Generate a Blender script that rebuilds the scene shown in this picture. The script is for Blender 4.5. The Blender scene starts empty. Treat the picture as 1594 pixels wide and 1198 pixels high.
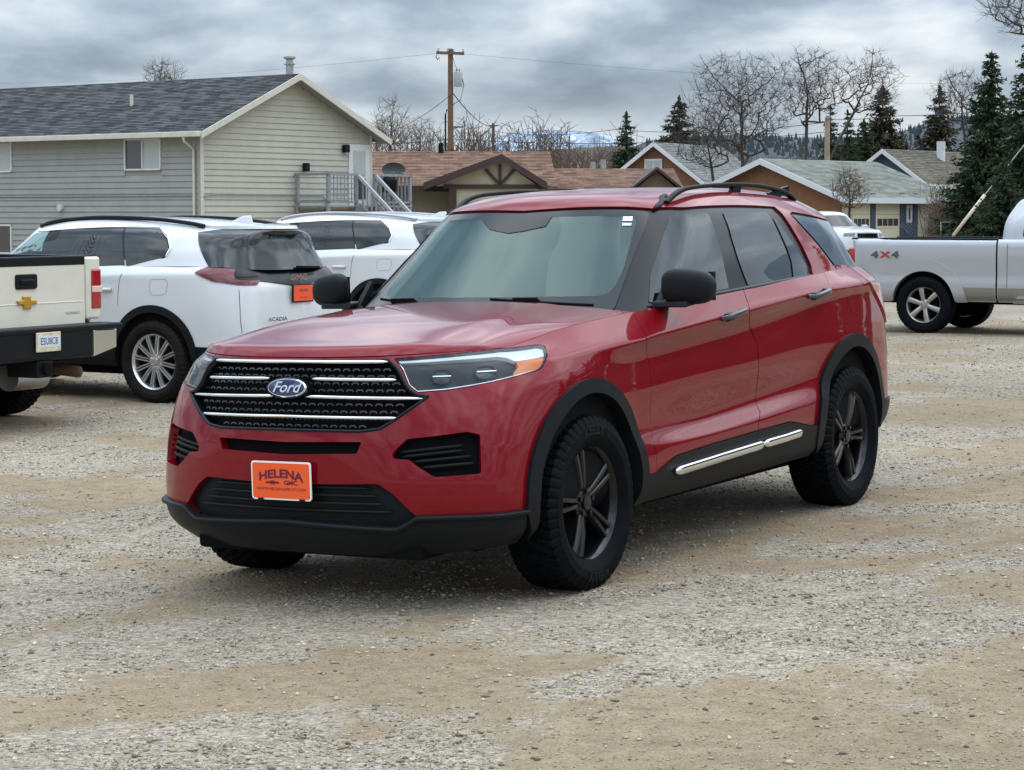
import bpy, bmesh, math, random
import numpy as np
from mathutils import Vector, Matrix, geometry
from mathutils.bvhtree import BVHTree

random.seed(7)
RNG = np.random.default_rng(11)
SC = bpy.context.scene
COL = SC.collection

# ------------------------------------------------------------ camera, world, sun, exposure
IW, IH, FPX = 1594.0, 1198.0, 3456.1
CAM_H, CAM_PITCH = 1.706, 0.0776
cam_d = bpy.data.cameras.new('camera')
cam_d.sensor_width = 36.0
cam_d.lens = FPX / IW * 36.0
cam_d.clip_start = 0.1
cam_d.clip_end = 30000.0
cam = bpy.data.objects.new('camera', cam_d)
COL.objects.link(cam)
cam.location = (0, 0, CAM_H)
cam.rotation_euler = (math.pi / 2 - CAM_PITCH, 0, 0)
SC.camera = cam

SUN_EL, SUN_AZ = math.radians(60), math.radians(62)      # azimuth measured from +Y towards +X
w = bpy.data.worlds.new('World')
SC.world = w
w.use_nodes = True
nt = w.node_tree
for n in list(nt.nodes):
    nt.nodes.remove(n)


def N(tree, kind, **kw):
    n = tree.nodes.new(kind)
    for k, v in kw.items():
        if k in ('op',):
            n.operation = v
        elif k == 'vals':
            for i, x in v.items():
                n.inputs[i].default_value = x
        else:
            setattr(n, k, v)
    return n


def ramp(tree, stops, fac=None):
    r = tree.nodes.new('ShaderNodeValToRGB')
    els = r.color_ramp.elements
    while len(els) < len(stops):
        els.new(0.5)
    for e, (p, c) in zip(els, stops):
        e.position = p
        e.color = (c[0], c[1], c[2], 1) if hasattr(c, '__len__') else (c, c, c, 1)
    if fac is not None:
        tree.links.new(fac, r.inputs[0])
    return r


def build_world():
    L = nt.links.new
    out = N(nt, 'ShaderNodeOutputWorld')
    bg = N(nt, 'ShaderNodeBackground')
    bg.inputs[1].default_value = 0.1
    sky = N(nt, 'ShaderNodeTexSky')
    sky.sky_type = 'NISHITA'
    sky.sun_disc = False
    sky.sun_elevation = SUN_EL
    sky.sun_rotation = SUN_AZ
    sky.air_density = 1.0
    sky.dust_density = 2.0
    # cloud deck: direction projected on a plane overhead
    tc = N(nt, 'ShaderNodeTexCoord')
    sep = N(nt, 'ShaderNodeSeparateXYZ')
    L(tc.outputs['Generated'], sep.inputs[0])
    zc = N(nt, 'ShaderNodeMath', op='MAXIMUM', vals={1: 0.0})
    L(sep.outputs[2], zc.inputs[0])
    den = N(nt, 'ShaderNodeMath', op='ADD', vals={1: 0.26})
    L(zc.outputs[0], den.inputs[0])
    px = N(nt, 'ShaderNodeMath', op='DIVIDE'); L(sep.outputs[0], px.inputs[0]); L(den.outputs[0], px.inputs[1])
    py = N(nt, 'ShaderNodeMath', op='DIVIDE'); L(sep.outputs[1], py.inputs[0]); L(den.outputs[0], py.inputs[1])
    cmb = N(nt, 'ShaderNodeCombineXYZ'); L(px.outputs[0], cmb.inputs[0]); L(py.outputs[0], cmb.inputs[1])
    n1 = N(nt, 'ShaderNodeTexNoise')
    n1.inputs['Scale'].default_value = 2.3
    n1.inputs['Detail'].default_value = 9
    n1.inputs['Roughness'].default_value = 0.5
    n1.inputs['Distortion'].default_value = 0.15
    mp = N(nt, 'ShaderNodeMapping')
    mp.inputs['Location'].default_value = (3.1, 1.7, 0.4)
    mp.inputs['Scale'].default_value = (1.25, 1.0, 1.0)
    L(cmb.outputs[0], mp.inputs[0])
    L(mp.outputs[0], n1.inputs['Vector'])
    # cloud radiance, dark undersides to bright thin parts
    cr = ramp(nt, [(0.36, (1.9, 2.5, 3.3)), (0.45, (3.0, 3.75, 4.65)), (0.53, (4.7, 5.5, 6.4)), (0.64, (7.9, 8.4, 8.8))],
              n1.outputs['Fac'])
    # overcast sky luminance rises towards the zenith
    zen = N(nt, 'ShaderNodeMapRange')
    zen.inputs['From Min'].default_value = 0.05
    zen.inputs['From Max'].default_value = 0.9
    zen.inputs['To Min'].default_value = 0.70
    zen.inputs['To Max'].default_value = 3.3
    L(zc.outputs[0], zen.inputs['Value'])
    lum = N(nt, 'ShaderNodeVectorMath', operation='SCALE')
    L(cr.outputs[0], lum.inputs[0]); L(zen.outputs[0], lum.inputs['Scale'])
    # brighter clear strip just above the horizon
    hz = N(nt, 'ShaderNodeMapRange')
    hz.interpolation_type = 'SMOOTHSTEP'
    hz.inputs['From Min'].default_value = 0.015
    hz.inputs['From Max'].default_value = 0.062
    hz.inputs['To Min'].default_value = 0.85
    hz.inputs['To Max'].default_value = 0.0
    L(zc.outputs[0], hz.inputs['Value'])
    mixh = N(nt, 'ShaderNodeMix', data_type='RGBA')
    L(hz.outputs[0], mixh.inputs['Factor'])
    L(lum.outputs[0], mixh.inputs[6])
    mixh.inputs[7].default_value = (4.9, 5.5, 5.9, 1)
    # a share of the clear sky shows through
    mx = N(nt, 'ShaderNodeMix', data_type='RGBA')
    mx.inputs['Factor'].default_value = 0.90
    L(sky.outputs[0], mx.inputs[6])
    L(mixh.outputs[2], mx.inputs[7])
    L(mx.outputs[2], bg.inputs[0])
    L(bg.outputs[0], out.inputs[0])


build_world()
sun_d = bpy.data.lights.new('sun', 'SUN')
sun_d.energy = 0.6
sun_d.angle = math.radians(90)
sun_d.color = (1.0, 0.95, 0.88)
sun = bpy.data.objects.new('sun', sun_d)
COL.objects.link(sun)
sun_dir = Vector((math.sin(SUN_AZ) * math.cos(SUN_EL), math.cos(SUN_AZ) * math.cos(SUN_EL), math.sin(SUN_EL)))
sun.rotation_euler = sun_dir.to_track_quat('Z', 'Y').to_euler()
sun.location = (0, 0, 60)
SC.view_settings.view_transform = 'Standard'
SC.view_settings.look = 'None'
SC.view_settings.exposure = 0.6
SC.view_settings.gamma = 1.0
SC.view_settings.use_curve_mapping = False
SC.cycles.max_bounces = 8
SC.cycles.transparent_max_bounces = 10


# ------------------------------------------------------------ pixel helpers
CP, SP = math.cos(CAM_PITCH), math.sin(CAM_PITCH)


def px_dir(x, y):
    a, b = (x - IW / 2) / FPX, (y - IH / 2) / FPX
    return Vector((a, CP - b * SP, -SP - b * CP))


def at_depth(x, y, Y):
    """world point on the pixel's ray at ground distance Y (metres along +Y)"""
    d = px_dir(x, y)
    t = Y / d.y
    return Vector((d.x * t, Y, CAM_H + d.z * t))


# ------------------------------------------------------------ materials
MATS = {}


def mat(name, color, rough=0.6, metal=0.0, coat=0.0, spec=0.5, vary=0.0, vscale=8.0, bump=0.0, bscale=40.0, coat_rough=0.03,
        emit=None, vcol2=None):
    if name in MATS:
        return MATS[name]
    m = bpy.data.materials.new(name)
    m.use_nodes = True
    t = m.node_tree
    b = t.nodes['Principled BSDF']
    b.inputs['Base Color'].default_value = (*color, 1)
    b.inputs['Roughness'].default_value = rough
    b.inputs['Metallic'].default_value = metal
    b.inputs['Coat Weight'].default_value = coat
    b.inputs['Coat Roughness'].default_value = coat_rough
    b.inputs['Specular IOR Level'].default_value = spec
    if emit:
        b.inputs['Emission Color'].default_value = (*emit[0], 1)
        b.inputs['Emission Strength'].default_value = emit[1]
    if vary or vcol2:
        tc = N(t, 'ShaderNodeTexCoord')
        nz = N(t, 'ShaderNodeTexNoise')
        nz.inputs['Scale'].default_value = vscale
        nz.inputs['Detail'].default_value = 6
        nz.inputs['Roughness'].default_value = 0.62
        t.links.new(tc.outputs['Object'], nz.inputs['Vector'])
        c2 = vcol2 or [c * (1 - vary) for c in color]
        c1 = [min(1, c * (1 + vary)) for c in color] if not vcol2 else color
        r = ramp(t, [(0.32, c2), (0.68, c1)], nz.outputs['Fac'])
        t.links.new(r.outputs[0], b.inputs['Base Color'])
    if bump:
        tc = N(t, 'ShaderNodeTexCoord')
        nz = N(t, 'ShaderNodeTexNoise')
        nz.inputs['Scale'].default_value = bscale
        nz.inputs['Detail'].default_value = 4
        t.links.new(tc.outputs['Object'], nz.inputs['Vector'])
        bp = N(t, 'ShaderNodeBump')
        bp.inputs['Strength'].default_value = bump
        bp.inputs['Distance'].default_value = 0.01
        t.links.new(nz.outputs['Fac'], bp.inputs['Height'])
        t.links.new(bp.outputs[0], b.inputs['Normal'])
    MATS[name] = m
    return m


def glass_mat(name, tint, refl=0.08, rough=0.0, opac=0.5, gl_col=(1, 1, 1)):
    """see-through tinted pane: transparent tint mixed with a fresnel reflection"""
    if name in MATS:
        return MATS[name]
    m = bpy.data.materials.new(name)
    m.use_nodes = True
    t = m.node_tree
    for n in list(t.nodes):
        t.nodes.remove(n)
    o = N(t, 'ShaderNodeOutputMaterial')
    tr = N(t, 'ShaderNodeBsdfTransparent'); tr.inputs[0].default_value = (*tint, 1)
    gl = N(t, 'ShaderNodeBsdfGlossy'); gl.inputs['Roughness'].default_value = rough
    gl.inputs['Color'].default_value = (*gl_col, 1)
    lw = N(t, 'ShaderNodeFresnel'); lw.inputs['IOR'].default_value = 1.5
    mr = N(t, 'ShaderNodeMapRange')
    mr.inputs['From Min'].default_value = 0.04
    mr.inputs['From Max'].default_value = 0.6
    mr.inputs['To Min'].default_value = refl
    mr.inputs['To Max'].default_value = 0.8
    t.links.new(lw.outputs[0], mr.inputs['Value'])
    mx = N(t, 'ShaderNodeMixShader')
    t.links.new(mr.outputs[0], mx.inputs[0]); t.links.new(tr.outputs[0], mx.inputs[1]); t.links.new(gl.outputs[0], mx.inputs[2])
    t.links.new(mx.outputs[0], o.inputs[0])
    MATS[name] = m
    return m


M_red = mat('red_paint', (0.185, 0.0006, 0.006), 0.45, 0.2, 0.9, coat_rough=0.012, spec=.04)
M_red.node_tree.nodes['Principled BSDF'].inputs['Coat IOR'].default_value = 1.42
M_white = mat('white_paint', (0.61, 0.615, 0.62), 0.35, 0.0, 0.9)
M_cream = mat('warm_white_paint', (0.70, 0.66, 0.55), 0.4, 0.0, 0.7, vary=0.06, vscale=3)
M_silver = mat('silver_paint', (0.44, 0.45, 0.465), 0.38, 0.55, 0.8)
M_blackgloss = mat('black_gloss', (0.005, 0.006, 0.008), 0.3, 0, 0.08, spec=.2)
M_trim = mat('black_plastic', (0.008, 0.0095, 0.011), 0.45, spec=.14)
M_dark = mat('dark_cavity', (0.006, 0.006, 0.007), 0.9, spec=0.1)
M_chrome = mat('chrome', (0.86, 0.87, 0.88), 0.08, 1.0)
M_satin = mat('satin_metal', (0.5, 0.5, 0.51), 0.3, 1.0)
M_tyre = mat('tyre_rubber', (0.0045, 0.0055, 0.007), 0.6, spec=.05, vary=0.3, vscale=14)
M_tread_dirt = mat('dusty_tread', (0.05, 0.046, 0.04), 0.9, vary=0.35, vscale=9)
M_rimblack = mat('black_wheel', (0.004, 0.0045, 0.006), 0.16, 0.0, 0.1, spec=.35)
M_rimsilver = mat('silver_wheel', (0.62, 0.62, 0.62), 0.28, 0.9)
M_tail = mat('tail_lamp_red', (0.36, 0.006, 0.012), 0.12, 0, 1.0)
M_amber = mat('amber_lens', (0.85, 0.22, 0.03), 0.2, 0, 1.0)
M_whitelens = mat('white_lens', (0.86, 0.89, 0.90), 0.12, 0.0, 1.0)
M_orange = mat('orange_plate', (0.86, 0.10, 0.012), 0.5)
M_ink = mat('purple_ink', (0.12, 0.004, 0.035), 0.6)
M_whitepl = mat('white_frame', (0.86, 0.84, 0.80), 0.45)
M_blue = mat('emblem_blue', (0.006, 0.014, 0.075), 0.2, 0.3, 1.0)
M_gold = mat('gold_emblem', (0.62, 0.34, 0.035), 0.35, 0.6, 0.5)
M_glass_ws = glass_mat('windshield_glass', (0.60, 0.74, 0.70), 0.075, gl_col=(0.62, 0.80, 0.77))
M_glass_side = glass_mat('tinted_glass', (0.06, 0.065, 0.07), 0.05, gl_col=(0.72, 0.78, 0.82))
M_glass_clear = glass_mat('clear_lens', (0.93, 0.95, 0.96), 0.035, gl_col=(.7, .72, .74))
M_frit = mat('frit_black_glass', (0.012, 0.015, 0.018), 0.2, 0, 0.1, spec=.25)
M_grey_int = mat('interior_grey', (0.13, 0.135, 0.14), 0.8)


# ------------------------------------------------------------ mesh helpers
def link(o, parent=None):
    COL.objects.link(o)
    if parent is not None:
        o.parent = parent
    return o


def mesh_obj(name, verts, faces, material, parent=None, smooth=False, normals=None):
    me = bpy.data.meshes.new(name)
    me.from_pydata([tuple(map(float, v)) for v in verts], [], [tuple(int(i) for i in f) for f in faces])
    if material is not None:
        me.materials.append(material)
    if smooth or normals is not None:
        me.polygons.foreach_set('use_smooth', [True] * len(me.polygons))
    me.update()
    if normals is not None:
        me.normals_split_custom_set_from_vertices([tuple(map(float, n)) for n in normals])
    o = bpy.data.objects.new(name, me)
    return link(o, parent)


def empty(name, label, cat, group=None, loc=(0, 0, 0), rz=0.0, matrix=None):
    o = bpy.data.objects.new(name, None)
    o.empty_display_size = 0.2
    if matrix is not None:
        o.matrix_world = matrix
    else:
        o.location = loc
        o.rotation_euler = (0, 0, rz)
    return tag(link(o), label, cat, group)


def tag(o, label=None, cat=None, group=None, kind=None):
    for k, v in (('label', label), ('category', cat), ('group', group), ('kind', kind)):
        if v:
            o[k] = v
    return o


class MB:
    """collects shapes into one mesh"""
    def __init__(s):
        s.v, s.f = [], []

    def add(s, vs, fs):
        b = len(s.v)
        s.v += [tuple(map(float, q)) for q in vs]
        s.f += [tuple(b + i for i in f) for f in fs]
        return s

    def box(s, a, b):
        x0, y0, z0 = a; x1, y1, z1 = b
        return s.add([(x0, y0, z0), (x1, y0, z0), (x1, y1, z0), (x0, y1, z0), (x0, y0, z1), (x1, y0, z1), (x1, y1, z1), (x0, y1, z1)],
                     [(0, 3, 2, 1), (4, 5, 6, 7), (0, 1, 5, 4), (1, 2, 6, 5), (2, 3, 7, 6), (3, 0, 4, 7)])

    def obox(s, c, ax, ay, az):
        """box about centre c with half-axis vectors"""
        c, ax, ay, az = map(np.array, (c, ax, ay, az))
        vs = [c + i * ax + j * ay + k * az for k in (-1, 1) for j in (-1, 1) for i in (-1, 1)]
        return s.add(vs, [(0, 2, 3, 1), (4, 5, 7, 6), (0, 1, 5, 4), (1, 3, 7, 5), (3, 2, 6, 7), (2, 0, 4, 6)])

    def tube(s, pts, r, n=8, cap=True, flat=None, up=(0, 0, 1)):
        """swept section along pts; r a number or list; flat=(a,b) section half sizes"""
        pts = [np.array(p, float) for p in pts]
        m = len(pts)
        rs = r if hasattr(r, '__len__') else [r] * m
        vs = []
        for i, p in enumerate(pts):
            t = pts[min(i + 1, m - 1)] - pts[max(i - 1, 0)]
            t = t / (np.linalg.norm(t) + 1e-9)
            u = np.array(up, float)
            if abs(t @ u) > 0.97:
                u = np.array((1.0, 0, 0)) if abs(t[0]) < 0.9 else np.array((0, 1.0, 0))
            a = np.cross(t, u); a /= np.linalg.norm(a)
            b = np.cross(a, t)
            for k in range(n):
                th = 2 * math.pi * (k + .5) / n
                if flat:
                    ca, sa = math.cos(th), math.sin(th)
                    q = 0.45
                    ca, sa = math.copysign(abs(ca) ** q, ca), math.copysign(abs(sa) ** q, sa)
                    vs.append(p + a * ca * flat[0] * rs[i] + b * sa * flat[1] * rs[i])
                else:
                    vs.append(p + (a * math.cos(th) + b * math.sin(th)) * rs[i])
        fs = []
        for i in range(m - 1):
            for k in range(n):
                k2 = (k + 1) % n
                fs.append((i * n + k, (i + 1) * n + k, (i + 1) * n + k2, i * n + k2))
        if cap:
            fs.append(tuple(range(n))); fs.append(tuple((m - 1) * n + k for k in reversed(range(n))))
        return s.add(vs, fs)

    def lathe(s, prof, n=48, axis='y', c=(0, 0, 0)):
        """profile (radius, along-axis) revolved about axis"""
        vs = []
        for k in range(n):
            a = 2 * math.pi * k / n
            for r, h in prof:
                if axis == 'y':
                    vs.append((c[0] + r * math.cos(a), c[1] + h, c[2] + r * math.sin(a)))
                elif axis == 'z':
                    vs.append((c[0] + r * math.cos(a), c[1] + r * math.sin(a), c[2] + h))
                else:
                    vs.append((c[0] + h, c[1] + r * math.cos(a), c[2] + r * math.sin(a)))
        m = len(prof)
        fs = []
        for k in range(n):
            k2 = (k + 1) % n
            for i in range(m - 1):
                f = (k * m + i, k * m + i + 1, k2 * m + i + 1, k2 * m + i)
                fs.append(f if axis == 'y' else f[::-1])
        return s.add(vs, fs)

    def prism(s, poly, y0, y1, plane='xz'):
        """polygon extruded; plane xz -> along y, xy -> along z, yz -> along x"""
        n = len(poly)
        def P(p, h):
            return {'xz': (p[0], h, p[1]), 'xy': (p[0], p[1], h), 'yz': (h, p[0], p[1])}[plane]
        vs = [P(p, y0) for p in poly] + [P(p, y1) for p in poly]
        fs = [tuple(range(n)), tuple(range(2 * n - 1, n - 1, -1))]
        for i in range(n):
            j = (i + 1) % n
            fs.append((i, i + n, j + n, j))
        return s.add(vs, fs)

    def obj(s, name, material, parent=None, smooth=False, bevel=0.0, segs=2, fixn=True, autosm=None):
        if fixn or bevel:
            bm = bmesh.new()
            vv = [bm.verts.new(q) for q in s.v]
            for f in s.f:
                try:
                    bm.faces.new([vv[i] for i in f])
                except ValueError:
                    pass
            bmesh.ops.recalc_face_normals(bm, faces=bm.faces)
            if bevel:
                es = [e for e in bm.edges if len(e.link_faces) == 2 and e.calc_face_angle(0) > 0.5]
                bmesh.ops.bevel(bm, geom=es, offset=bevel, segments=segs, affect='EDGES', profile=0.5, clamp_overlap=True)
            me = bpy.data.meshes.new(name)
            bm.to_mesh(me)
            bm.free()
            if material is not None:
                me.materials.append(material)
            if smooth or autosm:
                me.polygons.foreach_set('use_smooth', [True] * len(me.polygons))
                if autosm:
                    me.set_sharp_from_angle(angle=autosm)
            me.update()
            return link(bpy.data.objects.new(name, me), parent)
        return mesh_obj(name, s.v, s.f, material, parent, smooth)


def copy_part(o, parent):
    c = o.copy()
    COL.objects.link(c)
    c.parent = parent
    return c


def copy_tree(o, parent=None):
    c = copy_part(o, parent)
    for ch in list(o.children):
        copy_tree(ch, c)
    return c


def text_mesh(txt, size=1.0, shear=0.0, bold=0.0, width=1.0):
    cu = bpy.data.curves.new('txt', 'FONT')
    cu.body = txt
    cu.size = size
    cu.shear = shear
    cu.offset = bold
    cu.align_x = 'CENTER'
    cu.align_y = 'CENTER'
    cu.resolution_u = 3
    o = bpy.data.objects.new('txt', cu)
    COL.objects.link(o)
    bpy.context.view_layer.update()
    me = bpy.data.meshes.new_from_object(o.evaluated_get(bpy.context.evaluated_depsgraph_get()))
    V = np.array([v.co[:] for v in me.vertices]) * np.array([width, 1, 1])
    F = [tuple(p.vertices) for p in me.polygons]
    bpy.data.objects.remove(o)
    bpy.data.curves.remove(cu)
    bpy.data.meshes.remove(me)
    return V, F


def place_text(name, txt, size, origin, ex, ey, material, parent, lift=0.002, arc=0.0, **kw):
    """flat lettering laid on the plane (origin, ex, ey)"""
    V, F = text_mesh(txt, size, **kw)
    ex, ey, origin = np.array(ex, float), np.array(ey, float), np.array(origin, float)
    nz = np.cross(ex, ey)
    y = V[:, 1] - arc * V[:, 0] ** 2
    P = origin + V[:, :1] * ex + y[:, None] * ey + nz * lift
    return mesh_obj(name, P, F, material, parent)
# ------------------------------------------------------------ lofted hulls and panels cut on them
def hermite(t, P, tq, sharp=None, lin=0.0):
    """non-uniform cubic interpolation of P (n, ...) at knots t, at tq; sharp: {knot: 0..1}"""
    P = np.asarray(P, float)
    n = len(t)
    h = np.diff(t)
    d = np.diff(P, axis=0) / h.reshape(-1, *([1] * (P.ndim - 1)))
    mL = np.zeros_like(P); mR = np.zeros_like(P)
    for i in range(n):
        if i == 0:
            m = d[0]
        elif i == n - 1:
            m = d[-1]
        else:
            m = (d[i - 1] * h[i] + d[i] * h[i - 1]) / (h[i - 1] + h[i])
        s = (sharp or {}).get(i, 0.0)
        mL[i] = m if i == 0 else m * (1 - s) + d[i - 1] * s
        mR[i] = m if i == n - 1 else m * (1 - s) + d[i] * s
    k = np.clip(np.searchsorted(t, tq, side='right') - 1, 0, n - 2)
    s = (tq - t[k]) / h[k]
    sh = (-1,) + (1,) * (P.ndim - 1)
    s = s.reshape(sh); hk = h[k].reshape(sh)
    return ((2 * s ** 3 - 3 * s ** 2 + 1) * P[k] + (s ** 3 - 2 * s ** 2 + s) * hk * mR[k]
            + (-2 * s ** 3 + 3 * s ** 2) * P[k + 1] + (s ** 3 - s ** 2) * hk * mL[k + 1])


def inside(poly, pts):
    poly = np.asarray(poly); x, y = pts[:, 0], pts[:, 1]
    r = np.zeros(len(pts), bool)
    x0, y0 = poly[:, 0], poly[:, 1]
    x1, y1 = np.roll(x0, -1), np.roll(y0, -1)
    for a, b, c, d in zip(x0, y0, x1, y1):
        if b == d:
            continue
        m = ((b > y) != (d > y)) & (x < (c - a) * (y - b) / (d - b) + a)
        r ^= m
    return r


def round_poly(pts, r, seg=5, keep=()):
    pts = [np.array(p, float) for p in pts]
    n = len(pts)
    out = []
    for i, p in enumerate(pts):
        a, b = pts[i - 1], pts[(i + 1) % n]
        ri = r[i] if hasattr(r, '__len__') else (0 if i in keep else r)
        la, lb = np.linalg.norm(a - p), np.linalg.norm(b - p)
        if ri <= 0 or la < 1e-6 or lb < 1e-6:
            out.append(p); continue
        p0 = p + (a - p) / la * min(ri, .48 * la)
        p1 = p + (b - p) / lb * min(ri, .48 * lb)
        for k in range(seg + 1):
            t = k / seg
            out.append((1 - t) ** 2 * p0 + 2 * t * (1 - t) * p + t * t * p1)
    return out


def densify(pts, step):
    out = []
    n = len(pts)
    for i in range(n):
        a, b = np.array(pts[i]), np.array(pts[(i + 1) % n])
        k = max(1, int(math.ceil(np.linalg.norm(b - a) / step)))
        for j in range(k):
            out.append(a + (b - a) * j / k)
    return np.array(out)


def offset_poly(pts, d):
    """shrink a closed polygon by d"""
    P = np.array(pts)
    area = 0.5 * np.sum(P[:, 0] * np.roll(P[:, 1], -1) - np.roll(P[:, 0], -1) * P[:, 1])
    sg = 1 if area > 0 else -1
    t = np.roll(P, -1, 0) - np.roll(P, 1, 0)
    t /= np.linalg.norm(t, axis=1)[:, None] + 1e-9
    nrm = np.stack([-t[:, 1], t[:, 0]], 1) * sg
    return P + nrm * d


def cdt_fill(outer, holes, step):
    """triangulate region outer minus holes in 2D with an interior grid"""
    loops = [np.array(outer)] + [np.array(h) for h in holes]
    pts, edges = [], []
    for lp in loops:
        b = len(pts)
        pts += [tuple(q) for q in lp]
        edges += [(b + i, b + (i + 1) % len(lp)) for i in range(len(lp))]
    lo, hi = loops[0].min(0), loops[0].max(0)
    gx = np.arange(lo[0] + step * .5, hi[0], step)
    gy = np.arange(lo[1] + step * .5, hi[1], step)
    G = np.array(np.meshgrid(gx, gy)).reshape(2, -1).T
    if len(G):
        k = inside(loops[0], G)
        for h in loops[1:]:
            k &= ~inside(h, G)
        G = G[k]
        B = np.array(pts)
        # drop grid points hugging the boundary
        key = {}
        for q in B:
            key.setdefault((int(q[0] // step), int(q[1] // step)), []).append(q)
        keep = []
        for q in G:
            ci, cj = int(q[0] // step), int(q[1] // step)
            ok = True
            for di in (-1, 0, 1):
                for dj in (-1, 0, 1):
                    for p in key.get((ci + di, cj + dj), ()):
                        if (p[0] - q[0]) ** 2 + (p[1] - q[1]) ** 2 < (0.45 * step) ** 2:
                            ok = False
            if ok:
                keep.append(tuple(q))
        pts = pts + keep
    r = geometry.delaunay_2d_cdt([Vector(p) for p in pts], edges, [], 0, 1e-6)
    V = np.array([v[:] for v in r[0]])
    F = np.array([f[:3] for f in r[2]], int)
    c = V[F].mean(1)
    k = inside(loops[0], c)
    for h in loops[1:]:
        k &= ~inside(h, c)
    F = F[k]
    a = V[F]
    ar = (a[:, 1, 0] - a[:, 0, 0]) * (a[:, 2, 1] - a[:, 0, 1]) - (a[:, 2, 0] - a[:, 0, 0]) * (a[:, 1, 1] - a[:, 0, 1])
    F[ar < 0] = F[ar < 0][:, ::-1]
    F = F[np.abs(ar) > 1e-10]
    used = np.unique(F)
    mp = -np.ones(len(V), int); mp[used] = np.arange(len(used))
    return V[used], mp[F]


class Hull:
    def __init__(s, C, d=0.014, sharp=None, mirror=True, matrix=None, grid=None):
        if grid is None:
            C = np.array(C, float)                       # (stations, levels, 3)
            if mirror:
                C = np.concatenate([C[:0:-1] * np.array([1, -1, 1]), C], 0)
            ch = np.linalg.norm(np.diff(C, axis=0), axis=2).mean(1)
            tu = np.concatenate([[0], np.cumsum(np.maximum(ch, 1e-3))])
            cv = np.linalg.norm(np.diff(C, axis=1), axis=2).mean(0)
            tv = np.concatenate([[0], np.cumsum(np.maximum(cv, 1e-3))])
            nu = int(tu[-1] / d) | 1
            nv = int(tv[-1] / d) + 1
            U = hermite(tu, C, np.linspace(0, tu[-1], nu))                    # (nu, nj, 3)
            s.G = hermite(tv, U.transpose(1, 0, 2), np.linspace(0, tv[-1], nv), sharp).transpose(1, 0, 2)
        else:
            s.G = np.array(grid, float)
            nu, nv = s.G.shape[:2]
            tu = [0, np.linalg.norm(np.diff(s.G, axis=0), axis=2).mean(1).sum()]
            tv = [0, np.linalg.norm(np.diff(s.G, axis=1), axis=2).mean(0).sum()]
        s.nu, s.nv = nu, nv
        s.ua = np.linspace(0, tu[-1], nu)
        if mirror:
            s.ua = s.ua - tu[-1] / 2                   # u = 0 on the centre line, + to the car's left
        s.va = np.linspace(0, tv[-1], nv)
        du = np.gradient(s.G, axis=0); dv = np.gradient(s.G, axis=1)
        n = np.cross(du, dv)
        n /= np.linalg.norm(n, axis=2)[:, :, None] + 1e-12
        s.sgn = 1
        c = s.G.reshape(-1, 3).mean(0)
        if np.mean(np.sum((s.G - c) * n, 2)) < 0:
            n = -n; s.sgn = -1
        s.Nn = n
        s.M = matrix
        s.Mi = matrix.inverted() if matrix is not None else None
        fs = [(i * nv + j, (i + 1) * nv + j, (i + 1) * nv + j + 1, i * nv + j + 1) for i in range(nu - 1) for j in range(nv - 1)]
        s.bvh = BVHTree.FromPolygons([tuple(p) for p in s.G.reshape(-1, 3)], fs)

    def ev(s, uv, A=None):
        uv = np.atleast_2d(uv)
        fi = np.clip(np.interp(uv[:, 0], s.ua, np.arange(s.nu)), 0, s.nu - 1.0001)
        fj = np.clip(np.interp(uv[:, 1], s.va, np.arange(s.nv)), 0, s.nv - 1.0001)
        i, j = fi.astype(int), fj.astype(int)
        a, b = (fi - i)[:, None], (fj - j)[:, None]
        def q(A):
            return (A[i, j] * (1 - a) * (1 - b) + A[i + 1, j] * a * (1 - b) + A[i, j + 1] * (1 - a) * b + A[i + 1, j + 1] * a * b)
        P, n = q(s.G), q(s.Nn)
        n = n / (np.linalg.norm(n, axis=1)[:, None] + 1e-12)
        return P, n

    def _uv(s, hit):
        loc, nrm, idx, dist = hit
        i, j = divmod(idx, s.nv - 1)
        p = np.array(loc[:])
        a = s.G[i, j]; du = s.G[i + 1, j] - a; dv = s.G[i, j + 1] - a
        A = np.stack([du, dv], 1)
        st = np.linalg.lstsq(A, p - a, rcond=None)[0]
        st = np.clip(st, 0, 1)
        return np.array([s.ua[i] + st[0] * (s.ua[1] - s.ua[0]), s.va[j] + st[1] * (s.va[1] - s.va[0])])

    def ray(s, o, d):
        o, d = Vector(o), Vector(d).normalized()
        h = s.bvh.ray_cast(o, d)
        if h[0] is None:
            # nearest point of the hull to the ray
            best = None
            t0 = -o.dot(d)
            for k in range(-40, 41):
                q = o + d * (t0 + k * 0.12)
                hh = s.bvh.find_nearest(q)
                if hh[0] is not None and (best is None or hh[3] < best[3]):
                    best = hh
            h = best
        return s._uv(h)

    def S(s, x, z, side=1):
        return s.ray((x, 6 * side, z), (0, -side, 0))

    def F(s, y, z):
        return s.ray((8, y, z), (-1, 0, 0))

    def T(s, x, y):
        return s.ray((x, y, 8), (0, 0, -1))

    def B(s, y, z):
        return s.ray((-9, y, z), (1, 0, 0))

    def P(s, x, y):
        o = s.Mi @ Vector((0, 0, CAM_H))
        d = s.Mi.to_3x3() @ px_dir(x, y)
        return s.ray(o, d)

    def path(s, spec):
        """list of ('P',x,y)/('S',x,z)/('F',y,z)/('U',u,v) or bare pixel pairs -> uv list"""
        out = []
        for q in spec:
            if isinstance(q[0], str):
                k = q[0]
                out.append(np.array(q[1:3], float) if k == 'U' else getattr(s, k)(*q[1:]))
            else:
                out.append(s.P(*q))
        return out

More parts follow.
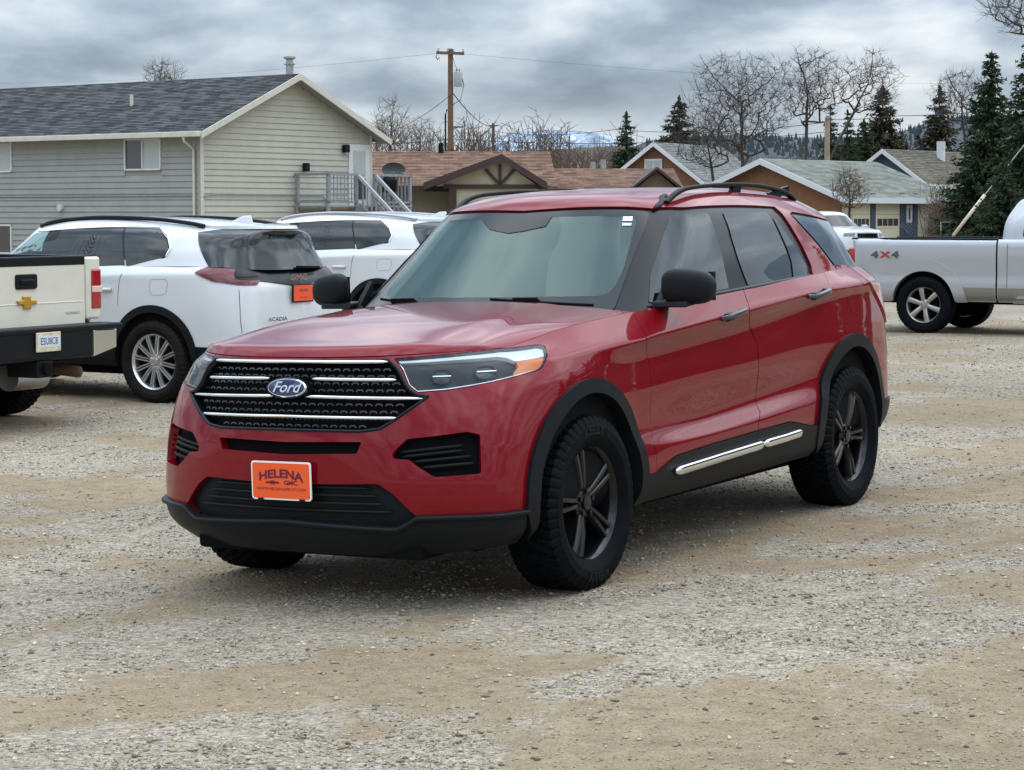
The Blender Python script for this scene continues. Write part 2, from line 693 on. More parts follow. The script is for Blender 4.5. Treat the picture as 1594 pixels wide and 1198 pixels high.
    def panel(s, name, outer, material, parent, holes=(), off=0.0, thick=0.012, step=0.03, mirror=False, gap=0.0, bstep=None, flat=0.0):
        outer = densify(outer, bstep or step * .7)
        if gap:
            outer = offset_poly(outer, gap)
        holes = [densify(h, bstep or step * .7) for h in holes]
        V2, F = cdt_fill(outer, holes, step)
        P, n = s.ev(V2)
        P = P + n * off
        if flat:                                     # panes bend less than the hull they sit on
            n = n * (1 - flat) + n.mean(0) * flat
            n /= np.linalg.norm(n, axis=1)[:, None]
        if s.sgn < 0:
            F = F[:, ::-1]
        verts, norms, faces = P, n, F
        if thick:
            cnt = {}
            for a, b, c in F:
                for e in ((a, b), (b, c), (c, a)):
                    k = (min(e), max(e))
                    cnt[k] = None if k in cnt else e
            be = np.array([e for e in cnt.values() if e is not None], int)
            if len(be):
                A, B = P[be[:, 0]], P[be[:, 1]]
                sn = np.cross(B - A, n[be[:, 0]])
                sn /= np.linalg.norm(sn, axis=1)[:, None] + 1e-12
                # average the side normals at shared vertices
                vn = {}
                for (a, b), q in zip(be, sn):
                    vn[a] = vn.get(a, 0) + q
                    vn[b] = vn.get(b, 0) + q
                ids = list(vn)
                m = {a: i for i, a in enumerate(ids)}
                base = len(P)
                top = P[ids]
                nn = np.array([vn[a] for a in ids]); nn /= np.linalg.norm(nn, axis=1)[:, None] + 1e-12
                bot = top - n[ids] * thick
                verts = np.concatenate([P, top, bot]); norms = np.concatenate([n, nn, nn])
                K = len(ids)
                sk = [(base + m[b], base + m[a], base + K + m[a], base + K + m[b]) for a, b in be]
                faces = [tuple(f) for f in F] + sk
        res = []
        if not (mirror == 'only'):
            res.append(mesh_obj(name, verts, faces, material, parent, True, norms))
        if mirror:
            mv = verts * np.array([1, -1, 1]); mn = norms * np.array([1, -1, 1])
            res.append(mesh_obj(name, mv, [tuple(f)[::-1] for f in faces], material, parent, True, mn))
        return res if mirror else res[0]

    def skin(s, name, material, parent, off=0.0, sub=2, vmin=None, vmax=None):
        """the whole hull as one sheet, offset"""
        ii = np.arange(0, s.nu, sub)
        if ii[-1] != s.nu - 1: ii = np.append(ii, s.nu - 1)
        jj = np.arange(0, s.nv, sub)
        if jj[-1] != s.nv - 1: jj = np.append(jj, s.nv - 1)
        if vmax is not None: jj = jj[s.va[jj] <= vmax]
        P = s.G[np.ix_(ii, jj)] + s.Nn[np.ix_(ii, jj)] * off
        a, b = P.shape[:2]
        fs = [(i * b + j, (i + 1) * b + j, (i + 1) * b + j + 1, i * b + j + 1) for i in range(a - 1) for j in range(b - 1)]
        if s.sgn < 0:
            fs = [f[::-1] for f in fs]
        return mesh_obj(name, P.reshape(-1, 3), fs, material, parent, True, s.Nn[np.ix_(ii, jj)].reshape(-1, 3))

    def strip(s, name, uvs, width, height, material, parent, off=0.0, mirror=False, n=8, closed=False):
        """a bar of rounded section following uv points on the hull; width along the surface, height proud of it"""
        P, nn = s.ev(densify(uvs, 0.02) if closed else _dens_open(uvs, 0.02))
        m = len(P)
        vs = []
        for i in range(m):
            a = P[(i + 1) % m if closed else min(i + 1, m - 1)]; b = P[i - 1 if closed else max(i - 1, 0)]
            t = a - b; t /= np.linalg.norm(t) + 1e-9
            sd = np.cross(nn[i], t)
            e = 1.0
            if not closed:
                k = min(i, m - 1 - i)
                e = [0.35, 0.75, 0.95][k] if k < 3 else 1.0
            for k in range(n):
                th = 2 * math.pi * (k + .5) / n
                ca, sa = math.cos(th), math.sin(th)
                ca, sa = math.copysign(abs(ca) ** .6, ca), math.copysign(abs(sa) ** .6, sa)
                vs.append(P[i] + nn[i] * off + sd * ca * width * e * .5 + nn[i] * sa * height * e * .5)
        fs = []
        for i in range(m if closed else m - 1):
            i2 = (i + 1) % m
            for k in range(n):
                k2 = (k + 1) % n
                fs.append((i * n + k, i2 * n + k, i2 * n + k2, i * n + k2))
        if not closed:
            fs += [tuple(range(n)), tuple((m - 1) * n + k for k in reversed(range(n)))]
        vs = np.array(vs)
        out = []
        mbx = MB().add(vs, fs)
        out.append(mbx.obj(name, material, parent, smooth=True))
        if mirror:
            mby = MB().add(vs * np.array([1, -1, 1]), fs)
            out.append(mby.obj(name, material, parent, smooth=True))
        return out if mirror else out[0]


def _dens_open(pts, step):
    out = []
    for a, b in zip(pts[:-1], pts[1:]):
        a, b = np.array(a), np.array(b)
        k = max(1, int(math.ceil(np.linalg.norm(b - a) / step)))
        out += [a + (b - a) * j / k for j in range(k)]
    out.append(np.array(pts[-1]))
    return np.array(out)


def mir(path):
    """mirror a half outline (from centre, round, back to centre) into a closed symmetric outline"""
    a = [np.array(p, float) for p in path]
    b = [np.array([-p[0], p[1]]) for p in reversed(a)]
    if abs(a[0][0]) < 1e-6:
        b = b[:-1]
    if abs(a[-1][0]) < 1e-6:
        b = b[1:]
    return a + b
# ------------------------------------------------------------ wheels (axle along y, outer face at +y)
def tyre_mesh(R, W, rimR, lug=0.009, n=208, blocky=True, seed=1):
    rnd = random.Random(seed)
    hw = W / 2
    # half profile from inner bead over the tread to the outer bead: (radius, y, is_tread)
    sw = [(rimR - .002, -hw * .80), (rimR + .012, -hw * .90), (rimR + (R - rimR) * .35, -hw * 1.03), (rimR + (R - rimR) * .62, -hw * 1.04),
          (R - .034, -hw * .985), (R - .016, -hw * .93)]
    tread = []
    rows = [-0.86, -.60, -.56, -.30, -.26, -.02, .02, .26, .30, .56, .60, .86]
    for q in rows:
        tread.append((R - 0.004 * abs(q) ** 2 / .74, q * hw))
    prof = [(r, y, -1) for r, y in sw] + [(r, y, i) for i, (r, y) in enumerate(tread)] + [(r, -y, -1) for r, y in reversed(sw)]
    m = len(prof)
    vs = []
    for k in range(n):
        a = 2 * math.pi * k / n
        for idx, (r, y, t) in enumerate(prof):
            rr = r
            yy = y
            if t >= 0:
                row = t // 2
                ph = (k + row * 2) % 4
                edge = row in (0, 5)
                if ph == 0 or (blocky and not edge and (k + row) % 8 == 3):
                    rr -= lug
                if not edge:
                    yy += 0.004 * (1 if ph < 2 else -1)
            elif abs(y) > hw * .92 and r > R - .04:          # shoulder scallops
                ph = (k + (0 if y < 0 else 10)) % 4
                if ph == 0:
                    rr -= lug * .8
                    yy *= .985
            vs.append((rr * math.cos(a), yy, rr * math.sin(a)))
    fs = []
    for k in range(n):
        k2 = (k + 1) % n
        for i in range(m - 1):
            fs.append((k * m + i, k * m + i + 1, k2 * m + i + 1, k2 * m + i))
    # circumferential grooves: sink strips between tread rows
    for k in range(n):
        for i in range(6 + 1, 6 + 11, 2):
            pass
    return vs, fs


def spoke(mb, a, r0, r1, w0, w1, y0, y1, dep, bend=0.0):
    """one spoke at angle a from radius r0 to r1; w half widths; y outer face"""
    ca, sa = math.cos(a), math.sin(a)
    er, et = np.array([ca, 0, sa]), np.array([-sa, 0, ca])
    sec = []
    ns = 5
    for i in range(ns):
        t = i / (ns - 1)
        r = r0 + (r1 - r0) * t
        wv = w0 + (w1 - w0) * t
        y = y0 + (y1 - y0) * t + 0.006 * math.sin(math.pi * t)
        o = er * r + et * bend * t
        sec.append([o + et * wv * 1.25 + np.array([0, y - dep, 0]), o + et * wv + np.array([0, y - .007, 0]), o + et * wv * .55 + np.array([0, y, 0]),
                    o - et * wv * .55 + np.array([0, y, 0]), o - et * wv + np.array([0, y - .007, 0]), o - et * wv * 1.25 + np.array([0, y - dep, 0])])
    vs = [q for s_ in sec for q in s_]
    fs = []
    for i in range(ns - 1):
        for k in range(6):
            k2 = (k + 1) % 6
            fs.append((i * 6 + k, i * 6 + k2, (i + 1) * 6 + k2, (i + 1) * 6 + k))
    fs += [tuple(range(6)), tuple((ns - 1) * 6 + k for k in reversed(range(6)))]
    mb.add(vs, fs)


def make_wheel(parent, R, W, rimR, style, rim_m, seed=1, lug=.009, tyre_m=None):
    """returns the wheel part (rim mesh) with tyre, brake disc and hub cap as sub-parts, at the origin"""
    hw = W / 2
    mb = MB()
    f = hw * .80
    # barrel and lip
    mb.lathe([(rimR * .93, -hw * .85), (rimR * .90, -hw * .2), (rimR * .90, f - .03), (rimR * .945, f - .008), (rimR * .985, f + .002), (rimR * 1.0, f - .004), (rimR * 1.0, f - .02)], 64)
    y = f - .015
    if style == 'five_double':
        for k in range(5):
            a = math.pi / 2 + 2 * math.pi * k / 5
            for sg in (-1, 1):
                spoke(mb, a + sg * .20, .045, rimR * .95, .013, .0145, y - .012, y + .004, .03, bend=-sg * .022)
    elif style == 'multi':
        for k in range(12):
            a = 2 * math.pi * k / 12
            for sg in (-1, 1):
                spoke(mb, a + sg * .035, .05, rimR * .95, .0075, .0085, y - .01, y + .004, .03, bend=sg * .045)
    else:
        for k in range(6):
            spoke(mb, math.pi / 2 + 2 * math.pi * k / 6, .045, rimR * .95, .026, .036, y - .012, y + .002, .04)
    # hub and lug nuts
    mb.lathe([(.0, y - .05), (.078, y - .05), (.075, y - .022), (.062, y - .012), (.035, y - .010), (.033, y + .002), (.0, y + .004)], 24)
    nl = 6 if style != 'five_double' else 5
    for k in range(nl):
        a = 2 * math.pi * (k + .5) / nl
        mb.lathe([(.0, y + .002), (.010, y + .002), (.011, y - .02)], 8, c=(.056 * math.cos(a), 0, .056 * math.sin(a)))
    rim = mb.obj('wheel', rim_m, parent, autosm=.6)
    vs, fs = tyre_mesh(R, W, rimR, lug, seed=seed)
    ty = MB().add(vs, fs).obj('tyre', tyre_m or M_tyre, rim, autosm=.32)
    bd = MB().lathe([(.0, -.02), (rimR * .72, -.02), (rimR * .72, .0), (.0, .0)], 32).obj('brake_disc', M_dark, rim)
    inner = MB().lathe([(.0, -hw * .7), (rimR * .92, -hw * .7), (rimR * .92, -hw * .66), (.0, -hw * .66)], 32).obj('wheel_back', M_dark, rim)
    return rim


def put_wheel(w, x, y, z, right=False, roll=0.0):
    w.location = (x, y, z)
    w.rotation_euler = (0, roll, math.pi if right else 0)
    return w
# ------------------------------------------------------------ lot surface height: level, with a slight fall under the red car
CAR_O = np.array([-0.4642, 10.3035])
CAR_TH, CAR_PHI, CAR_CP = 0.5405, 0.0261, -0.0122


def car_axes(th, phi=0.0, cp=0.0):
    fw = np.array([-math.sin(th), -math.cos(th), 0]); lf = np.array([math.cos(th), -math.sin(th), 0]); up = np.array([0, 0, 1.])
    lf, up = lf * math.cos(phi) + up * math.sin(phi), up * math.cos(phi) - lf * math.sin(phi)
    fw, up = fw * math.cos(cp) + up * math.sin(cp), up * math.cos(cp) - fw * math.sin(cp)
    return fw, lf, up


def car_matrix(o, th, phi=0.0, cp=0.0, z=0.0):
    fw, lf, up = car_axes(th, phi, cp)
    return Matrix(((fw[0], lf[0], up[0], o[0]), (fw[1], lf[1], up[1], o[1]), (fw[2], lf[2], up[2], z), (0, 0, 0, 1)))


_fw, _lf, _up = car_axes(CAR_TH, CAR_PHI, CAR_CP)
_cc = CAR_O - 1.5 * _fw[:2]


def ground_z(x, y):
    x, y = np.asarray(x, float), np.asarray(y, float)
    dx, dy = x - CAR_O[0], y - CAR_O[1]
    plane = -(_up[0] * dx + _up[1] * dy) / _up[2]
    r = np.hypot(x - _cc[0], y - _cc[1])
    wgt = np.clip((6.5 - r) / 3.6, 0, 1)
    wgt = wgt * wgt * (3 - 2 * wgt)
    und = 0.012 * np.sin(x * .9 + .4 * y) * np.sin(y * .55 + 1.0) + .02 * np.sin(x * .21 + 1.3) * np.sin(y * .17)
    s1 = np.clip((-x - .6) / 2.4, 0, 1); s1 = s1 * s1 * (3 - 2 * s1)
    s2 = np.clip((y - 11.0) / 5.0, 0, 1); s2 = s2 * s2 * (3 - 2 * s2)
    return plane * wgt + (und - .09 * s1 * s2) * (1 - wgt)
# ------------------------------------------------------------ ground: gravel lot out to the horizon
def graded(lo, hi, a, b, fine, grow=1.25):
    """coordinates with spacing `fine` in [a, b] growing outwards to [lo, hi]"""
    mid = list(np.arange(a, b + fine * .5, fine))
    s = fine; x = b; R_ = []
    while x < hi:
        s *= grow; x = min(hi, x + s); R_.append(x)
    s = fine; x = a; L_ = []
    while x > lo:
        s *= grow; x = max(lo, x - s); L_.append(x)
    return np.array(L_[::-1] + mid + R_)


def vnoise(x, y, sc, seed=0):
    """cheap smooth value noise"""
    x, y = x / sc, y / sc
    xi, yi = np.floor(x).astype(int), np.floor(y).astype(int)
    fx, fy = x - xi, y - yi
    fx, fy = fx * fx * (3 - 2 * fx), fy * fy * (3 - 2 * fy)
    def h(a, b):
        n = (a * 374761393 + b * 668265263 + seed * 974711) & 0x7fffffff
        n = ((n ^ (n >> 13)) * 1274126177) & 0x7fffffff
        return ((n ^ (n >> 16)) & 0xffff) / 65535.0
    return (h(xi, yi) * (1 - fx) + h(xi + 1, yi) * fx) * (1 - fy) + (h(xi, yi + 1) * (1 - fx) + h(xi + 1, yi + 1) * fx) * fy


def dirt_mask(x, y):
    """1 on bare packed dirt, 0 on loose gravel; streaks run along the lane"""
    u = x * .93 + y * .37
    v = -x * .37 + y * .93
    m = .50 * vnoise(u / 1.7, v, .85, 3) + .30 * vnoise(u / 1.25, v, .36, 5) + .20 * vnoise(u, v, .13, 8)
    return np.clip((m - .41) / .18, 0, 1)


def ground_mat():
    m = bpy.data.materials.new('gravel_ground')
    m.use_nodes = True
    t = m.node_tree
    L = t.links.new
    b = t.nodes['Principled BSDF']
    b.inputs['Roughness'].default_value = .92
    b.inputs['Specular IOR Level'].default_value = .25
    tc = N(t, 'ShaderNodeTexCoord')
    at = N(t, 'ShaderNodeAttribute'); at.attribute_name = 'dirt'
    fine = N(t, 'ShaderNodeTexNoise'); fine.inputs['Scale'].default_value = 9; fine.inputs['Detail'].default_value = 8; fine.inputs['Roughness'].default_value = .7
    L(tc.outputs['Object'], fine.inputs['Vector'])
    vor = N(t, 'ShaderNodeTexVoronoi'); vor.inputs['Scale'].default_value = 62; vor.inputs['Randomness'].default_value = 1
    mpv = N(t, 'ShaderNodeMapping'); mpv.inputs['Scale'].default_value = (.8, 1, 1)
    L(tc.outputs['Object'], mpv.inputs[0]); L(mpv.outputs[0], vor.inputs['Vector'])
    vor2 = N(t, 'ShaderNodeTexVoronoi'); vor2.inputs['Scale'].default_value = 130
    L(tc.outputs['Object'], vor2.inputs['Vector'])
    # stones: random grey-tan per cell
    sepc = N(t, 'ShaderNodeSeparateColor'); L(vor.outputs['Color'], sepc.inputs[0])
    stone = ramp(t, [(0, (.10, .08, .06)), (.35, (.275, .23, .172)), (.7, (.385, .328, .252)), (1, (.60, .535, .44))], sepc.outputs[0])
    sepd = N(t, 'ShaderNodeSeparateColor'); L(vor2.outputs['Color'], sepd.inputs[0])
    grit = ramp(t, [(0, (.15, .12, .085)), (.6, (.34, .288, .215)), (1, (.52, .455, .36))], sepd.outputs[0])
    mx0 = N(t, 'ShaderNodeMix', data_type='RGBA'); mx0.inputs['Factor'].default_value = .5
    L(stone.outputs[0], mx0.inputs[6]); L(grit.outputs[0], mx0.inputs[7])
    dirt = ramp(t, [(.25, (.20, .14, .08)), (.5, (.29, .215, .13)), (.75, (.38, .30, .195))], fine.outputs['Fac'])
    # fine grit keeps the packed dirt from looking smooth
    vor3 = N(t, 'ShaderNodeTexVoronoi'); vor3.inputs['Scale'].default_value = 190
    L(tc.outputs['Object'], vor3.inputs['Vector'])
    sepe = N(t, 'ShaderNodeSeparateColor'); L(vor3.outputs['Color'], sepe.inputs[0])
    gmul = ramp(t, [(0, .60), (.5, .95), (1, 1.30)], sepe.outputs[0])
    dmul = N(t, 'ShaderNodeMix', data_type='RGBA', blend_type='MULTIPLY'); dmul.inputs['Factor'].default_value = .75
    L(dirt.outputs[0], dmul.inputs[6]); L(gmul.outputs[0], dmul.inputs[7])
    # blend by the wear mask broken up with noise
    br = N(t, 'ShaderNodeMath', op='ADD'); 
    fs = N(t, 'ShaderNodeMath', op='MULTIPLY_ADD', vals={1: .9, 2: -.45}); L(fine.outputs['Fac'], fs.inputs[0])
    L(at.outputs['Fac'], br.inputs[0]); L(fs.outputs[0], br.inputs[1])
    cl = ramp(t, [(.25, 0.0), (.75, .86)], br.outputs[0])
    mx = N(t, 'ShaderNodeMix', data_type='RGBA')
    L(cl.outputs[0], mx.inputs['Factor']); L(mx0.outputs[2], mx.inputs[6]); L(dmul.outputs[2], mx.inputs[7])
    # broad tone variation
    big = N(t, 'ShaderNodeTexNoise'); big.inputs['Scale'].default_value = .35; big.inputs['Detail'].default_value = 5
    L(tc.outputs['Object'], big.inputs['Vector'])
    bt_ = ramp(t, [(.3, .72), (.7, 1.05)], big.outputs['Fac'])
    mul = N(t, 'ShaderNodeMix', data_type='RGBA', blend_type='MULTIPLY'); mul.inputs['Factor'].default_value = 1
    L(mx.outputs[2], mul.inputs[6]); L(bt_.outputs[0], mul.inputs[7])
    L(mul.outputs[2], b.inputs['Base Color'])
    bp = N(t, 'ShaderNodeBump'); bp.inputs['Distance'].default_value = .012; bp.inputs['Strength'].default_value = .75
    inv = N(t, 'ShaderNodeMath', op='MULTIPLY_ADD', vals={1: -1.0, 2: 1.0}); L(vor.outputs['Distance'], inv.inputs[0])
    L(inv.outputs[0], bp.inputs['Height'])
    L(bp.outputs[0], b.inputs['Normal'])
    return m


def build_ground():
    gx = graded(-9000, 9000, -9.5, 9.5, .09, 1.22)
    gy = graded(-3000, 9500, 5.0, 30.0, .09, 1.22)
    X, Y = np.meshgrid(gx, gy, indexing='ij')
    Z = ground_z(X, Y)
    near = (np.abs(X) < 12) & (Y > 3) & (Y < 34)
    D = dirt_mask(X, Y)
    Z = Z + np.where(near, (vnoise(X, Y, .35, 21) - .5) * .018 + (vnoise(X, Y, .12, 22) - .5) * .009 * (1 - D), 0)
    far = np.clip((np.hypot(X, Y) - 40) / 60, 0, 1)
    Z = Z * (1 - far)
    a, b = len(gx), len(gy)
    me = bpy.data.meshes.new('ground')
    V = np.stack([X, Y, Z], 2).reshape(-1, 3)
    i, j = np.meshgrid(np.arange(a - 1), np.arange(b - 1), indexing='ij')
    i, j = i.ravel(), j.ravel()
    Fq = np.stack([i * b + j, (i + 1) * b + j, (i + 1) * b + j + 1, i * b + j + 1], 1)
    np_mesh(me, V, Fq)
    me.polygons.foreach_set('use_smooth', [True] * len(me.polygons))
    at = me.attributes.new('dirt', 'FLOAT', 'POINT')
    at.data.foreach_set('value', D.reshape(-1).astype(np.float32))
    me.materials.append(ground_mat())
    o = link(bpy.data.objects.new('ground', me))
    o['kind'] = 'structure'
    o['label'] = 'tan dirt and grey gravel parking lot'
    return o


def np_mesh(me, V, F):
    n, k = F.shape
    me.vertices.add(len(V)); me.vertices.foreach_set('co', np.ascontiguousarray(V, np.float32).ravel())
    me.loops.add(n * k); me.loops.foreach_set('vertex_index', np.ascontiguousarray(F, np.int32).ravel())
    me.polygons.add(n); me.polygons.foreach_set('loop_start', np.arange(0, n * k, k, dtype=np.int32))
    me.update(calc_edges=True)
    me.validate()


def build_pebbles(count=200000):
    # density falls with distance; stones spread a little beyond the view
    u = RNG.random(count * 3)
    Y = 5.0 * (36 / 5.0) ** u
    X = (RNG.random(count * 3) * 2 - 1) * (.27 * Y + 1.2)
    D = dirt_mask(X, Y)
    keep = RNG.random(count * 3) > D * .78
    X, Y = X[keep][:count], Y[keep][:count]
    n = len(X)
    size = .0018 + .0036 * RNG.random(n) ** 2 + .0085 * (RNG.random(n) ** 16)
    size *= 1 + np.clip((Y - 9) / 30, 0, .5)
    # octahedron pebbles, squashed and turned
    base = np.array([(1, 0, 0), (0, 1, 0), (-1, 0, 0), (0, -1, 0), (0, 0, 1), (0, 0, -1)], float)
    tri = np.array([(0, 1, 4), (1, 2, 4), (2, 3, 4), (3, 0, 4), (1, 0, 5), (2, 1, 5), (3, 2, 5), (0, 3, 5)])
    sc = np.stack([1 + .5 * RNG.random(n), .8 + .4 * RNG.random(n), .55 + .35 * RNG.random(n)], 1)
    P = base[None] * (1 + .35 * (RNG.random((n, 6, 1)) - .5)) * sc[:, None, :]
    P[:, :, :2] += .25 * (RNG.random((n, 6, 2)) - .5)
    a = RNG.random(n) * 2 * np.pi
    c, s = np.cos(a)[:, None], np.sin(a)[:, None]
    x, y = P[:, :, 0] * c - P[:, :, 1] * s, P[:, :, 0] * s + P[:, :, 1] * c
    P = np.stack([x, y, P[:, :, 2]], 2) * size[:, None, None]
    Z = ground_z(X, Y) + (vnoise(X, Y, .35, 21) - .5) * .018 + size * .28
    P += np.stack([X, Y, Z], 1)[:, None, :]
    me = bpy.data.meshes.new('gravel')
    F = (tri[None] + (np.arange(n) * 6)[:, None, None]).reshape(-1, 3)
    np_mesh(me, P.reshape(-1, 3), F)
    g = RNG.random(n)
    tone = np.where(g < .12, .12 + .08 * RNG.random(n), np.where(g < .82, .24 + .14 * RNG.random(n), .40 + .20 * RNG.random(n)))
    warm = .24 + RNG.random(n) * .28
    colr = np.stack([tone * (1 + .02), tone * (1 - warm * .4), tone * (1 - warm * 1.0), np.ones(n)], 1)
    at = me.attributes.new('tone', 'FLOAT_COLOR', 'POINT')
    at.data.foreach_set('color', np.repeat(colr, 6, 0).astype(np.float32).ravel())
    m = bpy.data.materials.new('pebble_stone'); m.use_nodes = True
    t = m.node_tree; b = t.nodes['Principled BSDF']; b.inputs['Roughness'].default_value = .88; b.inputs['Specular IOR Level'].default_value = .3
    an = N(t, 'ShaderNodeAttribute'); an.attribute_name = 'tone'
    t.links.new(an.outputs['Color'], b.inputs['Base Color'])
    me.materials.append(m)
    o = link(bpy.data.objects.new('gravel', me))
    tag(o, 'loose grey and tan gravel stones over the lot', 'gravel', kind='stuff')
    return o


build_ground()
build_pebbles()
# ------------------------------------------------------------ buildings
def shingle_mat(name, c1, c2, c3, bw=.30, rh=.14, mortar=(.02, .02, .02)):
    if name in MATS:
        return MATS[name]
    m = bpy.data.materials.new(name); m.use_nodes = True
    t = m.node_tree; L = t.links.new
    b = t.nodes['Principled BSDF']; b.inputs['Roughness'].default_value = .9; b.inputs['Specular IOR Level'].default_value = .2
    tc = N(t, 'ShaderNodeTexCoord')
    sp = N(t, 'ShaderNodeSeparateXYZ'); L(tc.outputs['Object'], sp.inputs[0])
    cb = N(t, 'ShaderNodeCombineXYZ')
    zs = N(t, 'ShaderNodeMath', op='MULTIPLY', vals={1: 2.4}); L(sp.outputs[2], zs.inputs[0])
    L(sp.outputs[1], cb.inputs[0]); L(zs.outputs[0], cb.inputs[1])
    br = N(t, 'ShaderNodeTexBrick')
    br.inputs['Scale'].default_value = 1; br.inputs['Brick Width'].default_value = bw; br.inputs['Row Height'].default_value = rh
    br.inputs['Mortar Size'].default_value = .006; br.inputs['Mortar'].default_value = (*mortar, 1)
    br.inputs['Color1'].default_value = (0, 0, 0, 1); br.inputs['Color2'].default_value = (1, 1, 1, 1)
    L(cb.outputs[0], br.inputs['Vector'])
    nz = N(t, 'ShaderNodeTexNoise'); nz.inputs['Scale'].default_value = 3.0; nz.inputs['Detail'].default_value = 8; nz.inputs['Roughness'].default_value = .75
    L(tc.outputs['Object'], nz.inputs['Vector'])
    ad = N(t, 'ShaderNodeMath', op='MULTIPLY_ADD', vals={1: .45, 2: .0}); L(br.outputs['Color'], ad.inputs[0])
    a2 = N(t, 'ShaderNodeMath', op='MULTIPLY_ADD', vals={1: .75}); L(nz.outputs['Fac'], a2.inputs[0]); L(ad.outputs[0], a2.inputs[2])
    r = ramp(t, [(.30, c1), (.52, c2), (.80, c3)], a2.outputs[0])
    L(r.outputs[0], b.inputs['Base Color'])
    MATS[name] = m
    return m


def roof_slab(name, W, Ln, he, rise, oe, og, material, parent, ridge=.5, thick=.10, course=.15, side='both'):
    """gable roof over x in [0,W], y in [0,Ln]; stepped courses; eaves overhang oe, gables og"""
    mb = MB()
    xr = W * ridge
    for sgn, run in ((-1, xr), (1, W - xr)):
        sl = rise / run
        xe = -oe if sgn < 0 else W + oe
        ze = he - sl * oe
        length = math.hypot(xr - xe, he + rise - ze)
        n = max(3, int(length / course))
        prof = []
        nx, nz_ = (-sl / math.hypot(1, sl) if sgn < 0 else sl / math.hypot(1, sl)), 1 / math.hypot(1, sl)
        for i in range(n):
            for tt, up in ((i / n, .020), ((i + 1) / n, .004)):
                x = xe + (xr - xe) * tt; z = ze + (he + rise - ze) * tt
                prof.append((x + nx * up, z + nz_ * up))
        bot = [(xr, he + rise - thick), (xe, ze - thick * .9)]
        poly = prof + bot
        mb.prism(poly, -og, Ln + og, 'xz')
    return mb.obj(name, material, parent)


def bldg_matrix(corner, ang):
    """local x runs along the gable wall (heading ang from +Y towards +X), y along the eave wall to its left"""
    g = (math.sin(ang), math.cos(ang)); w_ = (-math.cos(ang), math.sin(ang))
    return Matrix(((g[0], w_[0], 0, corner[0]), (g[1], w_[1], 0, corner[1]), (0, 0, 1, 0), (0, 0, 0, 1)))


def on_plane(M, px, py, axis, val=0.0):
    Mi = M.inverted()
    o = Mi @ Vector((0, 0, CAM_H)); d = Mi.to_3x3() @ px_dir(px, py)
    t = (val - o[axis]) / d[axis]
    return o + d * t


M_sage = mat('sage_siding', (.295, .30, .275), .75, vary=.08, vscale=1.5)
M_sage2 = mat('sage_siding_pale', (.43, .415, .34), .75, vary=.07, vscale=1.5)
M_trimw = mat('pale_trim_paint', (.55, .52, .44), .6, vary=.1, vscale=4)
M_soffit = mat('soffit_grey', (.26, .25, .22), .8)
M_winfr = mat('window_frame_white', (.62, .62, .58), .5)
M_pane_d = mat('window_dark', (.05, .05, .05), .06, 0, .8)
M_pane_l = mat('window_curtain_glass', (.38, .40, .38), .12, 0, .8)
M_greywood = mat('weathered_grey_wood', (.24, .25, .26), .85, vary=.2, vscale=6)
M_galv = mat('galvanised_metal', (.38, .38, .37), .45, .7, vary=.2, vscale=8)

# ---- split-level house with lap siding
HA = math.radians(37)
hc = ((316 - IW / 2) / FPX * 70.0, 70.0)
HM = bldg_matrix(hc, HA)
house = empty('house', 'two-level house with pale sage lap siding and dark grey shingle roof', 'house', matrix=HM)
HW, HL, HE, HR = 8.2, 19.0, 4.42, 1.80
pk = on_plane(HM, 476, 124, 1, -.45)
MB().prism([(0, 0), (HW, 0), (HW, HE), (HW / 2, HE + HR - .05), (0, HE)], .06, HL, 'xz').obj('wall', M_soffit, house)
ex = .192
sl = HR / (HW / 2)
nb = int((HE + HR) / ex)
shared = {}
wx0 = [on_plane(HM, x, 240, 0) for x in (195, 252)]
w_y = sorted((wx0[0].y, wx0[1].y)); w_z = (on_plane(HM, 222, 265, 0).z, on_plane(HM, 222, 215, 0).z)
w2_y = (on_plane(HM, 20, 240, 0).y, on_plane(HM, 20, 240, 0).y + 1.9); w2_z = (on_plane(HM, 10, 268, 0).z, on_plane(HM, 10, 219, 0).z)
w3_y = (on_plane(HM, 20, 360, 0).y, on_plane(HM, 20, 360, 0).y + 1.9); w3_z = (.30, on_plane(HM, 14, 349, 0).z)
d0, d1 = on_plane(HM, 546, 250, 1), on_plane(HM, 572, 250, 1)
door_x = (d0.x, d1.x); door_z = (1.93, on_plane(HM, 560, 229, 1).z)


def cut_spans(a, b, z0, z1, openings):
    spans = [(a, b)]
    for (o0, o1, q0, q1) in openings:
        if z1 > q0 + .02 and z0 < q1 - .02:
            ns = []
            for s0, s1 in spans:
                if o1 <= s0 or o0 >= s1:
                    ns.append((s0, s1)); continue
                if o0 > s0: ns.append((s0, o0))
                if o1 < s1: ns.append((o1, s1))
            spans = ns
    return spans


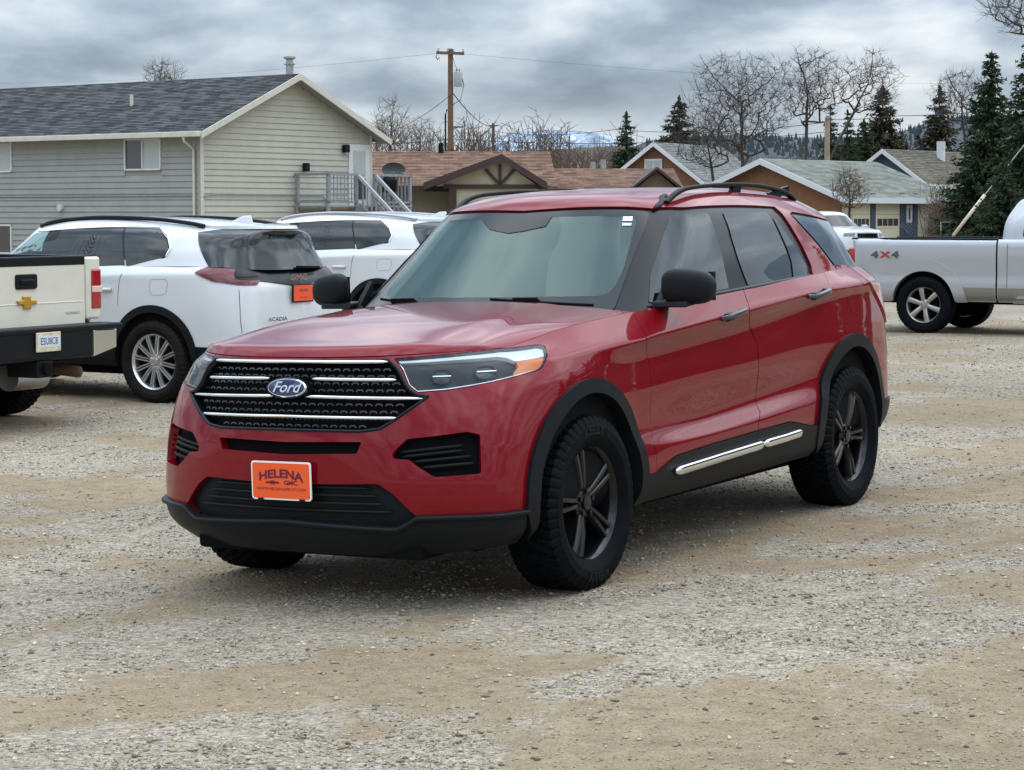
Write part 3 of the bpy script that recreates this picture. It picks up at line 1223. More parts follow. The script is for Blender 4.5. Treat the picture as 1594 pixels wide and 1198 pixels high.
for k in range(nb):
    z0, z1 = k * ex, (k + 1) * ex
    # gable wall boards, clipped under the rake
    zc_ = min(z1, HE + HR - .12)
    inset = max(0.0, (z1 - HE) / sl) if z1 > HE else 0.0
    for a, b in cut_spans(inset, HW - inset, z0, z1, [(door_x[0], door_x[1], 1.93, door_z[1])]):
        if b - a > .1:
            MB().add([(a, .06, z0), (b, .06, z0), (b, .015, z0), (a, .015, z0), (a, .06, z1), (b, .06, z1), (b, .045, z1), (a, .045, z1)],
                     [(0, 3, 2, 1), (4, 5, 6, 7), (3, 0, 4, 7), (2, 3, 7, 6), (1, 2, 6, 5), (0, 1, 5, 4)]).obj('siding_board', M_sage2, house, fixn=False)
    if z1 < HE + .05:
        for a, b in cut_spans(.06, HL, z0, z1, [(w_y[0], w_y[1], *w_z), (*w2_y, *w2_z), (*w3_y, *w3_z)]):
            if b - a > .05:
                MB().add([(0, a, z0), (0, b, z0), (-.045, b, z0), (-.045, a, z0), (0, a, z1), (0, b, z1), (-.012, b, z1), (-.012, a, z1)],
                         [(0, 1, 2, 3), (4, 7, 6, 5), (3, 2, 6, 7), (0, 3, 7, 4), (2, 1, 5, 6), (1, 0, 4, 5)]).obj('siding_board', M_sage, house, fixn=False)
M_shg = shingle_mat('grey_shingle', (.026, .027, .029), (.05, .051, .054), (.105, .106, .11), .45, .16)
rf = roof_slab('roof', HW, HL, HE, HR, .45, .45, M_shg, house)
# fascia along the eave, rake boards, corner boards
ze = HE - sl * .45
MB().box((-.60, -.46, ze - .17), (-.455, HL, ze + .0)).obj('gutter', M_trimw, house, bevel=.02)
MB().box((-.44, -.44, ze - .16), (-.02, HL, ze - .13)).obj('soffit', M_soffit, house)
for sg in (0, 1):
    a = (-.47, ze - .02) if sg == 0 else (HW + .47, ze - .02)
    p = (HW / 2, HE + HR + .0)
    poly = [a, p, (p[0], p[1] - .20), (a[0], a[1] - .20)]
    MB().prism(poly, -.50, -.452, 'xz').obj('rake_board', M_trimw, house)
    soff = [(a[0], a[1] - .10), (p[0], p[1] - .12), (p[0], p[1] - .15), (a[0], a[1] - .13)]
    MB().prism(soff, -.45, .02, 'xz').obj('rake_soffit', M_soffit, house)
MB().box((-.06, -.0, 0), (.10, .012, HE)).obj('corner_board', M_trimw, house)
MB().box((-.062, -.0, 0), (-.046, .12, HE - .1)).obj('corner_board', M_sage, house)
MB().box((HW - .12, -.0, 0), (HW + .02, .012, HE)).obj('corner_board', M_trimw, house)


def window_on_eave(y0, y1, z0, z1, split=.5, dark_first=True):
    wr = MB()
    fwd = .055
    for a, b, c, d in ((y0, y1, z1 - fwd, z1), (y0, y1, z0, z0 + fwd), (y0, y0 + fwd, z0, z1), (y1 - fwd, y1, z0, z1), (y0 + (y1 - y0) * split - .025, y0 + (y1 - y0) * split + .025, z0, z1)):
        wr.box((-.075, a, c), (-.005, b, d))
    wn = wr.obj('window', M_winfr, house, fixn=True)
    ym = y0 + (y1 - y0) * split
    MB().box((-.035, y0 + .04, z0 + .04), (-.02, ym - .01, z1 - .04)).obj('pane', M_pane_l if dark_first else M_pane_d, wn)
    MB().box((-.025, ym + .01, z0 + .04), (-.01, y1 - .04, z1 - .04)).obj('pane', M_pane_d if dark_first else M_pane_l, wn)
    return wn


window_on_eave(w_y[0], w_y[1], *w_z)
window_on_eave(*w2_y, *w2_z, dark_first=True)
window_on_eave(*w3_y, *w3_z, dark_first=False)
# back door with storm glass, lamp, floodlight, vents, conduit
dr = MB().box((door_x[0] - .10, -.015, 1.93), (door_x[1] + .10, .05, door_z[1] + .10)).obj('door', M_winfr, house)
MB().box((door_x[0] + .13, -.03, 2.95), (door_x[1] - .13, -.014, door_z[1] - .12)).obj('door_pane', M_pane_l, dr)
MB().box((door_x[0] + .13, -.03, 2.15), (door_x[1] - .13, -.014, 2.85)).obj('door_pane', M_pane_d, dr)
for (qx, qy, sx, sz) in ((537, 231, .12, .13), (475, 260, .10, .14)):
    p = on_plane(HM, qx, qy, 1, -.03)
    fl_ = MB().box((p.x - sx, -.16, p.z - sz), (p.x + sx, .0, p.z + sz)).obj('wall_light', M_trim, house, bevel=.02)
p = on_plane(HM, 95, 323, 0, -.05)
MB().lathe([(0, -.09), (.12, -.09), (.13, -.05), (.13, 0.03)], 14, 'x', c=(-.05, p.y, p.z)).obj('dryer_vent', M_trimw, house)
p0 = on_plane(HM, 325, 302, 1, -.03); p1 = on_plane(HM, 508, 306, 1, -.03)
MB().tube([(.06, -.02, p0.z - .08), (.5, -.02, p0.z), (p1.x - .2, -.02, p0.z), (p1.x, -.02, p0.z - .15), (p1.x, -.02, p0.z - 1.2)], .022, 6).obj('conduit', M_greywood, house)
MB().tube([(-.055, .3, p0.z - .05), (-.055, HL - 1, p0.z - .05)], .02, 6).obj('conduit', M_greywood, house)
MB().tube([(-.55, .25, ze - .15), (-.50, .25, ze - .30), (-.10, .25, ze - .55), (-.10, .25, .2)], .045, 8).obj('downspout', M_trimw, house)
# flue and vent pipes on the roof
def roof_z(x):
    return HE + sl * (x if x < HW / 2 else HW - x)
pf = on_plane(HM, 451, 122, 0, HW / 2 + .5)
fx, fy = HW / 2 + .5, pf.y
zt = on_plane(HM, 451, 87, 0, fx).z
fl = MB().tube([(fx, fy, roof_z(fx) - .1), (fx, fy, zt - .2)], .13, 14).obj('flue_pipe', M_galv, house, autosm=.6)
MB().lathe([(0, .28), (.20, .26), (.20, .20), (.11, .16), (.11, .06), (.19, .03), (.19, 0), (0, 0)], 16, 'z', c=(fx, fy, zt - .28)).obj('flue_cap', M_galv, fl)
pv = on_plane(HM, 205, 163, 0, 1.9)
q = on_plane(HM, 205, 147, 0, 1.9).z
MB().tube([(1.9, pv.y, roof_z(1.9) - .1), (1.9, pv.y, q)], .06, 10).obj('vent_pipe', M_trimw, house, autosm=.6)

# ---- deck and steps at the back door (its own thing)
deck = empty('deck', 'grey weathered wooden deck with lattice rail and stairs by the back door', 'deck', matrix=HM)
pl0 = on_plane(HM, 511, 290, 1, -1.5).x
dx0, dx1 = pl0, HW + .35
dz = 1.93
for k in range(10):
    y0 = -1.5 + k * .15
    MB().box((dx0, y0, dz - .05), (dx1, y0 + .142, dz)).obj('deck_board', M_greywood, deck, fixn=False)
for (xx, yy) in ((dx0 + .06, -1.44), (dx1 - .06, -1.44), (dx0 + .06, -.1), (dx1 - .06, -.1), (dx0 + 1.45, -1.44), (dx0 + 2.4, -1.44)):
    MB().box((xx - .05, yy - .05, 0), (xx + .05, yy + .05, dz + 1.02)).obj('post', M_greywood, deck, fixn=False)
for a, b in (((dx0, -1.5), (dx0 + 1.5, -1.42)), ((dx0, -1.5), (dx0 + .08, 0)), ((dx1 - .08, -1.5), (dx1, 0)), ((dx0 + 2.35, -1.5), (dx1, -1.42))):
    MB().box((a[0], a[1], dz + .98), (b[0], b[1], dz + 1.06)).obj('top_rail', M_greywood, deck, fixn=False)
    MB().box((a[0] + .01, a[1] + .01, dz + .08), (b[0] - .01, b[1] - .01, dz + .14)).obj('bottom_rail', M_greywood, deck, fixn=False)
for k in range(8):
    x = dx0 + .12 + k * .175
    MB().box((x, -1.475, dz + .1), (x + .035, -1.455, dz + 1.0)).obj('lattice_strip', M_greywood, deck, fixn=False)
for k in range(5):
    z = dz + .2 + k * .17
    MB().box((dx0 + .06, -1.455, z), (dx0 + 1.45, -1.437, z + .03)).obj('lattice_strip', M_greywood, deck, fixn=False)
for k in range(9):
    y = -1.4 + k * .16
    MB().box((dx1 - .06, y, dz + .1), (dx1 - .02, y + .05, dz + 1.0)).obj('baluster', M_greywood, deck, fixn=False)
sx0, sx1 = dx0 + 1.5, dx0 + 2.4
run, nst = 2.3, 9
for k in range(nst):
    z = dz - (k + 1) * dz / (nst + 1)
    y = -1.5 - (k + 1) * run / nst
    MB().box((sx0 + .05, y, z - .04), (sx1 - .05, y + .27, z)).obj('stair_tread', M_greywood, deck, fixn=False)
for xx in (sx0, sx1):
    A = np.array([xx, -1.5, dz + .98]); B = np.array([xx, -1.5 - run, .98])
    dvec = (B - A) / 2; ln = np.linalg.norm(dvec)
    MB().obox((A + B) / 2, dvec, (.045, 0, 0), np.cross(dvec / ln, (1, 0, 0)) * .05).obj('stair_rail', mat('grey_rail_pale', (.36, .37, .39), .8), deck)
    MB().obox((A + B) / 2 - np.array([0, 0, .98]), dvec, (.03, 0, 0), np.cross(dvec / ln, (1, 0, 0)) * .12).obj('stringer', M_greywood, deck)
    for k in range(1, 12):
        c = A + (B - A) * k / 12
        MB().box((xx - .02, c[1] - .02, c[2] - .9), (xx + .02, c[1] + .02, c[2])).obj('baluster', M_greywood, deck, fixn=False)
# bin / dark grill on the deck
MB().lathe([(0, 0), (.22, 0), (.27, .3), (.27, .42), (.18, .55), (0, .58)], 16, 'z', c=(dx1 - .5, -.9, dz + .45)).obj('kettle_grill', M_trim, None, smooth=True)
gr_o = bpy.data.objects['kettle_grill']; gr_o.matrix_world = HM
tag(gr_o, 'black kettle grill standing on the grey deck', 'grill')
for k in range(3):
    a = 2 * math.pi * k / 3
    MB().tube([(dx1 - .5 + .1 * math.cos(a), -.9 + .1 * math.sin(a), dz + .5), (dx1 - .5 + .28 * math.cos(a), -.9 + .28 * math.sin(a), dz)], .014, 6).obj('leg', M_trim, gr_o)
# satellite dish on the far rail
dish = empty('satellite_dish', 'dark green-grey oval satellite dish above the deck rail', 'dish', matrix=HM)
pd = on_plane(HM, 613, 264, 1, -.9)
vs, fs = [], []
nr, na = 5, 24
for i in range(nr + 1):
    r = i / nr
    for k in range(na):
        t = 2 * math.pi * k / na
        dq = -.10 * r * r
        vs.append((pd.x + .40 * r * math.cos(t) * .602 + dq * .799, pd.y - .40 * r * math.cos(t) * .799 + dq * .602, pd.z + .25 * r * math.sin(t)))
for i in range(nr):
    for k in range(na):
        fs.append((i * na + k, i * na + (k + 1) % na, (i + 1) * na + (k + 1) % na, (i + 1) * na + k))
MB().add(vs, fs).obj('reflector', mat('dish_grey', (.06, .075, .07), .5), dish, smooth=True)
MB().tube([(pd.x, pd.y, pd.z - .05), (pd.x, pd.y + .05, pd.z - .35), (pd.x, pd.y + .05, 0.0)], .03, 8).obj('mast', M_galv, dish)
MB().tube([(pd.x, pd.y - .1, pd.z - .22), (pd.x - .1, pd.y - .5, pd.z - .1)], .015, 6).obj('feed_arm', M_galv, dish)

# ---- long brown-roofed building with a timbered gable porch
M_shb = shingle_mat('brown_shingle', (.085, .048, .032), (.155, .088, .058), (.24, .145, .098), .35, .17)
M_brtrim = mat('dark_brown_trim', (.045, .022, .018), .6)
M_olive = mat('olive_stucco', (.34, .31, .225), .85, vary=.1, vscale=2)
M_creamw = mat('cream_stucco', (.50, .45, .32), .85, vary=.06, vscale=2)


def frontal(px0, px1, D, ang=0.0):
    """matrix of a building whose facade starts at column px0: local x along the facade (to the right), y away from camera"""
    X0 = (px0 - IW / 2) / FPX * D
    ca, sa = math.cos(ang), math.sin(ang)
    return Matrix(((ca, -sa, 0, X0), (sa, ca, 0, D), (0, 0, 1, 0), (0, 0, 0, 1)))


def zpx(y, D):
    return CAM_H + (330.6 - y) * D / FPX


BM = frontal(560, 0, 82, .04)
b2 = empty('building', 'long low building with brown shingle roof and a timbered gable over the porch', 'building', matrix=BM)
mpx = 82 / FPX
bw_ = (850 - 560) * mpx
eav, rdg = zpx(286, 82), zpx(236, 86)
MB().box((0, 0, 0), (bw_, 9, eav)).obj('wall', M_olive, b2)
# roof: ridge along x
rp = MB()
n = 22
def slope(mb, x0, x1, y0, z0, y1, z1, n, lift=.02):
    prof = []
    for i in range(n):
        for tt, up in ((i / n, lift), ((i + 1) / n, .003)):
            prof.append((y0 + (y1 - y0) * tt, z0 + (z1 - z0) * tt + up))
    prof += [(y1, z1 - .12), (y0, z0 - .12)]
    mb.prism(prof, x0, x1, 'yz')
slope(rp, -3, bw_ + .4, -.7, eav - .10, 4.5, rdg, n)
slope(rp, -3, bw_ + .4, 9.7, eav - .10, 4.5, rdg, n)
# shingle texture runs along local y, so turn it: separate object with its own frame
ro = rp.obj('roof', None, b2)
M_shb_x = shingle_mat('brown_shingle_x', (.085, .048, .032), (.155, .088, .058), (.24, .145, .098), .35, .17)
_t = M_shb_x.node_tree
for l in list(_t.links):
    if l.to_node.type == 'COMBXYZ' and l.to_socket == l.to_node.inputs[0]:
        src = l.from_node
        _t.links.remove(l)
        _t.links.new(src.outputs[0], [n_ for n_ in _t.nodes if n_.type == 'COMBXYZ'][0].inputs[0])
ro.data.materials.append(M_shb_x)
MB().box((-3, -.80, eav - .30), ((712 - 560) * mpx, -.70, eav - .08)).obj('fascia', M_brtrim, b2)
# porch gable facing the camera
gx0, gx1, gxa = (664 - 560) * mpx, (826 - 560) * mpx, (778 - 560) * mpx
gza, gze = zpx(248, 80.6), zpx(290, 80.6)
gx1 = gxa + (gxa - gx0) * .55
for (xa, za) in ((gx0 - .1, gze - .02), (gx1 + .15, gze - .02)):
    MB().add([(xa, -2.2, za), (gxa, -2.2, gza), (gxa, 4, gza), (xa, 4, za), (xa, -2.2, za + .12), (gxa, -2.2, gza + .14), (gxa, 4, gza + .14), (xa, 4, za + .12)],
             [(0, 1, 2, 3), (4, 5, 6, 7), (0, 1, 5, 4), (1, 2, 6, 5), (2, 3, 7, 6), (3, 0, 4, 7)]).obj('porch_roof', M_shb, b2)
    d_ = np.array([gxa - xa, 0, gza - za])
    MB().add([(xa, -2.28, za - .12), (gxa, -2.28, gza - .10), (gxa, -2.28, gza + .16), (xa, -2.28, za + .14), (xa, -2.19, za - .12), (gxa, -2.19, gza - .10), (gxa, -2.19, gza + .16), (xa, -2.19, za + .14)],
             [(0, 1, 2, 3), (4, 5, 6, 7), (0, 1, 5, 4), (1, 2, 6, 5), (2, 3, 7, 6), (3, 0, 4, 7)]).obj('rake_board', M_brtrim, b2)
fx0, fx1 = (716 - 560) * mpx, gx1 - .15
MB().prism([(fx0 - .9, gze), (fx1, gze), (gxa, gza - .06)], -1.75, -1.6, 'xz').obj('gable_panel', M_creamw, b2)
MB().box((fx0 - .4, -1.72, 0), (fx1, -1.5, gze)).obj('porch_wall', M_creamw, b2)
MB().box((fx0 - .6, -1.86, gze - .10), (fx1 + .3, -1.74, gze + .06)).obj('tie_beam', M_brtrim, b2)
MB().box((fx0 - .42, -1.9, 0), (fx0 - .15, -1.7, gze)).obj('porch_post', M_brtrim, b2)
for a in (-.42, 0, .42):
    c0 = np.array([gxa - .05, -1.82, gze + .05]); c1 = c0 + np.array([a * 1.25, 0, .55 if a else .72])
    dv = (c1 - c0) / 2
    MB().obox((c0 + c1) / 2, dv, (0, .05, 0), np.cross(dv / np.linalg.norm(dv), (0, 1, 0)) * .055).obj('gable_strut', M_brtrim, b2)
# dark vents and pipe on the ridge
MB().box(((680 - 560) * mpx, 4.3, rdg - .1), ((684 - 560) * mpx, 4.5, rdg + .35)).obj('vent_pipe', M_winfr, b2)
MB().box(((684.5 - 560) * mpx, 4.2, rdg - .1), ((692 - 560) * mpx, 4.5, rdg + .32)).obj('roof_vent', M_trim, b2)
MB().prism([((693 - 560) * mpx, 0 + rdg - .2), ((706 - 560) * mpx, rdg + .14), ((716 - 560) * mpx, rdg - .15)], 4.6, 9, 'xz').obj('roof_dormer', M_brtrim, b2)

# lower wing behind the red car's roof
B2M = frontal(812, 0, 88, .02)
b2b = empty('building', 'low brown-roofed wing seen over the red SUV roof', 'building', matrix=B2M)
m2 = 88 / FPX
w_ = (1050 - 812) * m2
e2, r2 = zpx(293, 88), zpx(263, 92)
MB().box((0, 0, 0), (w_, 8, e2)).obj('wall', M_olive, b2b)
rp = MB(); slope(rp, -.5, w_ + .3, -.7, e2 - .05, 4, r2, 16); slope(rp, -.5, w_ + .3, 8.7, e2 - .05, 4, r2, 16)
rp.obj('roof', M_shb_x, b2b)
MB().box((-.5, -.78, e2 - .25), (w_ + .3, -.70, e2 - .04)).obj('fascia', M_brtrim, b2b)
gx = (1018 - 812) * m2
for sg in (-1, 1):
    xa = gx + sg * .95
    MB().add([(xa, -1.3, e2 - .05), (gx, -1.3, r2 - .15), (gx, 3, r2 - .15), (xa, 3, e2 - .05), (xa, -1.3, e2 + .05), (gx, -1.3, r2 - .03), (gx, 3, r2 - .03), (xa, 3, e2 + .05)],
             [(0, 1, 2, 3), (4, 5, 6, 7), (0, 1, 5, 4), (1, 2, 6, 5), (2, 3, 7, 6), (3, 0, 4, 7)]).obj('porch_roof', M_brtrim, b2b)
MB().prism([(gx - .8, e2 - .02), (gx + .8, e2 - .02), (gx, r2 - .2)], -1.0, -.9, 'xz').obj('gable_panel', mat('brown_board', (.13, .09, .055), .8, vary=.2, vscale=4), b2b)
for (qx, hh) in ((932, .55), (948, .75)):
    MB().tube([((qx - 812) * m2, 4, r2 - .1), ((qx - 812) * m2, 4, r2 + hh * .5)], .12, 8).obj('roof_vent', M_galv, b2b)


# ---- gabled houses to the right
def gable_house(name, label, apex_px, apex_py, D, half_w, rise, ln, ang, wall_m, roof_m, trim_m, oe=.4, og=.35, thick=.12):
    """ridge runs away from the camera at heading ang; gable faces the camera. Returns root, matrix, eave height"""
    ax = (apex_px - IW / 2) / FPX * D
    za = zpx(apex_py, D)
    he = za - rise
    # local x to the right along the gable, y away
    ca, sa = math.cos(ang), math.sin(ang)
    M = Matrix(((ca, sa, 0, ax), (-sa, ca, 0, D), (0, 0, 1, 0), (0, 0, 0, 1)))
    root = empty(name, label, 'house', matrix=M)
    MB().prism([(-half_w, 0), (half_w, 0), (half_w, he), (0, za - .08), (-half_w, he)], 0, ln, 'xz').obj('wall', wall_m, root)
    r = roof_slab('roof', 2 * half_w, ln, he, rise, oe, og, roof_m, root, thick=thick)
    r.location = (-half_w, 0, 0)
    s_ = rise / half_w
    for sg in (-1, 1):
        a = (sg * (half_w + oe), he - s_ * oe)
        MB().prism([a, (0, za + .01), (0, za - .22), (a[0], a[1] - .22)], -og - .06, -og - .012, 'xz').obj('rake_board', trim_m, root)
        xx = sg * (half_w + oe)
        MB().box((min(xx, xx + sg * .06), -og, he - s_ * oe - .22), (max(xx, xx + sg * .06), ln + og, he - s_ * oe + .0)).obj('fascia', trim_m, root)
    return root, M, he


M_brick = mat('brown_brick', (.19, .085, .05), .85, vary=.22, vscale=18)
M_rustw = mat('rust_brown_wall', (.20, .095, .045), .8, vary=.12, vscale=5)
M_shl = shingle_mat('pale_grey_shingle', (.105, .107, .10), (.16, .162, .153), (.23, .232, .218), .5, .2)
M_shlg = shingle_mat('pale_green_grey_shingle', (.13, .138, .115), (.19, .198, .168), (.255, .262, .228), .5, .2)
M_shbr = shingle_mat('tan_shingle', (.075, .065, .05), (.12, .105, .08), (.17, .15, .12), .5, .2)
M_whit = mat('white_trim', (.60, .62, .63), .6)
h3, h3M, h3e = gable_house('house', 'brown brick house with steep pale grey roof and a white gable window', 1020, 222, 112, 2.35, 1.75, 9.0, math.radians(26), M_brick, M_shl, M_whit)
wp0, wp1 = on_plane(h3M, 1004, 266, 1, -.02), on_plane(h3M, 1031, 247, 1, -.02)
wn = MB().box((wp0.x, -.09, wp0.z), (wp1.x, -.01, wp1.z)).obj('window', M_winfr, h3)
mx_ = (wp0.x + wp1.x) / 2
MB().box((wp0.x + .08, -.11, wp0.z + .08), (mx_ - .03, -.088, wp1.z - .08)).obj('pane', M_pane_l, wn)
MB().box((mx_ + .03, -.11, wp0.z + .08), (wp1.x - .08, -.088, wp1.z - .08)).obj('pane', M_pane_l, wn)

h4, h4M, h4e = gable_house('house', 'low house with rust brown gable, pale green roof and cream garage doors', 1190, 248, 88, 3.6, 1.35, 7.2, math.radians(44), M_rustw, M_shlg, M_whit, oe=.5)
# eave wall on the right carries the garage: cream wall, posts, doors, blue entry
hw4 = 3.6
MB().box((hw4, .1, 0), (hw4 + .05, 7.1, h4e)).obj('garage_wall', mat('cream_wall', (.60, .55, .40), .8), h4)
def side_box(nm, y0, y1, z0, z1, m_, d0=.05, d1=.10, parent=None):
    return MB().box((hw4 + d0, min(y0, y1), z0), (hw4 + d1, max(y0, y1), z1)).obj(nm, m_, parent or h4)
def sy_(px):
    return on_plane(h4M, px, 330, 0, hw4 + .08).y
M_crd = mat('cream_door', (.66, .61, .45), .6)
for (a, b) in ((1327, 1354), (1363, 1400)):
    y0, y1 = sy_(a), sy_(b)
    g = side_box('garage_door', y0, y1, 0, 2.15, M_crd)
    k = 4
    for i in range(4):
        for j in range(k):
            ya = y0 + (y1 - y0) * (.06 + .225 * j); yb = ya + (y1 - y0) * .19
            if i == 2:
                side_box('door_pane', ya, yb, 1.18, 1.46, M_pane_d, .10, .112, g)
        if i:
            side_box('panel_groove', y0, y1, i * .54 - .006, i * .54 + .006, M_soffit, .10, .104, g)
for px in (1358, 1403, 1424):
    y0 = sy_(px)
    side_box('post', y0 - .14, y0 + .14, 0, h4e, mat('slate_paint', (.06, .075, .10), .6), .05, .14)
y0, y1 = sy_(1407), sy_(1421)
de = side_box('entry_door', y0, y1, 0, 2.2, mat('blue_door', (.05, .075, .125), .6), .05, .12)
side_box('door_window', y0 + .12, y1 - .12, 1.30, 2.0, M_winfr, .12, .135, de)
side_box('door_pane', y0 + .25, y1 - .25, 1.42, 1.9, M_pane_d, .135, .145, de)

M_bluew = mat('blue_wall', (.045, .07, .125), .8, vary=.1)
h5, h5M, h5e = gable_house('house', 'dark blue house with white gable trim and brown shingle roof', 1376, 233, 112, 2.2, 1.5, 7.5, math.radians(40), M_bluew, M_shbr, M_whit)
MB().box((-2.2, -.06, 0), (2.2, -.01, h5e - .2)).obj('lower_wall', mat('red_wall', (.17, .025, .03), .8), h5)
MB().tube([(.6, 4.5, zpx(240, 115) - .6), (.6, 4.5, zpx(221, 115))], .22, 8).obj('chimney', M_whit, h5)
# ------------------------------------------------------------ trees, hedges, poles, wires, hills, fence
M_bark = mat('grey_brown_bark', (.05, .04, .034), .9, vary=.25, vscale=6)
M_twig = mat('twig_brown', (.055, .042, .036), .9)
M_twig_w = mat('twig_warm', (.095, .063, .042), .9)
M_twig_pale = mat('twig_pale', (.105, .083, .068), .9)


def needle_mat(name, dark, light):
    if name in MATS:
        return MATS[name]
    m = bpy.data.materials.new(name); m.use_nodes = True
    t = m.node_tree; b = t.nodes['Principled BSDF']; b.inputs['Roughness'].default_value = .8; b.inputs['Specular IOR Level'].default_value = .2
    at = N(t, 'ShaderNodeAttribute'); at.attribute_name = 'shade'
    r = ramp(t, [(0, dark), (1, light)], at.outputs['Fac'])
    t.links.new(r.outputs[0], b.inputs['Base Color'])
    MATS[name] = m
    return m


M_needle = needle_mat('spruce_needles', (.013, .024, .013), (.050, .072, .034))
M_needle_b = needle_mat('spruce_brownish', (.020, .024, .013), (.066, .060, .033))


def bare_tree(px, D, crown, label, seed, tips=700, twig=M_twig, fork=.35, lean=0.0, group='bare trees', twig_r=.0085, limb_m=None):
    """leafless tree grown toward scattered tip points inside its crown; crown = (centre px, top py, bottom py, half width px)"""
    rng = np.random.default_rng(seed)
    m = D / FPX
    X = (px - IW / 2) / FPX * D
    cx = (crown[0] - px) * m
    zt, zb, hw = zpx(crown[1], D), zpx(crown[2], D), crown[3] * m
    cz, rz = (zt + zb) / 2, (zt - zb) / 2
    root = empty('bare_tree', label, 'tree', group, loc=(X, D, 0))
    # trunk and a wandering leader up into the crown
    P = [np.array([0, 0, -.1])]; par = [-1]
    top = np.array([cx, 0, cz])
    n0 = 12
    base = np.array([0, 0, 0.0])
    wob = np.cumsum(rng.normal(0, .035, (n0, 2)), 0) * zt * .12
    paths = []
    cur = [0]
    for i in range(1, n0 + 1):
        t = i / n0
        q = base + (top - base) * np.array([t ** 1.3, t, t])
        q[0] += wob[i - 1, 0]; q[1] += wob[i - 1, 1]
        P.append(q); par.append(len(P) - 2); cur.append(len(P) - 1)
    paths.append(cur)
    first = int(n0 * fork)
    d = rng.normal(0, 1, (tips, 3)); d /= np.linalg.norm(d, axis=1)[:, None]
    r = rng.random(tips) ** .45 * (1 + .28 * rng.random(tips) ** 3)
    T = d * r[:, None]
    T[:, 2] = np.where(T[:, 2] < 0, T[:, 2] * .9, T[:, 2])
    T = T * np.array([hw, hw * .9, rz]) + np.array([cx, 0, cz])
    order = np.argsort(np.linalg.norm((T - P[first]) / np.array([1, 1, 1.2]), axis=1) + rng.random(tips) * .25 * rz)
    # a few far ones first: they become the main limbs
    far = order[::-1][:9]
    order = list(far) + [o for o in order if o not in set(far)]
    A = np.array(P)
    step = max(.18, rz * .09)
    for o in order:
        p = T[o]
        dv = p - A[first:]
        dist = np.linalg.norm(dv, axis=1)
        cost = dist + .55 * np.maximum(0, A[first:, 2] - p[2] + .15 * dist)
        j = int(np.argmin(cost)) + first
        L = np.linalg.norm(p - A[j])
        if L < step * .5:
            continue
        k = max(2, int(L / step))
        cur = [j]
        side = rng.normal(0, .035, 3) * L
        new = []
        for i in range(1, k + 1):
            t = i / k
            q = A[j] + (p - A[j]) * t + side * math.sin(math.pi * t) + np.array([0, 0, -.05 * L * math.sin(math.pi * t)]) + rng.normal(0, .012, 3) * L
            par.append(cur[-1]); cur.append(len(A) + len(new)); new.append(q)
        A = np.concatenate([A, np.array(new)])
        paths.append(cur)
    n = len(A)
    e = 2.6
    acc = np.zeros(n); kids = np.zeros(n, int)
    for i in range(1, n):
        kids[par[i]] += 1
    for i in range(n - 1, 0, -1):
        if kids[i] == 0:
            acc[i] += twig_r ** e
        acc[par[i]] += acc[i]
    R = np.maximum(acc, twig_r ** e * .5) ** (1 / e) * 1.0
    tr, cr = MB(), MB()
    for c in paths:
        rr = [R[i] for i in c]
        if len(c) > 1:
            rr[0] = min(rr[0], rr[1] * 1.25)
        big = rr[1] > twig_r * 3.2
        if not big:
            rr[-1] *= .5
        (tr if big else cr).tube([A[i] for i in c], rr, 7 if big else 3, cap=False)
        # fine twigs fanning from the outer end of each shoot
        for _ in range(3):
            i0 = c[-1] if rng.random() < .5 else c[max(1, len(c) - 2)]
            dv = A[c[-1]] - A[c[max(0, len(c) - 3)]]
            dv = dv / (np.linalg.norm(dv) + 1e-6) + rng.normal(0, .5, 3) + np.array([0, 0, .25])
            dv /= np.linalg.norm(dv)
            L_ = rng.uniform(.5, 1.1) * step * 2.2
            mid = A[i0] + dv * L_ * .5 + rng.normal(0, .06, 3) * L_
            cr.tube([A[i0], mid, A[i0] + dv * L_ + np.array([0, 0, .08 * L_])], [twig_r * .6, twig_r * .5, twig_r * .3], 3, cap=False)
    tr.obj('trunk', limb_m or M_bark, root, fixn=False, smooth=True)
    cr.obj('crown', twig, root, fixn=False)
    return root


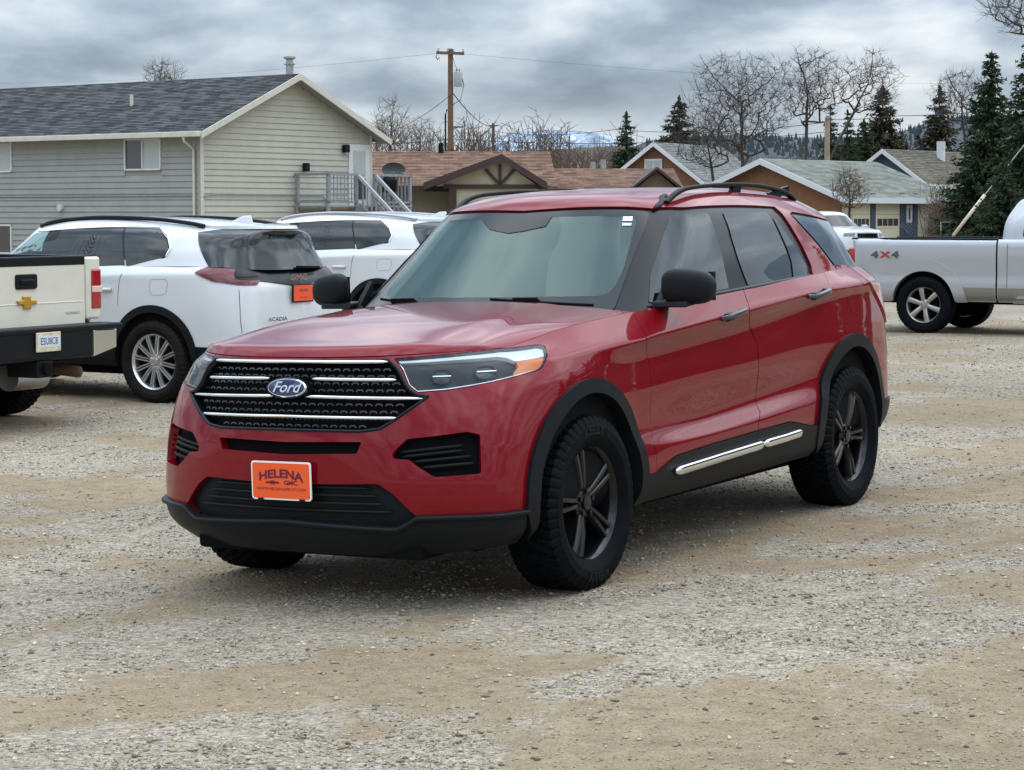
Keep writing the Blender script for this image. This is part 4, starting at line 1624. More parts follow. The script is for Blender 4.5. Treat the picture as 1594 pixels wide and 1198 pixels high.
def conifer(px, D, top_py, half_px, label, seed, material=None, base_z=.3, dens=1.0, group='spruce trees'):
    rng = np.random.default_rng(seed)
    X = (px - IW / 2) / FPX * D
    h = zpx(top_py, D)
    R = half_px / FPX * D
    root = empty('spruce_tree', label, 'tree', group, loc=(X, D, 0))
    MB().tube([(0, 0, -.1), (.02, 0, h * .5), (0, .02, h * .97)], [h * .022 + .05, h * .014 + .03, .015], 8).obj('trunk', M_bark, root, smooth=True)
    V, F, S = [], [], []
    nw = int(26 * dens) + 6
    for i in range(nw):
        t = (i + rng.random() * .6) / nw
        z = base_z + (h - base_z) * t
        rad = R * (1.02 - t) ** .80 * (1.0 if t > .08 else .8) + .06
        nbr = int(7 + 6 * (1 - t))
        for k in range(nbr):
            a = rng.uniform(0, 2 * math.pi)
            L = rad * rng.uniform(.66, 1.12)
            droop = rng.uniform(.0, .30) * (1 - t * .8)
            ca, sa = math.cos(a), math.sin(a)
            tip_up = rng.uniform(.04, .16)
            ns = max(3, int(L / (R * .06)))
            for s_ in range(ns):
                q = (s_ + .5 + rng.uniform(-.3, .3)) / ns
                c = np.array([ca * L * q, sa * L * q, z - droop * L * q + tip_up * L * q * q])
                wd = L * .13 * (1.15 - q) + R * .045
                for _ in range(4):
                    dirv = np.array([ca, sa, -.25]) + rng.normal(0, .55, 3)
                    dirv /= np.linalg.norm(dirv)
                    sd = np.cross(dirv, rng.normal(0, 1, 3)); sd /= np.linalg.norm(sd) + 1e-6
                    ln = wd * rng.uniform(.9, 1.7)
                    o = c + rng.normal(0, wd * .35, 3)
                    b0 = len(V)
                    V += [o - sd * wd * .34, o + sd * wd * .34, o + dirv * ln]
                    F.append((b0, b0 + 1, b0 + 2))
                    sh = rng.random() * .8 + .2 * q
                    S += [sh] * 3
    # leader
    for _ in range(30):
        z = h * rng.uniform(.93, 1.0)
        a = rng.uniform(0, 6.28); wd = R * .05
        b0 = len(V)
        o = np.array([0, 0, z])
        V += [o, o + np.array([math.cos(a) * wd, math.sin(a) * wd, wd]), o + np.array([0, 0, wd * 2.5])]
        F.append((b0, b0 + 1, b0 + 2)); S += [.6] * 3
    me = bpy.data.meshes.new('crown')
    np_mesh(me, np.array(V), np.array(F))
    at = me.attributes.new('shade', 'FLOAT', 'POINT')
    S = S[:len(me.vertices)]
    at.data.foreach_set('value', np.array(S, np.float32))
    me.materials.append(material or M_needle)
    link(bpy.data.objects.new('crown', me), root)
    return root


def thicket(name, label, px0, px1, D, top_fn, n, seed, m_, depth=12, base_z=0.0, cat='thicket', fork=3, r=.02):
    """a far-off mass of bare brush; nobody could count the stems"""
    rng = np.random.default_rng(seed)
    mb = MB()
    for _ in range(n):
        px = rng.uniform(px0, px1)
        d = D + rng.uniform(0, depth)
        X = (px - IW / 2) / FPX * d
        h = zpx(top_fn(px), d) * rng.uniform(.45, 1.05)
        rr = r * d / 100
        p = np.array([X, d, base_z]); ln = h - base_z
        tip = p + np.array([rng.uniform(-.12, .12) * ln, rng.uniform(-.12, .12) * ln, ln])
        mid = (p + tip) / 2 + rng.normal(0, .05, 3) * ln
        mb.tube([p, mid, tip], [rr * 1.6, rr * 1.1, rr * .5], 3, cap=False)
        for _k in range(fork):
            s0 = p + (tip - p) * rng.uniform(.3, .9)
            e0 = s0 + np.array([rng.uniform(-.28, .28), rng.uniform(-.28, .28), rng.uniform(.12, .35)]) * ln * .8
            mb.tube([s0, e0], [rr * .9, rr * .4], 3, cap=False)
            for _j in range(2):
                s1 = s0 + (e0 - s0) * rng.uniform(.3, 1)
                e1 = s1 + np.array([rng.uniform(-.16, .16), rng.uniform(-.16, .16), rng.uniform(.02, .16)]) * ln * .7
                mb.tube([s1, e1], [rr * .6, rr * .35], 3, cap=False)
    o = mb.obj(name, m_, None, fixn=False)
    tag(o, label, cat, kind='stuff')
    return o


# bare trees
bare_tree(1160, 104, (1152, 88, 236, 84), 'large bare tree with a wide rounded crown behind the rust brown house gable', 3, 1300)
bare_tree(1254, 100, (1262, 80, 190, 52), 'bare tree with a tall narrow crown beside the light wooden post', 8, 700)
bare_tree(1246, 110, (1350, 84, 180, 50), 'bare tree leaning far over the dark spruces', 15, 520, fork=.55)
bare_tree(1505, 114, (1488, 108, 196, 44), 'bare tree crown showing above the blue house and spruces', 22, 520)
bare_tree(1118, 96, (1094, 168, 268, 48), 'small bare tree with low spreading limbs before the grey roof', 31, 420)
bare_tree(258, 96, (258, 97, 150, 30), 'bare treetop showing over the dark grey shingle roof', 41, 260, twig=M_twig_pale)
bare_tree(607, 118, (610, 152, 240, 27), 'thin pale bare tree beside the utility pole', 47, 300, twig=M_twig_pale)
bare_tree(650, 124, (652, 184, 245, 32), 'short bushy bare tree behind the brown roof ridge', 53, 300, twig=M_twig_pale)
bare_tree(1690, 42, (1612, -70, 66, 92), 'bare branches hanging in from a tree beside the silver pickup', 61, 520, twig_r=.006)
bare_tree(1322, 80, (1320, 262, 330, 30), 'small bare ornamental tree in front of the garage doors', 67, 260, twig=M_twig_w)
# conifers
conifer(974, 122, 180, 58, 'dark spruce with a bent thin top left of the brick house', 5, M_needle)
conifer(1056, 140, 158, 80, 'broad spruce standing behind the brick house roof', 6, M_needle_b)
conifer(1290, 118, 168, 44, 'narrow spruce beside the light wooden post', 7, M_needle)
conifer(1316, 146, 176, 44, 'narrow brownish spruce next to the broad dark pair', 9, M_needle)
conifer(1370, 150, 144, 95, 'broad brown-topped spruce behind the blue house gable', 10, M_needle_b)
conifer(1342, 148, 190, 55, 'low dark spruce filling in between the taller spruces', 12, M_needle)
conifer(1458, 132, 142, 80, 'spruce with brown dead top beside the blue house roof', 13, M_needle_b)
conifer(1538, 72, 88, 88, 'tall green spruce behind the silver pickup cab', 14, M_needle, dens=1.5)
conifer(1606, 66, 38, 98, 'tallest spruce cut off by the edge behind the pickup', 16, M_needle, dens=1.6)
conifer(1560, 58, 250, 64, 'low spreading spruce next to the pickup cab', 17, M_needle)
# dark trees across the lot, seen as reflections in the doors and side glass
ACROSS = ((25, 22, 9, 2.9), (29, 27, 10.5, 3.2), (33, 31, 9, 3), (26, 31, 7.5, 2.6), (31, 20, 9, 3), (36, 25, 8, 2.8), (23, 35, 9.5, 3.0), (34, 38, 9, 3))
for i, (x, y, hh, rr) in enumerate(ACROSS):
    o = conifer(IW / 2, 60, 330.6 - (hh - CAM_H) * FPX / 60, rr * FPX / 60, 'dark spruce across the lot, mirrored in the red SUV doors', 80 + i, M_needle, group='spruces across the lot', dens=.8)
    o.location = (x, y, 0)

# brush behind the brown roofs and beside the spruces
thicket('brush_thicket', 'brown leafless brush and saplings beyond the brown roofs', 560, 985, 150, lambda p: 206 + 14 * math.sin(p * .05) + 8 * math.sin(p * .17 + 1) + max(0, (p - 820) * .16), 900, 71, M_twig_w, 30)
thicket('brush_thicket', 'dense brown scrub between the garage and the tall spruces', 1442, 1530, 84, lambda p: 288 + 8 * math.sin(p * .2), 420, 72, M_twig_w, 10, r=.014)
thicket('brush_thicket', 'grey brown brush behind the brick house and garage', 1080, 1330, 170, lambda p: 232 + 9 * math.sin(p * .07), 160, 73, M_twig, 25)


# ---- hills
def hill(name, label, D, prof, m_, depth, z0=-5):
    xs_ = np.linspace(prof[0][0], prof[-1][0], 120)
    ys_ = np.interp(xs_, [p[0] for p in prof], [p[1] for p in prof])
    rows = 14
    V = []
    for i, (px, py) in enumerate(zip(xs_, ys_)):
        for j in range(rows):
            t = j / (rows - 1)
            d = D - depth * (1 - t)
            X = (px - IW / 2) / FPX * D
            zt = zpx(py, D)
            rough = (vnoise(np.array([px * 1.0]), np.array([j * 9.0]), 6.0, 5)[0] - .5) * .16 + (vnoise(np.array([px * 1.0]), np.array([j * 9.0]), 2.2, 6)[0] - .5) * .08
            V.append((X * (d / D) ** .3, d, z0 + (zt - z0) * (t ** .8) * (1 + rough * (1 - t) * 1.6) + rough * .15 * zt))
    F = [(i * rows + j, (i + 1) * rows + j, (i + 1) * rows + j + 1, i * rows + j + 1) for i in range(119) for j in range(rows - 1)]
    o = mesh_obj(name, V, F, m_, None, True)
    o['kind'] = 'structure'
    o['label'] = label
    return o


def snow_mat():
    m = bpy.data.materials.new('hazed_snow_slope'); m.use_nodes = True
    t = m.node_tree; b = t.nodes['Principled BSDF']; b.inputs['Roughness'].default_value = .9
    tc = N(t, 'ShaderNodeTexCoord')
    nz = N(t, 'ShaderNodeTexNoise'); nz.inputs['Scale'].default_value = .011; nz.inputs['Detail'].default_value = 10; nz.inputs['Roughness'].default_value = .68
    t.links.new(tc.outputs['Object'], nz.inputs['Vector'])
    r = ramp(t, [(.40, (.10, .14, .20)), (.50, (.22, .28, .36)), (.60, (.48, .55, .62))], nz.outputs['Fac'])  # blue haze of the distance is mixed into the snow and forest tones
    t.links.new(r.outputs[0], b.inputs['Base Color'])
    return m


hill('mountain', 'distant snow covered mountain', 8800, [(700, 262), (760, 220), (800, 207), (850, 203), (890, 204), (925, 208), (960, 216), (1010, 232), (1060, 250)], snow_mat(), 1800)
hill('hill', 'dark wooded ridge behind the houses', 900, [(900, 262), (1000, 222), (1060, 214), (1120, 211), (1200, 213), (1300, 218), (1400, 206), (1440, 192), (1500, 182), (1560, 180), (1700, 190), (1900, 230)],
     mat('wooded_slope', (.052, .064, .074), .95, vcol2=(.034, .044, .052), vscale=.05), 300)
hill('hill', 'low brown rise behind the brush', 330, [(380, 290), (560, 250), (760, 238), (960, 228), (1060, 240), (1200, 262)], mat('brown_slope', (.085, .058, .04), .95, vcol2=(.05, .035, .025), vscale=.08), 120)
# small evergreens along the ridge line: a far wood that reads as one mass
rngw = np.random.default_rng(5)
mbw = MB()
for _ in range(900):
    px = rngw.uniform(1005, 1580)
    py = np.interp(px, [1000, 1060, 1120, 1200, 1300, 1400, 1440, 1500, 1560], [222, 214, 211, 213, 218, 206, 192, 182, 180]) + rngw.uniform(-1, 26) ** 1.0
    d = 900 - rngw.uniform(0, 60) - max(0, (py - 212)) * 4
    X = (px - IW / 2) / FPX * d; z = zpx(py, d)
    hh = rngw.uniform(.6, 2.4); rr = hh * .4
    a = [(X + rr * math.cos(q), d + rr * math.sin(q), z - 1.0) for q in (0.3, 2.4, 4.5)] + [(X, d, z + hh)]
    mbw.add(a, [(0, 1, 3), (1, 2, 3), (2, 0, 3)])
tag(mbw.obj('ridge_forest', mat('far_forest', (.035, .047, .056), .95), None, fixn=False), 'dark evergreen wood along the far ridge', 'forest', kind='stuff')

# ---- utility poles and wires
M_pole = mat('pole_wood', (.14, .085, .05), .85, vary=.25, vscale=3)
M_pole_lt = mat('pale_pole_wood', (.30, .235, .17), .85, vary=.2, vscale=3)
M_wire = mat('cable_black', (.03, .03, .032), .7)
PD = 104
px_x = (702 - IW / 2) / FPX * PD
pole = empty('utility_pole', 'brown wooden utility pole with crossarm and grey transformer can', 'pole', loc=(px_x, PD, 0))
zt = zpx(79, PD); mm = PD / FPX
MB().tube([(0, 0, -.2), (0, 0, zt)], [.17, .12], 12).obj('shaft', M_pole, pole, autosm=.6)
arm = MB().obox((0, -.16, zpx(86, PD)), (.64, .32, 0), (0, .06, 0), (0, 0, .065)).obj('crossarm', M_pole, pole)
for k, xx in enumerate((-.55, -.12, .14, .58)):
    MB().lathe([(0, 0), (.035, 0), (.05, .05), (.03, .10), (.05, .14), (0, .18)], 8, 'z', c=(xx, -.16 + xx * .5, zpx(86, PD) + .06)).obj('insulator', M_galv, arm)
MB().tube([(-.60, -.46, zpx(86, PD)), (-.66, -.46, zpx(92, PD)), (-.58, -.46, zpx(97, PD)), (-.50, -.46, zpx(93, PD))], .022, 6).obj('cutout', M_trim, arm)
tc_x = (714 - 702) * mm
can = MB().lathe([(0, 0), (.19, 0), (.20, .03), (.20, .62), (.17, .68), (0, .70)], 18, 'z', c=(tc_x, -.1, zpx(137, PD))).obj('transformer', mat('transformer_grey', (.33, .36, .35), .5), pole, autosm=.6)
for dx in (-.08, .06):
    MB().tube([(tc_x + dx, -.1, zpx(116, PD)), (tc_x + dx, -.1, zpx(110, PD))], .035, 6).obj('bushing', M_galv, can)
MB().tube([(tc_x + .15, -.1, zpx(118, PD)), (tc_x + .26, -.1, zpx(135, PD)), (tc_x + .1, -.1, zpx(158, PD)), (.08, -.1, zpx(165, PD))], .018, 6).obj('lead_cable', M_wire, pole)
MB().tube([(.1, -.12, zpx(90, PD)), (.22, -.12, zpx(105, PD)), (tc_x, -.1, zpx(113, PD))], .012, 5).obj('lead_cable', M_wire, pole)
MB().tube([(-.24, 0, 0), (-.24, 0, zpx(180, PD)), (-.16, 0, zpx(172, PD))], .04, 6).obj('riser_conduit', M_trim, pole)
MB().obox((.3, 0, zpx(199, PD)), (.3, 0, 0), (0, .03, 0), (0, 0, .035)).obj('bracket_arm', M_pole, pole)
def pole_simple(px, D, top, label, m_=M_pole, lean=0.0, arm=True):
    X = (px - IW / 2) / FPX * D
    r = empty('utility_pole', label, 'pole', loc=(X, D, 0))
    MB().tube([(0, 0, -.2), (lean, 0, zpx(top, D))], [.15, .11], 10).obj('shaft', m_, r, autosm=.6)
    if not arm:
        MB().lathe([(0, 0), (.06, 0), (.08, .06), (.04, .14), (0, .16)], 8, 'z', c=(lean, 0, zpx(top, D))).obj('insulator', M_galv, r)
        return r
    MB().obox((lean, -.12, zpx(top + 4, D)), (.35, 0, 0), (0, .05, 0), (0, 0, .05)).obj('crossarm', m_, r)
    return r
pole_simple(768, 175, 193, 'short far utility pole above the brown brush')
pole_simple(1285, 98, 184, 'light wooden post in front of the narrow spruce', M_pole_lt, arm=False)


def wire(label, pts, r=.018, sag=.0):
    P = []
    for (a, b) in zip(pts[:-1], pts[1:]):
        A, B = np.array(a), np.array(b)
        for k in range(10):
            t = k / 10
            q = A + (B - A) * t
            q[2] -= sag * 4 * t * (1 - t)
            P.append(q)
    P.append(np.array(pts[-1]))
    return tag(MB().tube(P, r, 4).obj('overhead_wire', M_wire, None, smooth=True), label, 'wire')


def wp_(x, y, D):
    return tuple(at_depth(x, y, D))


wire('service wire sloping from the transformer pole to the sage house', [wp_(700, 148, PD), wp_(572, 214, 86)], .016, .3)
wire('wire sloping down from the transformer pole toward the short far pole', [wp_(706, 146, PD), wp_(768, 197, 175)], .024, .4)
wire('upper wire crossing to the light wooden post over the brick house', [wp_(768, 204, 175), wp_(960, 201, 130), wp_(1285, 190, 98)], .020, .3)
wire('lower wire running level past the transformer pole', [wp_(560, 222, 108), wp_(702, 216, PD), wp_(1000, 222, 100), wp_(1285, 205, 98)], .018, .1)
wire('wire running right from the light post into the tall spruce', [wp_(1285, 186, 98), wp_(1400, 180, 90), wp_(1560, 170, 76)], .018, .05)
wire('faint high line crossing the sky beside the transformer crossarm', [wp_(-60, 128, 190), wp_(688, 82, PD)], .006, .5)
wire('faint high line leaving the transformer crossarm to the right', [wp_(725, 84, PD), wp_(1660, 128, 190)], .006, .6)
gw = empty('guy_wire', 'cream guy-wire guard slanting up beside the silver pickup bed', 'guy wire', loc=(0, 0, 0))
A, B, C_ = wp_(1484, 366, 64), wp_(1533, 303, 64), wp_(1640, 168, 64)
MB().tube([A, B], .05, 8).obj('guard_tube', mat('cream_guard', (.62, .55, .40), .5), gw, smooth=True)
MB().tube([B, C_], .016, 6).obj('cable', M_galv, gw)
MB().tube([A, np.array(A) + (np.array(A) - np.array(B)) * 1.2], .016, 6).obj('cable', M_galv, gw)

# ---- chain-link fence by the scrub
fe = empty('fence', 'grey chain-link fence behind the silver pickup bed', 'fence', loc=(0, 0, 0))
FD = 72
for px in (1465, 1490, 1515, 1540, 1565):
    p = at_depth(px, 350, FD)
    MB().tube([(p.x, FD, 0), (p.x, FD, zpx(345, FD))], .03, 8).obj('post', M_galv, fe)
p0, p1 = at_depth(1465, 346, FD), at_depth(1570, 346, FD)
MB().tube([(p0.x, FD, zpx(346, FD)), (p1.x, FD, zpx(346, FD))], .022, 6).obj('top_rail', M_galv, fe)
mbf = MB()
zt_ = zpx(347, FD)
x = p0.x
while x < p1.x:
    for s_ in (1, -1):
        mbf.tube([(x, FD, 0), (x + s_ * zt_, FD, zt_)], .004, 3, cap=False)
    x += .12
tag(mbf.obj('wire_mesh', M_galv, fe, fixn=False), kind='stuff')
# ------------------------------------------------------------ the red SUV
RED_M = car_matrix(CAR_O, CAR_TH, CAR_PHI, CAR_CP)
suv = empty('suv', 'dark red mid-size SUV with black wheels and orange front plate, parked alone on the gravel', 'suv', matrix=RED_M)
TR = 0.393            # tyre radius


def net(levels):
    """levels: list of station lists -> (stations, levels, 3)"""
    return np.array(levels, float).transpose(1, 0, 2)


xs = [.36, 0, -.5, -1.1, -1.75, -2.4, -3.0, -3.4]


def lev(front, ys, zs, rear):
    return front + [(x, y, z) for x, y, z in zip(xs, ys, zs)] + rear


RED_LOW = net([
    lev([(.86, 0, .255), (.845, .28, .255), (.79, .52, .26), (.70, .71, .27), (.57, .83, .28)],
        [.90, .92, .925, .93, .93, .93, .92, .90], [.30, .32, .33, .335, .34, .345, .35, .36],
        [(-3.66, .82, .38), (-3.85, .65, .38), (-3.9, .32, .38), (-3.92, 0, .38)]),
    lev([(.95, 0, .335), (.935, .29, .335), (.88, .55, .34), (.775, .76, .345), (.63, .90, .355)],
        [.965, .97, .97, .97, .97, .97, .965, .95], [.37, .39, .40, .40, .405, .41, .42, .43],
        [(-3.74, .865, .43), (-3.95, .68, .43), (-4.03, .33, .43), (-4.06, 0, .43)]),
    lev([(.965, 0, .42), (.95, .295, .42), (.90, .555, .425), (.795, .77, .44), (.65, .915, .45)],
        [.978, .985, .982, .982, .982, .985, .985, .965], [.46, .47, .48, .49, .50, .51, .51, .51],
        [(-3.78, .88, .51), (-3.98, .69, .50), (-4.06, .34, .49), (-4.09, 0, .49)]),
    lev([(.965, 0, .57), (.95, .295, .57), (.90, .555, .57), (.795, .77, .57), (.65, .912, .57)],
        [.975, .985, .978, .985, .987, .987, .985, .965], [.57, .57, .575, .585, .605, .635, .65, .65],
        [(-3.79, .88, .65), (-4.0, .69, .64), (-4.08, .34, .63), (-4.11, 0, .63)]),
    lev([(.955, 0, .72), (.94, .29, .72), (.885, .545, .715), (.78, .76, .71), (.635, .905, .71)],
        [.972, .985, .958, .938, .938, .952, .985, .965], [.71, .70, .665, .655, .69, .735, .79, .80],
        [(-3.79, .88, .80), (-3.99, .69, .79), (-4.07, .34, .78), (-4.10, 0, .78)]),
    lev([(.935, 0, .84), (.92, .28, .84), (.865, .53, .84), (.755, .745, .84), (.61, .885, .84)],
        [.965, .985, .962, .960, .962, .970, .985, .96], [.84, .85, .86, .87, .89, .93, .97, .98],
        [(-3.77, .875, .98), (-3.97, .68, .97), (-4.05, .34, .96), (-4.08, 0, .96)]),
    lev([(.92, 0, .95), (.905, .27, .95), (.845, .515, .955), (.725, .72, .955), (.58, .85, .96)],
        [.945, .972, .948, .946, .948, .955, .966, .945], [.965, .985, 1.01, 1.045, 1.09, 1.145, 1.18, 1.18],
        [(-3.73, .86, 1.17), (-3.93, .67, 1.15), (-4.02, .34, 1.15), (-4.05, 0, 1.15)]),
    lev([(.905, 0, 1.04), (.89, .26, 1.04), (.825, .50, 1.045), (.70, .685, 1.05), (.55, .80, 1.055)],
        [.895, .945, .980, .989, .990, .988, .978, .947], [1.06, 1.075, 1.09, 1.125, 1.165, 1.21, 1.235, 1.245],
        [(-3.70, .85, 1.245), (-3.88, .65, 1.23), (-3.97, .33, 1.22), (-4.0, 0, 1.22)]),
    lev([(.885, 0, 1.092), (.868, .25, 1.093), (.80, .48, 1.098), (.67, .64, 1.103), (.52, .735, 1.106)],
        [.79, .825, .86, .91, .925, .92, .895, .85], [1.115, 1.165, 1.205, 1.243, 1.275, 1.305, 1.325, 1.33],
        [(-3.68, .76, 1.32), (-3.83, .58, 1.30), (-3.90, .3, 1.29), (-3.92, 0, 1.29)]),
])
H1 = Hull(RED_LOW, 0.013, sharp={2: .3, 3: .7, 4: .4, 6: .6, 7: .85}, matrix=RED_M)

gst = [
    [(-.55, 0, 1.20), (-.59, .35, 1.20), (-.67, .62, 1.20), (-.77, .79, 1.205), (-.90, .872, 1.215), (-1.2, .905, 1.24), (-1.75, .918, 1.265), (-2.4, .912, 1.295),
     (-3.0, .885, 1.315), (-3.4, .84, 1.32), (-3.66, .75, 1.31), (-3.80, .57, 1.29), (-3.86, .3, 1.28), (-3.88, 0, 1.28)],
    [(-.88, 0, 1.49), (-.915, .33, 1.485), (-1.0, .575, 1.475), (-1.105, .715, 1.465), (-1.22, .795, 1.465), (-1.46, .83, 1.48), (-1.85, .84, 1.495), (-2.4, .835, 1.51),
     (-2.95, .81, 1.515), (-3.3, .77, 1.51), (-3.56, .68, 1.50), (-3.71, .53, 1.49), (-3.78, .28, 1.49), (-3.80, 0, 1.49)],
    [(-1.165, 0, 1.735), (-1.20, .31, 1.73), (-1.285, .52, 1.715), (-1.39, .625, 1.695), (-1.50, .685, 1.685), (-1.68, .715, 1.69), (-1.95, .725, 1.695), (-2.4, .725, 1.695),
     (-2.9, .705, 1.68), (-3.25, .665, 1.655), (-3.52, .59, 1.64), (-3.68, .47, 1.635), (-3.75, .25, 1.64), (-3.77, 0, 1.64)],
    [(-1.235, 0, 1.762), (-1.27, .30, 1.755), (-1.345, .48, 1.742), (-1.44, .575, 1.728), (-1.54, .62, 1.727), (-1.70, .64, 1.742), (-1.97, .645, 1.758), (-2.4, .645, 1.757),
     (-2.9, .625, 1.735), (-3.24, .59, 1.705), (-3.50, .52, 1.68), (-3.68, .42, 1.665), (-3.80, .23, 1.665), (-3.83, 0, 1.665)],
    [(-1.42, 0, 1.79), (-1.43, .2, 1.787), (-1.46, .32, 1.782), (-1.52, .38, 1.778), (-1.6, .40, 1.782), (-1.75, .41, 1.79), (-2.0, .41, 1.795), (-2.4, .41, 1.793),
     (-2.85, .40, 1.773), (-3.15, .38, 1.75), (-3.35, .33, 1.732), (-3.48, .27, 1.72), (-3.55, .15, 1.713), (-3.57, 0, 1.712)],
    [(-1.6, 0, 1.80), (-1.6, .002, 1.80), (-1.62, .003, 1.801), (-1.66, .004, 1.803), (-1.72, .005, 1.805), (-1.85, .005, 1.807), (-2.05, .005, 1.808), (-2.4, .005, 1.805),
     (-2.8, .005, 1.785), (-3.0, .005, 1.773), (-3.1, .004, 1.765), (-3.18, .003, 1.757), (-3.22, .002, 1.753), (-3.25, 0, 1.75)],
]
H2 = Hull(net(gst), 0.013, sharp={2: .35}, matrix=RED_M)

# ---- hood: a patch between the nose edge, the fender seams and the cowl
def hood_grid(ns=81, ntt=70):
    top = H1.va[-1]
    # nose edge: u such that the ends sit where the seam meets the lamp
    uend = None
    for k in range(H1.nu // 2, H1.nu):
        if H1.G[k, -1, 0] < .47:
            uend = k; break
    urear = next(k for k in range(H1.nu // 2, H1.nu) if H1.G[k, -1, 0] < -.60)
    c = H1.nu // 2
    S_ = np.linspace(-1, 1, ns)
    T_ = np.linspace(0, 1, ntt)
    edge = H1.G[:, -1]
    def E(kf):
        k = np.clip(kf, 0, H1.nu - 1.001); i = k.astype(int); a = (k - i)[:, None]
        return edge[i] * (1 - a) + edge[i + 1] * a
    front = E(c + S_ * (uend - c))
    left = E(uend + T_ * (urear - uend))
    right = left * np.array([1, -1, 1])
    rear = np.stack([-.50 - .10 * S_ ** 2, left[-1, 1] * S_, left[-1, 2] + (1.262 - left[-1, 2]) * (1 - np.abs(S_) ** 2.4)], 1)
    rear[0], rear[-1] = right[-1], left[-1]
    G = np.zeros((ns, ntt, 3))
    for i, s_ in enumerate(S_):
        q = (s_ + 1) / 2
        for j, t in enumerate(T_):
            t2 = t
            C = ((1 - t2) * front[i] + t2 * rear[i] + (1 - q) * right[j] + q * left[j]
                 - ((1 - q) * (1 - t2) * right[0] + q * (1 - t2) * left[0] + (1 - q) * t2 * right[-1] + q * t2 * left[-1]))
            cr = (1 - abs(s_) ** 3)
            q_ = min(1.0, t / .045); q_ = q_ + .12 * math.sin(math.pi * q_)
            C[2] += .040 * (1 - abs(s_) ** 5) * min(q_, 1.0 + .02) * (1 - t) ** .9
            # raised centre with a defined shoulder that narrows rearwards
            yb = .66 - .10 * t
            k = 1 / (1 + math.exp((abs(s_) - yb) / .022))
            C[2] += .014 * k * (1 - math.exp(-t * 9)) * (1 - t * .45)
            # shallow trough outside the shoulder
            C[2] -= .006 * math.exp(-((abs(s_) - yb - .10) / .07) ** 2) * (1 - math.exp(-t * 8)) * (1 - t)
            G[i, j] = C
    return G


H3 = Hull(None, grid=hood_grid(), matrix=RED_M, mirror=True)
e = 0.004
hood = H3.panel('hood', round_poly([(H3.ua[0] + e, H3.va[0] + e), (H3.ua[-1] - e, H3.va[0] + e), (H3.ua[-1] - e, H3.va[-1]), (H3.ua[0] + e, H3.va[-1])], .02), M_red, suv, thick=.007, step=.022)

# ---- outlines traced on the lower hull (left half)
top = H1.va[-1]
C0 = lambda z: np.array([0.0, H1.F(0.0, z)[1]])
grille_half = [np.array([0, C0(1.083)[1]])] + H1.path([(606, 558.5), (635, 601), (650, 613), (671, 615.5), (650, 631), (620, 652), (592, 669), (560, 673)]) + [C0(.783)]
grille_o = round_poly(mir(grille_half), .015)
lamp = round_poly(H1.path([(613, 557.6), (722, 547.8), (779, 541.3), (836, 535.6), (848, 537.6), (851.5, 548), (848.5, 565), (842, 575), (807, 585.5), (764, 595), (693, 607.7), (650, 611), (636, 600)]), .012)
fog = round_poly(H1.path([(610, 707), (617, 698.5), (634, 683), (727, 671.5), (747.4, 675.8), (749.4, 736.8), (676.5, 742.5), (651, 727), (636.7, 715.5), (612.6, 714)]), .012)
slot_o = round_poly(mir([C0(.735), H1.F(.38, .742), H1.F(.36, .692), C0(.682)]), .012)
low_half = [C0(.555)] + H1.path([(588, 753), (612, 769), (649, 804), (634, 815), (619, 822)]) + [C0(.392)]
low_o = round_poly(mir(low_half), .015)
lip_line = [C0(.398)] + H1.path([(619, 822), (634, 815), (650, 804.5), (790, 798.5), (823, 792.5)])
sill_line = H1.path([(996, 743), (1023, 735), (1053, 708.6), (1110, 690), (1177.6, 670.4), (1230, 656), (1258, 661.5), (1277, 659)])


def arch_poly(cx, cz, r, ztop=None, n=40, fl=1.0):
    """wheel opening in side projection, running down past the sill"""
    pts = [('S', cx + r * 1.0, .34)]
    for k in range(n + 1):
        a = math.pi * k / n
        pts.append(('S', cx + r * math.cos(a), cz + r * fl * math.sin(a)))
    pts.append(('S', cx - r * 1.0, .34))
    return pts


AF, AR = (0.0, TR), (-3.025, TR)
archF = H1.path(arch_poly(0.015, .42, .455, fl=1.02))
archR = H1.path(arch_poly(-3.02, .42, .455, fl=1.05))
for a in (archF, archR):      # continue below the hull edge
    a[0] = np.array([a[1][0], -0.05]); a[-1] = np.array([a[-2][0], -0.05])
flareF = H1.path(arch_poly(0.02, .42, .528, fl=1.0)); flareR = H1.path(arch_poly(-3.01, .42, .528, fl=1.04))
flareF[0] = np.array([flareF[1][0], -0.05]); flareF[-1] = np.array([flareF[-2][0], -0.05])
flareR[0] = np.array([flareR[1][0], -0.05]); flareR[-1] = np.array([flareR[-2][0], -0.05])
tailp = round_poly(H1.path([(1351, 439), (1372, 440), (1384, 452), (1383.5, 490), (1380, 503), (1369, 473)]), .012)
# doors
fd = H1.path([(990, 492), (1006.7, 528), (1009.4, 560), (1013, 610), (1018, 690), (1022, 734)])
md = H1.path([(1180, 669), (1181, 655), (1183, 640), (1176.8, 613.7), (1178, 533.6), (1167, 485.5), (1157, 450)])
rd = H1.path([(1311, 507), (1300.6, 472), (1290, 440), (1283, 424)])
E1 = np.array([fd[0][0], top]); E2 = np.array([md[-1][0], top]); E3 = np.array([rd[-1][0], top])
doorF = [E1] + fd[1:] + [s_ for s_ in sill_line[2:5]] + md + [E2]
# rear door: bounded by middle seam, sill, flare, rear seam
fr_edge = [q for q in H1.path([('S', -3.01 + .528 * math.cos(a), .42 + .528 * 1.04 * math.sin(a)) for a in np.linspace(.25, 1.22, 14)])]
doorR = [E2] + md[::-1] + sill_line[5:7] + fr_edge + rd + [E3]
tank = round_poly(H1.path([(1318, 462), (1340, 455), (1346, 485), (1341, 490), (1326, 491)]), .02)

